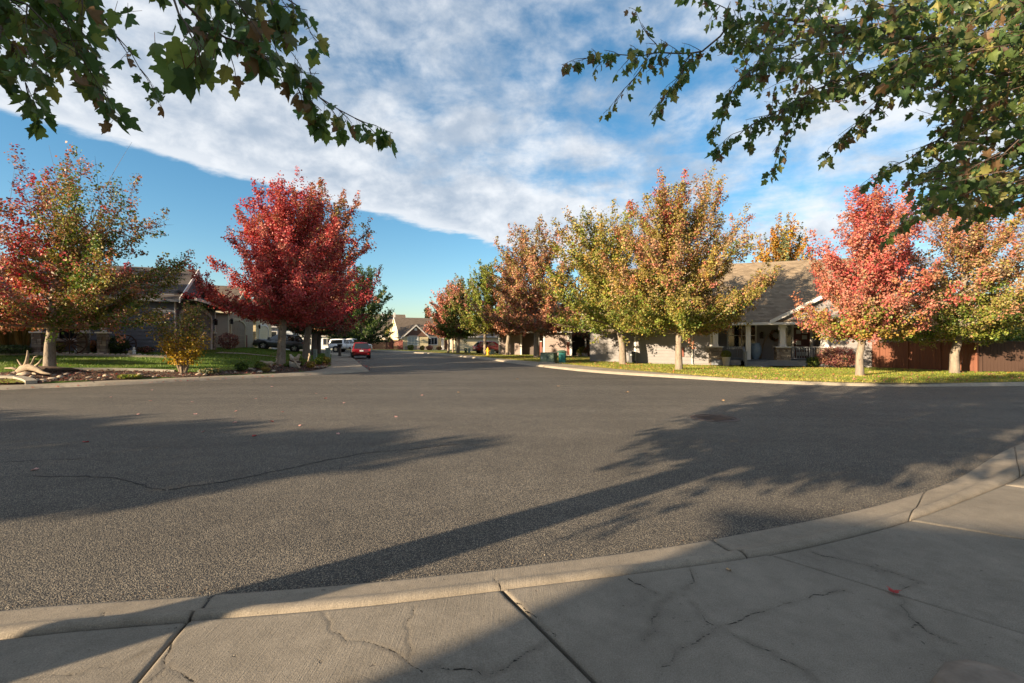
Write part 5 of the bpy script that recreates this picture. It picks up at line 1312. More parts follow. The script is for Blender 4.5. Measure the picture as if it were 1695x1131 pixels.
sp.branch(P3([(60,-50,3.0), (100,10,3.0), (150,70,3.1), (165,125,3.1)]), .008, .002, every=.075, tl=(.10,.22), per=6, size=(.075,.120))
sp.branch(P3([(120,-40,3.1), (170,30,3.1), (215,85,3.2), (250,140,3.2)]), .007, .002, every=.085, tl=(.08,.18), per=3, size=(.065,.100))
sp.branch([trunk_l + V((0,0,.7)), V((-3.8, 1.5, 4.3)), *P3([(150,-160,2.6), (260,-70,2.6), (300,0,2.6), (340,40,2.7), (400,70,2.9), (470,120,3.1), (530,165,3.3), (590,195,3.45), (622,208,3.5)])], .03, .003, every=.075, tl=(.12,.30), per=7, size=(.075,.120), start=.62)
sp.branch(P3([(330,-60,2.8), (390,-10,2.8), (450,50,2.9), (485,90,3.0)]), .009, .002, every=.07, tl=(.12,.26), per=7, size=(.075,.120))
sp.branch(P3([(400,-70,2.9), (450,-25,2.9), (495,10,3.0), (508,35,3.0)]), .008, .002, every=.08, tl=(.10,.20), per=6, size=(.070,.110))
sp.branch(P3([(480,125,3.1), (500,150,3.1), (515,175,3.15)]), .005, .002, every=.08, tl=(.10,.16), per=6, size=(.070,.110))
sp.branch(P3([(250,-90,2.1), (275,-30,2.1), (300,20,2.05), (318,62,2.0)]), .008, .003, every=.5, tl=(.10,.18), per=2, size=(.09,.12), start=.3)
for (x, y, Y, s) in ((272,70,2.05,.115), (296,82,1.95,.125), (322,96,2.0,.13), (352,76,2.05,.125), (340,52,2.15,.10), (284,44,2.2,.10), (366,50,2.1,.11), (258,58,2.2,.10), (318,62,2.1,.11), (305,50,2.2,.10)):
    sp.leaf(at(x, y, Y), s)
rg = random.Random(19)
for poly, num, Y0, Y1 in (([(-20,-25),(165,-25),(175,60),(170,115),(120,140),(60,160),(15,145),(-20,50)], 36, 2.5, 3.3), ([(350,-25),(505,-25),(505,25),(470,85),(420,75),(370,50),(340,20)], 24, 2.4, 3.2), ([(380,40),(440,70),(500,120),(560,160),(560,185),(500,150),(430,105)], 9, 2.8, 3.4)):
    k = 0
    while k < num:
        x, y = rg.uniform(-20, 560), rg.uniform(-25, 190)
        if not lot_mask(np.array([[x, y]]), poly)[0]: continue
        k += 1; p = at(x, y, rg.uniform(Y0, Y1)); d = V((rg.uniform(.1, .8), rg.gauss(0, .4), rg.uniform(-.9, -.1))).normalized(); L = rg.uniform(.16, .32)
        sp.twig(p - d*L*.8, d, L, .0045, rg.randint(3, 6), (.07, .115))
for (x, y, Y) in ((215,8,2.8), (232,14,2.9), (196,4,2.9), (300,12,2.7)): sp.leaf(at(x, y, Y), .11)
sp.finish(300)

tr_root = make_tree('maple_tree', 'green maple on the near right whose boughs fill the top right', V((8.3, 3.8, .06)), 8.6, 2.7, 2.7, .2, pal({'dark':3,'deep':2}, {'dark':4,'deep':1}, {'dark':3,'green':1}), 94, n=9000, leaf=.15, group=None, limbs=60, fill=2.0, squash=(.95, .95))
sp = Spray(tr_root, 302); k0 = V((7.85, 4.05, 3.1))
SZ = (.062, .108)
sp.branch([k0, V((6.3, 4.6, 4.3)), *P3([(1500,60,4.9), (1310,32,5.0), (1205,42,5.0), (1162,87,5.05), (1094,89,5.05), (1010,92,5.1), (952,98,5.1)])], .045, .003, every=.07, tl=(.14,.34), per=7, size=SZ, start=.30)
sp.branch(P3([(1094,89,5.05), (1072,60,5.05), (1055,25,5.1)]), .006, .002, every=.08, tl=(.10,.20), per=3, size=(.06,.10))
sp.branch(P3([(1071,100,5.05), (1045,135,5.05), (1014,172,5.1)]), .006, .002, every=.085, tl=(.10,.20), per=3, size=(.06,.10))
sp.branch(P3([(1144,91,5.05), (1115,140,5.0), (1090,180,5.0)]), .007, .002, every=.075, tl=(.10,.22), per=6, size=(.065,.11))
sp.branch(P3([(1230,40,4.9), (1190,10,4.9), (1150,-8,5.0)]), .007, .002, every=.075, tl=(.12,.24), per=6, size=SZ)
sp.branch([k0 + V((0,0,.2)), V((6.6, 4.5, 4.0)), *P3([(1514,105,5.0), (1377,137,4.8), (1299,178,4.7), (1213,222,4.6)])], .04, .003, every=.07, tl=(.16,.40), per=8, size=SZ, start=.30)
sp.branch(P3([(1330,160,4.75), (1300,215,4.7), (1286,262,4.7)]), .008, .002, every=.075, tl=(.12,.24), per=6, size=(.06,.095))
sp.branch(P3([(1470,140,5.0), (1446,183,4.9), (1405,215,4.8), (1372,245,4.8)]), .009, .002, every=.08, tl=(.12,.26), per=6, size=(.06,.095))
sp.branch(P3([(1260,100,4.8), (1215,140,4.7), (1190,195,4.7)]), .008, .002, every=.075, tl=(.12,.26), per=7, size=SZ)
sp.branch([k0 - V((0,0,.1)), V((7.0, 5.2, 4.0)), *P3([(1693,114,5.6), (1620,170,5.6), (1560,225,5.5), (1500,265,5.5), (1450,288,5.5)])], .04, .003, every=.075, tl=(.16,.38), per=8, size=SZ, start=.3)
sp.branch([k0 - V((0,0,.3)), V((7.3, 5.4, 3.7)), *P3([(1690,229,5.7), (1620,275,5.6), (1560,315,5.6), (1500,355,5.6), (1482,378,5.6)])], .035, .003, every=.075, tl=(.16,.36), per=8, size=SZ, start=.3)
sp.branch(P3([(1760,300,5.8), (1690,325,5.8), (1640,345,5.8), (1606,360,5.8)]), .012, .003, every=.08, tl=(.14,.30), per=7, size=SZ)
rg = random.Random(9)
DENSE = [(1720,-25),(1235,-25),(1205,40),(1225,120),(1265,165),(1340,175),(1420,165),(1500,130),(1545,170),(1560,215),(1520,270),(1490,310),(1520,345),(1600,345),(1660,330),(1720,300)]
cnt = 0
while cnt < 500:
    x, y = rg.uniform(1190, 1720), rg.uniform(-25, 350)
    if not lot_mask(np.array([[x, y]]), DENSE)[0]: continue
    if x < 1440 and rg.random() < .45: continue
    Y = rg.uniform(3.9, 7.2); p = at(x, y, Y); cnt += 1
    d = (p - V((7.9, 4.2, 3.4))).normalized() + V((rg.gauss(0,.4), rg.gauss(0,.4), rg.gauss(-.15,.3)))
    L = rg.uniform(.3, .6); sp.twig(p - d.normalized()*L*.8, d, L, .006, rg.randint(6, 10), SZ)
sp.finish(300)

# ------------------------------------------------------------------ garden shrubs
def ground_shrub(px, py, wpx, hpx, mixd, seed, label, n=1500, leaf=.08, name='shrub', off=None, Y=None, **kw):
    b = on(px, Y) if Y else (gp(px, py) if off is None else border(px, off)); r_ = wpx*.5*b.y/F; return shrub(name, label, b, r_, r_*.9, hpx*b.y/F, mixd, seed, n=n, leaf=leaf, **kw)
ground_shrub(1386, 607, 62, 34, {'plum':5,'brown':3,'dark':1}, 101, 'dark wine-red barberry bush right of the porch', Y=26.6, n=5000, leaf=.07, hollow=.5)
ground_shrub(1346, 607, 22, 17, {'green':3,'lime':1,'dark':2}, 102, 'small feathery green shrub under the porch rail', Y=27.3, n=1200)
ground_shrub(680, 580, 11, 9, {'green':2,'lime':3,'olive':2}, 103, 'yellow-green shrub under the arched window of the cream house', n=900, leaf=.14)
ground_shrub(699, 580, 8, 8, {'olive':3,'gold':2}, 104, 'olive shrub at the corner of the cream house gable', n=700, leaf=.14)
ground_shrub(711, 580, 12, 8, {'pink':2,'rust':2,'brown':2}, 105, 'dull pink shrub under the wide window of the cream house', n=800, leaf=.14)
ground_shrub(727, 580, 10, 6, {'olive':2,'red':2}, 106, 'low reddish plants by the cream house door', n=600, leaf=.14)
ground_shrub(963, 589, 16, 14, {'lime':3,'gold':1,'green':2}, 107, 'leafy lime plant by the mauve house porch', n=900, leaf=.13)
ground_shrub(976, 589.5, 20, 18, {'rust':3,'brown':3,'green':1}, 108, 'reddish shrub behind the lime plant at the mauve house', n=900, leaf=.13)
ground_shrub(944, 586, 14, 10, {'dark':3,'green':1}, 109, 'dark low bush left of the mauve house porch', n=700, leaf=.12)
# left garden
def border(px, off):
    o_ = left_origin(4.4 - off, 9.6); r_ = ray(px, 0)[0]; t = (o_.x - r_*o_.y)/(NH.x - r_*NH.y); q = o_ - NH*t
    return V((q.x, q.y, hgt(q.x, q.y)))
def tall_yellow():
    b = gp(303, 618); root = thing('shrub', 'tall open shrub, yellow below and olive above, at the kerb on the left', 'shrub', b); rs = np.random.RandomState(110); rng = random.Random(110)
    st = MB(); P, Cc = [], []
    for k in range(40):
        a = rng.uniform(0, 6.28); hh = rng.uniform(.9, 3.0); sp_ = rng.uniform(.25, .62)*hh*(1.35 if hh < 1.8 else .75)
        tip = V((math.cos(a)*sp_ - (.25 if hh > 2 else 0), math.sin(a)*sp_*.8, hh)); md = tip*.45 + V((0, 0, hh*.12))
        pts = [V((math.cos(a)*.10, math.sin(a)*.10, -.05)), md, tip]; st.tube(pts, [.022, .014, .004], 5, cap=False)
        m_ = int(85*hh); t = rs.rand(m_)**.6*.95+.05
        base_ = (np.array(pts[0])*((1-t)**2)[:, None] + np.array(md)*(2*t*(1-t))[:, None] + np.array(tip)*(t*t)[:, None])
        q = base_ + rs.normal(size=(m_, 3))*.16; keep = q[:, 2] > .35; q = q[keep]; P.append(q)
        for z in q[:, 2]:
            Cc.append(blend(rs, {'yellow':8,'gold':2,'orange':1} if z + rs.normal(0,.25) < 1.45 else {'olive':4,'green':3,'brown':2,'gold':1}))
    P = np.concatenate(P); Cc = np.clip(np.array(Cc)*rs.normal(1,.2,(len(P),1)), .01, .7)
    leaf_cloud('crown', P, unit_np(P-np.array([0,0,1.2])), .085*rs.uniform(.7,1.3,len(P)), Cc, M['leaf'], root, rs); st.obj('stems', M['driftwood'], root)
tall_yellow()
ground_shrub(188, 581, 44, 26, {'dark':5,'deep':3,'green':1}, 111, 'round dark clipped bush between the white statues', n=5000, off=.95, leaf=.055, hollow=.7)
ground_shrub(155, 582, 14, 18, {'orange':4,'rust':2,'brown':1}, 112, 'orange flowering plant left of the dark clipped bush', n=900, off=.8, leaf=.07)
ground_shrub(92, 584, 26, 18, {'olive':3,'gold':2,'green':2}, 113, 'yellowish bush behind the half bare maple trunk', n=1600, off=1.2, leaf=.06)
ground_shrub(20, 586, 52, 16, {'dark':2,'sage':3,'green':1}, 114, 'low grey-green groundcover bush at the far left', n=2200, off=2.0, leaf=.06)
ground_shrub(241, 579, 26, 10, {'plum':2,'dark':2,'pink':1}, 115, 'low dark flowers along the slate wall', n=900, off=.6, leaf=.06)
b_ = left_origin(15.4, 9.2); shrub('shrub', 'round dark maroon bush between the slate and tan houses', V((b_.x, b_.y, hgt(b_.x, b_.y))), .75, .75, 1.25, {'plum':4,'brown':2}, 117, n=2200, leaf=.08)
b_ = left_origin(28.9, 9.0); shrub('shrub', 'small olive bush at the pale yellow house corner', V((b_.x, b_.y, hgt(b_.x, b_.y))), .6, .6, .8, {'olive':3,'green':1}, 118, n=900, leaf=.08)
def ornamental(px, py, hpx, wpx, seed, label):
    b = border(px, 1.3); root = thing('ornamental_grass', label, 'grass clump', b); rs = np.random.RandomState(seed); n = 1500; H_ = hpx*b.y/F; W2 = wpx*.5*b.y/F
    a = rs.rand(n)*6.283; r_ = rs.rand(n)**.6; hh = H_*rs.uniform(.6, 1, n); b0 = np.stack([np.cos(a)*r_*W2*.3, np.sin(a)*r_*W2*.3, np.zeros(n)], 1); tp = np.stack([np.cos(a)*r_*W2*1.1, np.sin(a)*r_*W2*1.1, hh], 1); md = b0*.45+tp*.55; md[:, 2] = hh*.68
    s = np.stack([-np.sin(a), np.cos(a), np.zeros(n)], 1)*.010; vs = np.stack([b0-s, b0+s, md+s, tp, md-s], 1).reshape(-1, 3); fs = [(5*i, 5*i+1, 5*i+2, 5*i+3, 5*i+4) for i in range(n)]
    c = np.repeat(np.where((rs.rand(n, 1) < .65), np.array(PAL['straw']), np.array(PAL['olive']))*rs.normal(1, .2, (n, 1)), 5, 0)
    link(bpy.data.objects.new('blades', mesh_col('blades', vs, fs, np.clip(c, .01, .6), M['grass'])), root)
ornamental(14, 585, 56, 34, 120, 'tall straw ornamental grass clump at the far left edge'); ornamental(38, 585, 54, 26, 121, 'tall straw ornamental grass clump right of its neighbour at the left edge')
for k, (px, py, w_, h_, mx_, lb) in enumerate(((400,615,20,14,{'green':3,'dark':1},'leafy green plant at the front of the left bed'), (430,612,18,12,{'green':2,'lime':2},'bright green plant under the cat figure'), (497,607,16,15,{'lime':3,'green':2},'bright lime plant right of the half-barrel planter'), (514,611,13,11,{'gold':3,'yellow':1,'olive':2},'small yellowing plant in front of the first pedestal'), (528,605,13,14,{'green':3,'lime':1},'green plant between the two pedestals'), (540,604,12,13,{'lime':2,'gold':2},'yellow-green plant at the foot of the taller pedestal'), (440,616,14,7,{'gold':2,'olive':2},'low golden plant at the kerb beside the white rock'), (478,608,14,6,{'lime':2,'green':2},'low green tuft right of the crimson maple trunk'), (348,620,34,9,{'sage':3,'straw':1},'low greyish lavender clump at the lawn edge'), (215,627,36,5,{'lime':2,'olive':2,'green':1},'low green weeds along the left kerb'))):
    ground_shrub(px, py, w_, h_, mx_, 130+k, lb, n=420, leaf=.085, name='bed_plant', group=None, stems=3)
# ------------------------------------------------------------------ left garden bed
BED = [flat(x, y, .13) for x, y in ((-30,640.5),(53,636),(106,633.4),(180,629.7),(300,625),(380,621.5),(460,618),(529,613.3),(547,606))]
BEDB = [gp(x, y).to_2d()[:] for x, y in ((547,599),(520,599.5),(470,604),(430,609),(380,614),(340,617),(300,617.5),(250,615.5),(200,614.5),(150,614.2),(100,614),(40,616),(-30,620))]
BEDP = chaikin([tuple(p) for p in BED], 1) + chaikin([tuple(p) for p in BEDB], 1)
bedm = struct(sheet('garden_bed', BEDP, lambda P: hgt_np(P) + .02, M['soil'], interior=grid_pts(-26, -8, 12, 30, .5)))
rs = np.random.RandomState(6)
def scatter_in(poly, n, rs):
    A = np.array(poly); lo, hi = A.min(0), A.max(0); P = rs.rand(n*4, 2)*(hi-lo)+lo; P = P[lot_mask(P, poly)]; return P[:n]
P = scatter_in(BEDP, 5200, rs); z = hgt_np(P) + .035
leaf_cloud('bark_chips', np.c_[P, z + rs.rand(len(P))*.03], np.tile([0, 0, 1.], (len(P), 1)), rs.uniform(.04, .12, len(P)), np.array([(.09,.055,.04),(.16,.10,.07),(.06,.04,.03),(.22,.15,.11),(.20,.06,.05)])[rs.randint(0, 5, len(P))], M['leaf'], None, rs, droop=0, wid=.5); stuff(bpy.data.objects['bark_chips'])
# edging strips
def strip(name, pts, wd, ht, m, parent=None):
    b = MB()
    for a, c in zip(pts[:-1], pts[1:]):
        b.bar((a[0], a[1], hgt(*a)+ht*.3), (c[0], c[1], hgt(*c)+ht*.3), wd, ht)
    return b.obj(name, m, parent)
eg = strip('lawn_edging', chaikin([gp(x, y).to_2d()[:] for x, y in ((100,612.8),(150,613),(200,613.3),(250,614.4),(290,616.4))], 1), .16, .12, M['edging']); tag(eg, 'curved concrete edging between the left lawn and the bark bed', 'edging')
eg = strip('lawn_edging', [border(x, 2.0).to_2d()[:] for x in (-20,40,100,160,220,285)], .16, .10, M['edging']); tag(eg, 'pale edging below the flower border of the slate house', 'edging')
eg = strip('lawn_edging', [gp(x, y).to_2d()[:] for x, y in ((-20,626.5),(30,628),(46,632),(52,635.5))], .28, .14, M['edging']); tag(eg, 'short concrete edging round the grass corner at the far left', 'edging')
cg = [gp(x, y).to_2d()[:] for x, y in ((-30,637),(40,636.2),(44,632.5),(28,629),(-30,627.5))]
tp_ = sheet('lawn', cg, lambda P: hgt_np(P)+.05, M['lawn_r']); struct(tp_)
pth = sheet('path', [gp(x, y).to_2d()[:] for x, y in ((366,583.4),(404,585),(462,591.3),(462,592),(402,586.6),(354,585.4))], lambda P: hgt_np(P)+.03, M['farwalk']); struct(pth)

rk = random.Random(21)
def nth(k):
    return ['first','second','third','fourth','fifth','sixth','seventh','eighth','ninth','tenth','eleventh','twelfth','thirteenth','fourteenth','fifteenth','sixteenth','seventeenth','eighteenth','nineteenth','twentieth','twenty-first','twenty-second','twenty-third','twenty-fourth','twenty-fifth','twenty-sixth','twenty-seventh'][k]
rockspots = [(18,624,.22,0),(42,622,.34,1),(52,627,.22,1),(64,631,.18,0),(72,631.5,.20,1),(86,629,.20,1),(100,626,.24,1),(120,628,.14,0),(148,627,.20,1),(165,627,.16,1),(172,628.5,.13,1),(176,624,.20,1),(186,626,.12,0),(232,621,.15,1),(255,625,.14,1),(262,623,.14,1),(331,621,.22,1),(340,621.5,.18,1),(350,620,.14,0),(358,619.6,.16,1),(412,612.5,.26,1),(420,614,.20,0),(430,617,.24,2),(453,616,.22,1),(458,608,.16,1),(488,607,.12,0),(524,610,.22,0),(532,609.5,.26,0),(539,608,.20,0),(546,603,.18,0),(541,602,.14,1),(110,621,.20,0),(130,619,.16,0),(205,622,.13,0),(90,623,.18,0),(75,620,.2,0),(300,621.5,.15,0),(315,621,.13,0),(375,618,.13,0),(390,618,.14,1),(28,619,.2,0),(58,633,.12,1)]
rcount = [0, 0, 0]
for k, (px, py, r_, c_) in enumerate(sorted(rockspots)):
    p = gp(px, py); o = MB().rock((0, 0, r_*.25), r_*.8, rk).obj('rock', M[('rock', 'sandstone', 'palerock')[c_]], smooth=True); o.scale = (.72, .72, .62); o.location = p
    if c_ == 2: tag(o, 'bright white angular rock on the bark by the kerb', 'rock')
    else: tag(o, ('%s grey-brown garden rock from the left on the bark bed', '%s buff garden rock from the left on the bark bed')[c_] % nth(rcount[c_]), 'rock', ('grey-brown rocks in the left bed', 'buff rocks in the left bed')[c_]); rcount[c_] += 1
for k in range(26):
    px = 60+k*9.0; p = border(px, 1.75); o = MB().rock((0, 0, .05), rk.uniform(.07, .12), rk).obj('border_stone', M['palerock'], smooth=True); o.location = p; tag(o, '%s small pale stone from the left edging the slate house border' % nth(k), 'stone', 'pale border stones below the slate house')

# soil mound at the half bare maple
p = gp(86, 614); o = MB().rock((0, 0, .02), .62, rk, .22).obj('soil_mound', M['soil'], smooth=True); o.location = p; tag(o, 'dark soil mound round the foot of the half bare maple', 'mound')

# driftwood stump
p = gp(44, 619.5); dwd = thing('driftwood_stump', 'forked bleached driftwood stump on the bark at the far left', 'driftwood', p); dwd.scale = (.62,)*3
b = MB()
def limb(b, pts, r): 
    b.tube(pts, r, 7)
limb(b, [(-.55,.1,.02),(-.25,0,.28),(.15,0,.42),(.55,.02,.30),(1.15,-.2,.10),(1.9,-.45,.03)], [.24,.24,.22,.17,.10,.04]); b.obj('trunk', M['driftwood'], dwd, smooth=True)
for q, r_ in (([(-.1,0,.40),(.02,0,.80),(.06,.02,1.15),(.04,.02,1.42)], [.12,.09,.065,.025]), ([(-.15,.05,.36),(-.42,.05,.60),(-.60,.04,.86)], [.09,.06,.02]), ([(-.35,-.05,.22),(-.75,-.08,.36),(-1.25,-.05,.36)], [.09,.06,.02]), ([(.35,0,.32),(.70,.05,.66),(.86,.05,.92)], [.09,.06,.03]), ([(.15,.02,.42),(.30,.05,.72),(.42,.05,1.02),(.62,.05,1.08)], [.07,.05,.04,.02]), ([(.70,-.3,.06),(1.3,-.75,.08),(1.55,-.95,.05)], [.07,.05,.02])):
    b = MB(); limb(b, q, r_); b.obj('branch', M['driftwood'], dwd, smooth=True)

# wagon wheel
def wagon_wheel(px, py, rad, label, yaw):
    p = border(px, 1.9 if px < 200 else .6); t = thing('wagon_wheel', label, 'wheel', p + V((0, 0, rad*.96)), yaw)
    b = MB(); n = 28; ro, ri = rad, rad*.90
    vs = [(r_*math.cos(2*math.pi*k/n), y, r_*math.sin(2*math.pi*k/n)) for k in range(n) for r_, y in ((ro,-.04),(ro,.04),(ri,.04),(ri,-.04))]
    b.add(vs, [(4*k+i, 4*k+(i+1) % 4, 4*((k+1) % n)+(i+1) % 4, 4*((k+1) % n)+i) for k in range(n) for i in range(4)]); b.obj('rim', M['rust'], t)
    MB().lathe([(.001,-.12),(rad*.11,-.12),(rad*.13,0),(rad*.11,.12),(.001,.12)], 14, (0,0,0), 'y').obj('hub', M['rust'], t)
    me = MB().tube([(rad*.12,0,0),(rad*.905,0,0)], [.028,.020], 6).mesh('spoke', M['rust'])
    for k in range(12): o = link(bpy.data.objects.new('spoke', me), t); o.rotation_euler = (0, k*math.pi/6, 0)
wagon_wheel(115, 582.5, .62, 'rusty iron wagon wheel upright left of the white deer figure', R(40))
wagon_wheel(207, 580.5, .46, 'dark wagon wheel half hidden behind the clipped bush', R(50))

# figures
def fig(name, label, px, py, yaw, parts, m, scale=1.0, cat='statue'):
    p = gp(px, py) if py > 590 else border(px, 1.45); t = thing(name, label, cat, p, yaw); t.scale = (scale,)*3
    for nm, build in parts:
        b = MB(); build(b); b.obj(nm, m, t, smooth=True)
    return t
fig('deer_statue', 'small white deer figure with raised head by the wagon wheel', 131, 583.6, R(10), [
    ('body', lambda b: b.tube([(-.25,0,.30),(-.12,0,.33),(.08,0,.32),(.20,0,.36),(.30,0,.50),(.36,0,.58),(.50,0,.55)], [.07,.11,.11,.10,.06,.055,.025], 10)),
    ('leg', lambda b: b.tube([(.18,.05,.30),(.19,.05,.12),(.18,.05,0)], [.04,.025,.022], 7)), ('leg', lambda b: b.tube([(.16,-.05,.30),(.17,-.05,.12),(.16,-.05,0)], [.04,.025,.022], 7)),
    ('leg', lambda b: b.tube([(-.20,.05,.30),(-.23,.05,.14),(-.20,.05,0)], [.05,.025,.022], 7)), ('leg', lambda b: b.tube([(-.22,-.05,.30),(-.25,-.05,.14),(-.22,-.05,0)], [.05,.025,.022], 7)),
    ('ear', lambda b: b.tube([(.33,.03,.60),(.29,.09,.70)], [.02,.006], 5)), ('ear', lambda b: b.tube([(.33,-.03,.60),(.29,-.09,.70)], [.02,.006], 5))], M['statue'], .62)
fig('owl_statue', 'white owl shaped garden figure left of the dark clipped bush', 170, 582.6, 0, [
    ('body', lambda b: b.lathe([(.001,0),(.15,0),(.16,.04),(.12,.07),(.16,.18),(.18,.32),(.15,.44),(.12,.50),(.14,.56),(.13,.64),(.07,.68),(.001,.69)], 16)),
    ('ear', lambda b: b.tube([(.08,0,.64),(.11,-.01,.74)], [.03,.005], 5)), ('ear', lambda b: b.tube([(-.08,0,.64),(-.11,-.01,.74)], [.03,.005], 5)), ('beak', lambda b: b.tube([(0,-.12,.58),(0,-.17,.55)], [.025,.005], 5))], M['statue'], .62)
fig('hooded_statue', 'small white upright figure right of the dark clipped bush', 222, 580.6, 0, [
    ('body', lambda b: b.lathe([(.001,0),(.15,0),(.13,.06),(.12,.25),(.10,.42),(.06,.50),(.085,.56),(.085,.63),(.04,.69),(.001,.70)], 14)), ('arm', lambda b: b.tube([(.10,0,.44),(.13,-.08,.34),(.04,-.14,.36)], [.04,.035,.03], 7)), ('arm', lambda b: b.tube([(-.10,0,.44),(-.13,-.08,.34),(-.04,-.14,.36)], [.04,.035,.03], 7))], M['statue'], .58)
fig('urn_figure', 'squat tan pot beside the small white figure', 216, 580.7, 0, [('vessel', lambda b: b.lathe([(.001,0),(.11,0),(.17,.15),(.15,.30),(.10,.36),(.13,.40),(.10,.40),(.001,.32)], 14))], M['sandstone'], .6, 'pot')
fig('cat_statue', 'sandstone cat figure with raised tail at the lawn edge', 443, 607.5, R(185), [
    ('body', lambda b: b.tube([(-.34,0,.20),(-.22,0,.24),(.02,0,.22),(.20,0,.24),(.30,0,.28),(.40,0,.27),(.47,0,.24)], [.07,.12,.11,.11,.09,.10,.05], 10)),
    ('tail', lambda b: b.tube([(-.36,0,.22),(-.48,0,.30),(-.54,0,.44),(-.48,0,.54),(-.42,0,.50)], [.04,.035,.03,.03,.02], 7)),
    *[('leg', lambda b, x=x, y=y: b.tube([(x,y,.20),(x,y,0)], [.05,.035], 7)) for x in (-.22, .22) for y in (-.06, .06)],
    ('ear', lambda b: b.tube([(.36,.05,.34),(.36,.07,.42)], [.03,.005], 5)), ('ear', lambda b: b.tube([(.36,-.05,.34),(.36,-.07,.42)], [.03,.005], 5))], M['sandstone'], .8)
# half barrel with two birds, board leaning on it
p = gp(486, 609); hb = thing('barrel_planter', 'tipped pale half-barrel planter right of the crimson maple trunk', 'planter', p); hb.rotation_euler = (0, R(14), 0); hb.scale = (.72,)*3
MB().lathe([(.001,0),(.22,0),(.30,.10),(.36,.30),(.38,.46),(.34,.46),(.30,.30),(.001,.25)], 18, (0,0,-.02)).obj('vessel', M['pot'], hb, smooth=True)
MB().lathe([(.001,.40),(.39,.44),(.39,.50),(.001,.47)], 18).obj('rim', M['rust'], hb)
ld = MB().bar((.16,-.32,.42), (.52,-.48,.02), .12, .035).obj('weathered_board', M['driftwood'], bevel=.006); ld.location = p; tag(ld, 'weathered board leaning against the half-barrel planter', 'board')
for dx, yw, lb in ((-.16, R(170), 'plump pale stone bird, left of two, on the half-barrel planter'), (.14, R(10), 'tan stone bird with lifted head, right of two, on the half-barrel planter')):
    t = thing('bird_statue', lb, 'statue', p + V((dx*.8+.06, 0, .335)), yw); t.scale = (.8,)*3
    MB().tube([(-.22,0,.06),(-.10,0,.14),(.02,0,.20),(.08,0,.30),(.10,0,.38),(.18,0,.38),(.24,0,.36)], [.02,.09,.13,.09,.075,.045,.008], 10).obj('body', M['palerock' if dx < 0 else 'sandstone'], t, smooth=True)
    MB().box(-.06, .10, -.05, .05, 0, .10).obj('base', M['palerock' if dx < 0 else 'sandstone'], t, bevel=.01)
fig('wood_figure', 'small carved standing figure among the bed plants before the pedestals', 510, 604.5, 0, [('body', lambda b: b.tube([(0,0,0),(.02,0,.2),(.05,0,.42),(.10,0,.55),(.06,0,.66)], [.07,.06,.05,.05,.03], 8))], M['sandstone'], 1, 'figure')

# utility pedestals
def pedestal(px, py, wpx, hpx, label, m, lean_=0):
    p = gp(px, py); w_, h_ = wpx*p.y/F, hpx*p.y/F; t = thing('utility_pedestal', label, 'utility box', p, R(12), None); t.rotation_euler[1] = lean_
    MB().box(-w_/2, w_/2, -w_*.45, w_*.45, -.05, h_*.90).obj('body', m, t, bevel=.012)
    MB().box(-w_/2-.012, w_/2+.012, -w_*.45-.012, w_*.45+.012, h_*.901, h_).obj('lid', m, t, bevel=.015)
    MB().box(-.03, .03, -w_*.45-.018, -w_*.45-.001, h_*.55, h_*.62).obj('latch', M['rim_dark'], t)
pedestal(521.5, 595.5, 5.2, 17, 'shorter pale green utility pedestal, left of the two at the left path', M['pedestal'], .03)
pedestal(542.5, 594.5, 7.0, 18.5, 'taller pale green utility pedestal, right of the two at the left path', M['pedestal'], .02)
pedestal(815, 587, 5.5, 9, 'pale grey-green utility pedestal right of the yellow hydrant', M['pedestal'])
# kerbside post
p = on(562.5, 45.5); pb = thing('mailbox_post', 'dark brown post with a box at the left path, before the white pickup', 'mailbox', p)
MB().box(-.11, .11, -.11, .11, -.05, 1.02).obj('post', M['brownsiding'], pb, bevel=.01); MB().box(-.18, .18, -.24, .24, 1.021, 1.30).obj('box', M['black'], pb, bevel=.03); MB().box(-.17, .17, -.17, .17, -.02, .16).obj('base', M['black'], pb, bevel=.01)

# ------------------------------------------------------------------ right verge
p = gp(807.5, 588.5); hy = thing('fire_hydrant', 'yellow fire hydrant in front of the maroon car', 'fire hydrant', p)
MB().lathe([(.001,-.05),(.15,-.05),(.15,.03),(.001,.03)], 14).obj('base', M['black'], hy); MB().lathe([(.001,.031),(.16,.031),(.16,.07),(.105,.08),(.105,.50),(.15,.51),(.15,.55),(.12,.56),(.11,.64),(.06,.70),(.035,.71),(.035,.77),(.001,.77)], 16).obj('barrel', M['hydrant'], hy, smooth=False)
for s_ in (-1, 1): MB().lathe([(.001,s_*.10),(.055,s_*.10),(.055,s_*.17),(.070,s_*.17),(.070,s_*.21),(.001,s_*.21)], 12, (0,0,.42), 'x').obj('nozzle', M['hydrant'], hy)
MB().lathe([(.001,-.10),(.07,-.10),(.07,-.16),(.09,-.16),(.09,-.21),(.001,-.21)], 12, (0,0,.40), 'y').obj('nozzle', M['hydrant'], hy)
hy.scale = (1.12,)*3
p = gp(908, 600.3); tb_ = thing('transformer_box', 'square green transformer cabinet on its pad before the russet maple', 'transformer', p, R(-24))
W2 = .48; MB().box(-W2-.12, W2+.12, -.45, .52, -.1, .06).obj('pad', M['edging'], tb_); MB().box(-W2, W2, -.34, .40, .061, .62).obj('cabinet', M['util'], tb_, bevel=.012); MB().box(-W2-.02, W2+.02, -.37, .43, .621, .68).obj('lid', M['util'], tb_, bevel=.012)
MB().box(-.008, .008, -.352, -.341, .08, .60).obj('door_seam', M['black'], tb_); MB().box(-.38, -.33, -.352, -.341, .25, .40).obj('sticker', M['white'], tb_); MB().box(.05, .09, -.36, -.341, .30, .42).obj('handle', M['black'], tb_)
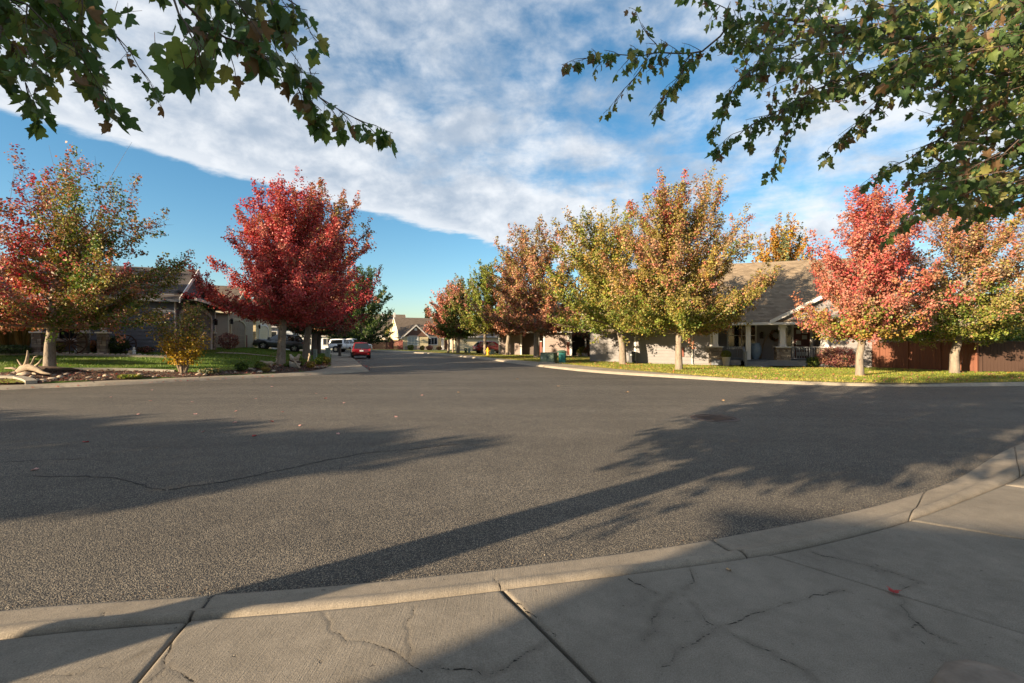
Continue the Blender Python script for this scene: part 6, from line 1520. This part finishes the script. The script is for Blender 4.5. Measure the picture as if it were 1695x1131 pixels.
for k in range(4): MB().box(-.46, -.03, -.349, -.3405, .12+.11*k, .17+.11*k).obj('louvre', M['util'], tb_)
p = gp(931, 601); tc_ = thing('slatted_box', 'teal slatted upright box with a dark rounded green lid on the verge', 'box', p, R(-14))
for i in range(5): MB().box(-.215+.088*i, -.215+.088*i+.078, -.20, -.175, 0, .70).obj('slat', M['teal'], tc_)
for i in range(5): MB().box(-.215+.088*i, -.215+.088*i+.078, .175, .20, 0, .70).obj('slat', M['teal'], tc_)
MB().box(-.21, .215, -.172, .172, .02, .69).obj('liner', M['darkteal'], tc_)
for z_ in (.10, .33, .56): MB().box(-.23, .235, -.216, -.201, z_, z_+.035).obj('batten', M['teal'], tc_)
ld = MB(); ld.prism([(.30*math.cos(math.pi*k/10)-.04, -.27, .70+.16*math.sin(math.pi*k/10)) for k in range(11)], (0, .54, 0)); ld.obj('lid', M['darkteal'], tc_, bevel=.01)
def wheelie(px, py, hpx, label, m, yaw):
    p = gp(px, py); h_ = hpx*p.y/F; k = h_/1.08; t = thing('wheeled_bin', label, 'bin', p, yaw); t.scale = (k,)*3
    b = MB(); b.add([(-.22,-.26,.08),(.22,-.26,.08),(.22,.24,.08),(-.22,.24,.08),(-.29,-.36,.98),(.29,-.36,.98),(.29,.36,.98),(-.29,.36,.98)], [(3,2,1,0),(4,5,6,7),(0,1,5,4),(1,2,6,5),(2,3,7,6),(3,0,4,7)]); b.obj('body', m, t, bevel=.03)
    MB().box(-.31, .31, -.39, .39, .985, 1.05).obj('lid', m, t, bevel=.025)
    MB().tube([(-.24,.40,.96),(.24,.40,.96)], .02, 8).obj('handle', M['black'], t)
    for s_ in (-1, 1): MB().lathe([(.001,-.04),(.11,-.04),(.12,0),(.11,.04),(.001,.04)], 14, (s_*.27,.24,.12), 'x').obj('wheel', M['black'], t)
    MB().box(-.12, .12, -.345, -.325, .72, .80).obj('sticker', M['plate'], t)
wheelie(1046, 602, 20.5, 'dark grey wheeled bin at the corner of the grey bungalow', M['bin'], R(-18))
wheelie(771, 584.5, 8.5, 'small dark bin, left of the pair before the beige wall', M['darkteal'], 0); wheelie(776.5, 584.6, 8, 'small pale bin, right of the pair before the beige wall', M['pedestal'], 0)
# pots by the mauve porch
for k, (px, w_) in enumerate(((957,.2), (966,.22), (971,.18), (982,.16), (1018,.2), (1023,.22))):
    p = gp(px, 589.6); t = thing('flower_pot', ['buff pot leftmost on the mauve house walk','pale pot under the lime plant','white pot right of the lime plant','grey pot by the small dark maple trunk','grey stone ball pot left of its twin by the olive tree trunk','tan stone pot right of its twin by the olive tree trunk'][k], 'pot', p)
    MB().lathe([(.001,0),(w_*.7,0),(w_,.30),(w_*1.1,.34),(w_*.9,.34),(.001,.28)], 14).obj('vessel', M[('sandstone','pot','palerock')[k % 3]], t)
    rs_ = np.random.RandomState(k); d = unit_np(rs_.normal(size=(120, 3))); leaf_cloud('foliage', d*.2+np.array([0,0,.42]), d, np.full(120, .09), np.array([blend(rs_, {'green':2,'lime':1,'rust':1}) for _ in range(120)]), M['leaf'], t, rs_)

# manhole cover
p = V((*flat(1183, 692.3), .0)); mh = thing('manhole_cover', 'round iron drain cover set in the asphalt', 'manhole cover', p, R(20))
MB().lathe([(.40,.000),(.40,.009),(.46,.009),(.465,.000)], 40).obj('frame', M['iron'], mh)
MB().lathe([(.001,-.01),(.392,-.01),(.392,.003),(.001,.003)], 40).obj('lid', M['iron'], mh)
st_ = [MB().box(-.017, .017, -.05, .05, .0031, .0115).mesh('stud', M['iron']) for _ in range(1)][0]
for i in range(-5, 6):
    for j in range(-3, 4):
        x, y = i*.068, j*.118
        if x*x+y*y < .33**2: o = link(bpy.data.objects.new('stud', st_), mh); o.location = (x, y, 0)

# ------------------------------------------------------------------ vehicles (x forward, y left, z up)
def smooth_body(parent, st, m, name='body', floor=.22):
    """st: (x, half width, z bottom, z shoulder, z top-centre); lofted with a rounded shoulder"""
    ring = lambda x, w_, zb, zs, zt: [(x, -w_*.80, zb), (x, -w_*.97, zb+(zs-zb)*.18), (x, -w_, zb+(zs-zb)*.55), (x, -w_*.965, zb+(zs-zb)*.86), (x, -w_*.88, zs), (x, -w_*.5, zt-.004), (x, 0, zt), (x, w_*.5, zt-.004), (x, w_*.88, zs), (x, w_*.965, zb+(zs-zb)*.86), (x, w_, zb+(zs-zb)*.55), (x, w_*.97, zb+(zs-zb)*.18), (x, w_*.80, zb)]
    b = MB(); vs = []; n = 13
    for s in st: vs += ring(*s)
    fs = [(i*n+k, (i+1)*n+k, (i+1)*n+k+1, i*n+k+1) for i in range(len(st)-1) for k in range(n-1)] + [(i*n+n-1, (i+1)*n+n-1, (i+1)*n, i*n) for i in range(len(st)-1)]
    fs += [tuple(range(n)), tuple((len(st)-1)*n + k for k in range(n))[::-1]]
    b.add(vs, fs); o = b.obj(name, m, parent, smooth=True); me = o.data
    bm = bmesh.new(); bm.from_mesh(me); bmesh.ops.recalc_face_normals(bm, faces=bm.faces); bm.to_mesh(me); bm.free(); return o
def cabin(parent, xb0, xt0, xt1, xb1, zb, zt, wb, wt, m, splits, glass='carglass', name='cabin'):
    """xb0/xt0 rear base/top, xt1/xb1 front top/base; splits: side window limits along 0..1"""
    b = MB(); n = 5; xs_t = [xt0+(xt1-xt0)*k/n for k in range(n+1)]; xs_b = [xb0+(xb1-xb0)*k/n for k in range(n+1)]
    vs = []
    for k in range(n+1):
        cr = .05*math.sin(math.pi*(k+.6)/(n+1.2)); zt_ = zt - .05 + cr
        vs += [(xs_b[k], -wb, zb), (xs_t[k]*.96+xs_b[k]*.04, -wt-.015, zt_-.07), (xs_t[k], -wt*.86, zt_), (xs_t[k], 0, zt_+.02), (xs_t[k], wt*.86, zt_), (xs_t[k]*.96+xs_b[k]*.04, wt+.015, zt_-.07), (xs_b[k], wb, zb)]
    fs = [(7*k+i, 7*k+i+1, 7*(k+1)+i+1, 7*(k+1)+i) for k in range(n) for i in range(6)] + [tuple(range(7))[::-1], tuple(7*n+i for i in range(7))]
    b.add(vs, fs); c = b.obj(name, m, parent, smooth=False); me = c.data
    bm = bmesh.new(); bm.from_mesh(me); bmesh.ops.recalc_face_normals(bm, faces=bm.faces); bmesh.ops.bevel(bm, geom=[e for e in bm.edges if len(e.link_faces) == 2 and e.calc_face_angle(0) > .5], offset=.035, segments=2, affect='EDGES', clamp_overlap=True); bm.to_mesh(me); bm.free(); me.polygons.foreach_set('use_smooth', [True]*len(me.polygons))
    def P(s, u_, v_):    # point on the side of the cabin, u 0 rear..1 front, v 0 belt..1 roof
        zt_ = zt-.12 + .05*math.sin(math.pi*(u_*n+.6)/(n+1.2)); xb = xb0+(xb1-xb0)*u_; xt = xt0+(xt1-xt0)*u_
        return V((xb+(xt-xb)*v_, s*(wb+(wt+.015-wb)*v_), zb+(zt_-zb)*v_))
    for s in (-1, 1):
        for (a, d) in splits:
            q = [P(s, a, .10), P(s, d, .10), P(s, d, .93), P(s, a, .93)]; nr = V((0, s, .25)).normalized()*.012
            MB().prism([p_ - nr*.6 for p_ in q], nr*1.6).obj('window', M[glass], c)
    for (xb, xt, sgn, nm) in ((xb1, xt1, 1, 'windshield'), (xb0, xt0, -1, 'rear_window')):
        q = [V((xb+(xt-xb)*v_, y*(wb+(wt-wb)*v_)*.90, zb+(zt-.06-zb)*v_)) for v_, y in ((.10,-1),(.10,1),(.92,1),(.92,-1))]
        nr = V((sgn, 0, .5)).normalized()*.014; MB().prism([p_ - nr*.6 for p_ in q], nr*1.7).obj(nm, M[glass], c)
    return c
def wheels(parent, xs, hw, r, rimm, arch=None, spokes=5):
    for x in xs:
        for s in (-1, 1):
            if arch: 
                b = MB(); b.lathe([(r*.9, s*(hw-.20)), (r*1.22, s*(hw-.20)), (r*1.22, s*(hw+.012)), (r*1.02, s*(hw+.018)), (r*.9, s*(hw-.03))], 24, (x, 0, r), 'y'); b.obj('wheel_arch', arch, parent)
            t = thing_part('wheel', parent); t.location = (x, 0, r)
            MB().lathe([(r*.62, s*(hw-.20)), (r*.94, s*(hw-.20)), (r, s*(hw-.17)), (r, s*(hw-.02)), (r*.94, s*(hw+.02)), (r*.66, s*(hw+.015)), (r*.64, s*(hw-.02))], 24, (0,0,0), 'y').obj('tyre', M['tyre'], t, smooth=True)
            b = MB(); b.lathe([(r*.58, s*(hw-.03)), (r*.655, s*(hw+.012)), (r*.655, s*(hw-.12)), (r*.58, s*(hw-.12))], 24, (0,0,0), 'y')
            for k in range(spokes):
                a = 2*math.pi*k/spokes+.3; b.bar((r*.10*math.cos(a), s*(hw-.012), r*.10*math.sin(a)), (r*.60*math.cos(a), s*(hw-.004), r*.60*math.sin(a)), .09*r/.34, .03, up=(0, 1, 0))
            b.lathe([(.001, s*(hw-.03)), (r*.16, s*(hw-.03)), (r*.16, s*(hw+.008)), (.001, s*(hw+.008))], 12, (0,0,0), 'y'); b.obj('rim', M[rimm], t)
            MB().lathe([(.001, s*(hw-.14)), (r*.60, s*(hw-.14)), (r*.60, s*(hw-.10)), (.001, s*(hw-.10))], 16, (0,0,0), 'y').obj('brake_disc', M['black'], t)
def crossover(label, loc, yaw, pitch, paint, L, W, H, rails=True, cladding=True):
    t = thing('parked_car', label, 'car', loc, yaw, 'parked cars'); t.rotation_euler = (0, -pitch, yaw); h = L/2; w = W/2; belt = H*.60
    smooth_body(t, [(-h, w*.80, .42, belt*.86, belt*.88), (-h+.06, w*.92, .34, belt*.97, belt*1.0), (-h+.30, w*.98, .30, belt, belt*1.02), (-h*.45, w, .27, belt, belt*1.02), (h*.25, w, .27, belt*.985, belt*1.01), (h*.48, w*.99, .28, belt*.95, belt*.985), (h*.78, w*.95, .30, belt*.88, belt*.93), (h-.12, w*.86, .34, belt*.80, belt*.84), (h-.02, w*.72, .42, belt*.70, belt*.72)], M[paint])
    cabin(t, -h+.10, -h+.62, h*.10, h*.50, belt-.03, H-.05, w*.90, w*.70, M[paint], ((.06,.24),(.27,.50),(.53,.80)))
    r = .355; wheels(t, (-h*.585, h*.605), w-.02, r, 'rim', M['black'])
    if cladding:
        for s in (-1, 1): MB().box(-h*.42, h*.43, s*(w-.06) if s > 0 else -(w+.012), (w+.012) if s > 0 else -(w-.06), .24, .40).obj('sill', M['black'], t, bevel=.01)
        MB().box(-h-.02, -h+.16, -w*.84, w*.84, .30, .52).obj('bumper', M['black'], t, bevel=.04); MB().box(h-.16, h+.02, -w*.72, w*.72, .30, .50).obj('bumper', M['black'], t, bevel=.04)
    for s in (-1, 1):
        MB().prism([(-h-.01, s*w*.62, belt*.84), (-h-.01, s*w*.86, belt*.84), (-h-.01, s*w*.88, belt*.99), (-h-.01, s*w*.60, belt*.97)], (.10, 0, 0)).obj('tail_light', M['taillight'], t)
        MB().prism([(-h+.09, s*(w*.90), belt*.86), (-h+.38, s*(w*.965), belt*.90), (-h+.36, s*(w*.955), belt*.98), (-h+.10, s*(w*.88), belt*.97)], (0, s*.03, 0)).obj('tail_light', M['taillight'], t)
        MB().prism([(h-.14, s*w*.60, belt*.70), (h-.28, s*w*.88, belt*.74), (h-.30, s*w*.86, belt*.83), (h-.16, s*w*.58, belt*.79)], (.10, 0, 0)).obj('headlight', M['headlight'], t)
        MB().box(h*.36, h*.46, s*(w+.02) if s > 0 else -(w+.20), (w+.20) if s > 0 else -(w+.02), belt+.02, belt+.18).obj('mirror', M[paint], t, bevel=.03)
        for x in (-h*.40, h*.02): MB().box(x, x+.16, s*(w-.012) if s > 0 else -(w+.016), (w+.016) if s > 0 else -(w-.012), belt*.83, belt*.86).obj('door_handle', M[paint], t, bevel=.006)
        for x in (-h*.22, h*.16): MB().box(x-.006, x+.006, s*(w*.94) if s > 0 else -(w+.004), (w+.004) if s > 0 else -(w*.94), .42, belt*.96).obj('door_seam', M['black'], t)
        if rails: MB().tube([(-h+.80, s*w*.58, H-.04), (-h+.85, s*w*.58, H+.03), (h*.02, s*w*.58, H+.03), (h*.07, s*w*.58, H-.03)], .022, 7).obj('roof_rail', M['black'], t)
    MB().box(-h-.035, -h-.021, -.16, .16, .60, .71).obj('number_plate', M['plate'], t)
    MB().box(h-.06, h+.012, -w*.34, w*.34, .52, .66).obj('grille', M['black'], t, bevel=.02)
    return t
# grey crossover nose-in on the sloping drive
qr, qf = V((-22.0, 46.0)), V((-24.5, 45.0)); zr_, zf_ = hgt(*qr), hgt(*qf); yaw = math.atan2(qf.y-qr.y, qf.x-qr.x); mid = (qr+qf)/2
crossover('grey crossover with roof rails parked on the grass slope behind the red maples', V((mid.x, mid.y, (zr_+zf_)/2)), yaw, math.atan2(zf_-zr_, (qf-qr).length), 'grey_paint', 4.65, 1.85, 1.72)
# maroon crossover seen from behind on the right
p = on(813, 58); crossover('maroon crossover parked behind the yellow hydrant, rear towards the street', V((p.x, p.y, p.z)), R(24), 0, 'maroon_paint', 4.5, 1.82, 1.60, rails=False)
# red hatchback, tail to the camera
p = V(((596.5-CX)/F*42.3, 42.3, 0.0)); sd = US; t = thing('parked_car', 'bright red hatchback parked at the left kerb, tail facing the camera', 'car', p, math.atan2(sd.y, sd.x), 'parked cars'); t.scale = (.95,)*3
h, w, belt, H_ = 2.0, .86, .92, 1.56
smooth_body(t, [(-h, w*.84, .40, belt*.88, belt*.92), (-h+.05, w*.95, .32, belt*.99, belt*1.01), (-h+.25, w, .26, belt, belt*1.02), (0, w, .24, belt*.99, belt*1.01), (h*.40, w*.99, .24, belt*.97, belt*1.0), (h*.72, w*.94, .26, belt*.90, belt*.94), (h-.06, w*.76, .34, belt*.72, belt*.76)], M['red_paint'])
cb = cabin(t, -h+.06, -h+.34, h*.10, h*.62, belt-.03, H_, w*.92, w*.70, M['red_paint'], ((.08,.26),(.29,.52),(.55,.78)))
wheels(t, (-h*.62, h*.62), w-.01, .31, 'rim', M['black'])
for s in (-1, 1):
    MB().prism([(-h-.005, s*w*.66, belt*.78), (-h-.005, s*w*.93, belt*.78), (-h+.02, s*w*.92, belt*1.02), (-h+.02, s*w*.72, belt*1.0)], (.08, 0, 0)).obj('tail_light', M['taillight'], t)
    MB().box(h*.30, h*.38, (w+.01) if s > 0 else -(w+.19), (w+.19) if s > 0 else -(w+.01), belt+.02, belt+.16).obj('mirror', M['red_paint'], t, bevel=.03)
    MB().prism([(-h-.012, s*w*.62, .42), (-h-.012, s*w*.82, .42), (-h-.012, s*w*.80, .50), (-h-.012, s*w*.60, .50)], (.04, 0, 0)).obj('reflector', M['taillight'], t)
MB().box(-h-.020, -h-.004, -.17, .17, .70, .82).obj('number_plate', M['plate'], t); MB().box(-h-.03, -h+.2, -w*.72, w*.72, .27, .36).obj('bumper', M['black'], t, bevel=.03)
MB().bar((-h+.06, 0, belt+.10), (-h+.16, .38, belt+.16), .03, .02).obj('wiper', M['black'], t)
MB().lathe([(.001,-.01),(.045,-.01),(.045,.012),(.001,.012)], 14, (-h-.006, 0, .89), 'x').obj('badge', M['rim'], t)
# white pickup with a canopy over its bed, side on
p = on(580, 67); p.z = 0
t = thing('pickup_truck', 'white crew-cab pickup with canopy on its bed, side-on beyond the red hatchback', 'pickup truck', p, R(-8), 'parked cars')
h, w, belt, H_ = 2.95, 1.0, 1.22, 1.95
smooth_body(t, [(-h, w*.92, .55, belt*.98, belt), (-h+.06, w*.97, .50, belt, belt*1.01), (-h*.3, w, .48, belt, belt*1.01), (h*.30, w, .48, belt, belt*1.01), (h*.42, w, .48, belt*1.0, belt*1.04), (h*.80, w*.98, .50, belt*.95, belt*1.0), (h-.06, w*.94, .55, belt*.90, belt*.95), (h, w*.86, .60, belt*.80, belt*.84)], M['white_paint'])
cabin(t, -h*.14, -h*.10, h*.22, h*.44, belt-.03, H_+.02, w*.93, w*.76, M['white_paint'], ((.05,.42),(.47,.86)))
cabin(t, -h+.03, -h+.22, -h*.20, -h*.17, belt-.03, H_-.02, w*.93, w*.80, M['white_paint'], ((.10,.88),), name='canopy')
wheels(t, (-h*.60, h*.66), w-.02, .42, 'rim', M['black'], 6)
for s in (-1, 1):
    MB().prism([(-h-.012, s*w*.80, .82), (-h-.012, s*w*.96, .82), (-h-.012, s*w*.96, 1.16), (-h-.012, s*w*.80, 1.16)], (.06, 0, 0)).obj('tail_light', M['taillight'], t)
    MB().prism([(h-.10, s*w*.62, .82), (h-.12, s*w*.95, .84), (h-.14, s*w*.94, 1.02), (h-.10, s*w*.60, 1.00)], (.12, 0, 0)).obj('headlight', M['headlight'], t)
    MB().box(h*.36, h*.42, (w+.02) if s > 0 else -(w+.26), (w+.26) if s > 0 else -(w+.02), belt+.05, belt+.32).obj('mirror', M['black'], t, bevel=.03)
    MB().box(-h*.20, h*.36, (w-.05) if s > 0 else -(w+.08), (w+.08) if s > 0 else -(w-.05), .40, .47).obj('running_board', M['black'], t, bevel=.01)
    for x in (-h*.02, h*.20): MB().box(x-.006, x+.006, (w*.95) if s > 0 else -(w+.004), (w+.004) if s > 0 else -(w*.95), .56, belt*.98).obj('door_seam', M['black'], t)
MB().box(h-.05, h+.03, -w*.55, w*.55, .74, 1.04).obj('grille', M['rim_dark'], t, bevel=.02); MB().box(h-.08, h+.10, -w*.92, w*.92, .48, .70).obj('bumper', M['rim'], t, bevel=.03); MB().box(-h-.10, -h+.04, -w*.92, w*.92, .50, .68).obj('bumper', M['rim'], t, bevel=.03)

# ------------------------------------------------------------------ grass, leaves on the ground, the stone at the path's edge
def blades(name, P, h, rs, cols, m=None):
    n = len(P); z = hgt_np(P); a = rs.rand(n)*6.283; s = np.stack([np.cos(a), np.sin(a), np.zeros(n)], 1)*(h*.15)[:, None]; ln = rs.normal(size=(n, 3))*h[:, None]*.42; ln[:, 2] = h
    b = np.c_[P, z-.005]; vs = np.stack([b-s, b+s, b+ln], 1).reshape(-1, 3)
    me = bpy.data.meshes.new(name); me.vertices.add(3*n); me.vertices.foreach_set('co', vs.astype('f').ravel()); me.loops.add(3*n); me.loops.foreach_set('vertex_index', np.arange(3*n, dtype='i')); me.polygons.add(n); me.polygons.foreach_set('loop_start', np.arange(n, dtype='i')*3); me.polygons.foreach_set('loop_total', np.full(n, 3, 'i')); me.update(calc_edges=True)
    ca = me.color_attributes.new('tint', 'FLOAT_COLOR', 'POINT'); ca.data.foreach_set('color', np.concatenate([np.repeat(cols, 3, 0), np.ones((3*n, 1))], 1).astype('f').ravel()); me.materials.append(m or M['grass'])
    return stuff(link(bpy.data.objects.new(name, me)))
rs = np.random.RandomState(15)
RP = [tuple(p) for p in R_BACK if -12 < p[0] < 34]; RP = RP + [(34, 27), (20, 27.5), (12, 32), (6, 40), (-2, 52), (-10, 62)]
P = scatter_in(RP, 150000, rs)
patch = np.sin(P[:, 0]*.9+1)*np.cos(P[:, 1]*1.3) + .6*np.sin(P[:, 0]*2.3)*np.sin(P[:, 1]*2.9+2)
dk = dist_poly(P, R_BACK); dry = (patch + rs.normal(0, .5, len(P)) > .85) | (rs.rand(len(P)) < np.clip(.6-dk*.45, .05, .8))
c = np.where(dry[:, None], np.array((.38, .31, .080)), np.where(rs.rand(len(P), 1) < .5, np.array((.190, .215, .032)), np.array((.130, .185, .026)))) * rs.normal(1, .18, (len(P), 1))
blades('grass', P, rs.uniform(.03, .075, len(P)), rs, np.clip(c, .01, .6))
LPp = [tuple(p) for p in L_BACK if -30 < p[0]] + [(-24, 46), (-27, 38), (-26, 30), (-27, 22)]
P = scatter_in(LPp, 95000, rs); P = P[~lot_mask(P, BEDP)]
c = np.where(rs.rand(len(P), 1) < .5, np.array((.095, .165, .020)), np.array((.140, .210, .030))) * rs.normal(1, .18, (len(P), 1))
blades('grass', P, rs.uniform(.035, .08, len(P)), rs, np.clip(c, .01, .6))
NP_ = [(2.05,1.86),(2.9,2.20),(3.6,2.55),(4.6,3.08),(6.2,4.0),(7.5,4.4),(6.5,2.4),(2.6,.8)]
P = scatter_in(NP_, 26000, rs); c = np.where(rs.rand(len(P), 1) < .35, np.array((.20, .16, .055)), np.array((.060, .090, .018))) * rs.normal(1, .2, (len(P), 1))
g_ = blades('grass', P, rs.uniform(.02, .06, len(P)), rs, np.clip(c, .01, .6))
rk = random.Random(3); o = MB().rock((0, 0, .02), .19, rk, .3).obj('flat_stone', M['rock'], smooth=True); o.location = (2.05, 1.92, .06); tag(o, 'flat grey stone in the grass at the lower right corner', 'stone')
# dry leaves and grit gathered along the gutters and under the left maples
def along(pl, n, rs, spread, x0, x1):
    P = resample(pl, 4000); P = P[(P[:, 0] > x0) & (P[:, 0] < x1)]; q = P[rs.randint(0, len(P), n)]; return q + rs.normal(0, spread, (n, 2))
P = along(N_EDGE, 1500, rs, .035, -4, 12) + np.array([-.02, .045])
leaf_cloud('gutter_grit', np.c_[P, np.full(len(P), .004)], np.tile([0, 0, 4.], (len(P), 1)), rs.uniform(.004, .016, len(P)), np.array([(.05,.045,.04),(.12,.10,.08),(.22,.17,.11),(.10,.06,.04),(.30,.26,.20)])[rs.randint(0, 5, len(P))], M['leaf'], None, rs, droop=0); stuff(bpy.data.objects['gutter_grit'])
P = np.concatenate([along(L_EDGE, 420, rs, .12, -26, -7), scatter_in(LPp, 450, rs)]); P = P[hgt_np(P) < .62]
leaf_cloud('leaf_litter', np.c_[P, hgt_np(P)+.05], np.tile([0, 0, 3.], (len(P), 1)), rs.uniform(.05, .10, len(P)), np.array([PAL[n_] for n_ in ('red','rust','pink','crimson','tan')])[rs.randint(0, 5, len(P))], M['leaf'], None, rs, droop=0); stuff(bpy.data.objects['leaf_litter'])
# fallen leaves: a litter of tiny ones on the verge, single ones on the road
P = scatter_in(RP, 5500, rs); k = rs.rand(len(P)) < np.exp(-dist_poly(P, R_BACK)/2.6)*.8+.22; P = P[k]
leaf_cloud('leaf_litter', np.c_[P, hgt_np(P)+.055], np.tile([0, 0, 3.], (len(P), 1)), rs.uniform(.06, .12, len(P)), np.array([PAL[n_] for n_ in ('orange','rust','tan','pink','brown')])[rs.randint(0, 5, len(P))], M['leaf'], None, rs, droop=0)['kind'] = 'stuff'
FLC = {'pale pink': (.45,.25,.22), 'red': (.30,.03,.03), 'tan': (.40,.26,.13)}
FLM = {}
for nm, c_ in FLC.items():
    v_, f_, k_ = maple_mesh('fallen_leaf', 1.0, np.array(c_), .5, -.35, rsl); FLM[nm] = mesh_col('fallen_leaf', v_, f_, k_, M['leaf'])
fcount = {}
def fallen(px, py, kind_, s, label=None, h=0.0):
    x, y = flat(px, py, h); o = link(bpy.data.objects.new('fallen_leaf', FLM[kind_])); rr = random.Random(int(px*7+py))
    o.location = (x, y, h + s*.10); o.rotation_euler = (R(90)+rr.uniform(-.25, .25), rr.uniform(-.2, .2), rr.uniform(0, 6.28)); o.scale = (s,)*3
    if label: tag(o, label, 'leaf')
    else:
        fcount[kind_] = fcount.get(kind_, -1) + 1; tag(o, '%s %s fallen leaf from the left on the asphalt' % (nth(fcount[kind_]), kind_), 'leaf', kind_ + ' leaves on the road')
for px, py in sorted(((231,686),(323,685.5),(392,681),(466,682.5),(424,660.5),(570,667),(524,652),(248,664),(317,666),(182,658),(392,700),(338,715),(562,718),(62,778),(498,705),(657,690),(250,646),(450,640),(700,655))): fallen(px, py, 'pale pink', .075)
for px, py in sorted(((424,722),(139,733),(448,698),(540,660))): fallen(px, py, 'red', .085)
for px, py in sorted(((1195,663),(855,628),(1040,650),(925,640),(760,650))): fallen(px, py, 'tan', .10)
fallen(1479, 983.5, 'red', .075, 'single red leaf lying on the pavement joint', .075)
fallen(1204, 944, 'tan', .035, 'tiny pale leaf scrap on the near slab behind the kerb', .075)
# a low blue hill beyond the street
hl = MB(); n_ = 24; hl.add([(-330+i*30, 420, -2) for i in range(n_)] + [(-330+i*30, 430, 7+9*math.sin(i*.33)**2+4*math.sin(i*1.1)) for i in range(n_)] + [(-330+i*30, 520, -2) for i in range(n_)], [(i, i+1, n_+i+1, n_+i) for i in range(n_-1)] + [(n_+i, n_+i+1, 2*n_+i+1, 2*n_+i) for i in range(n_-1)])
struct(hl.obj('hill', M['hill'], smooth=True))
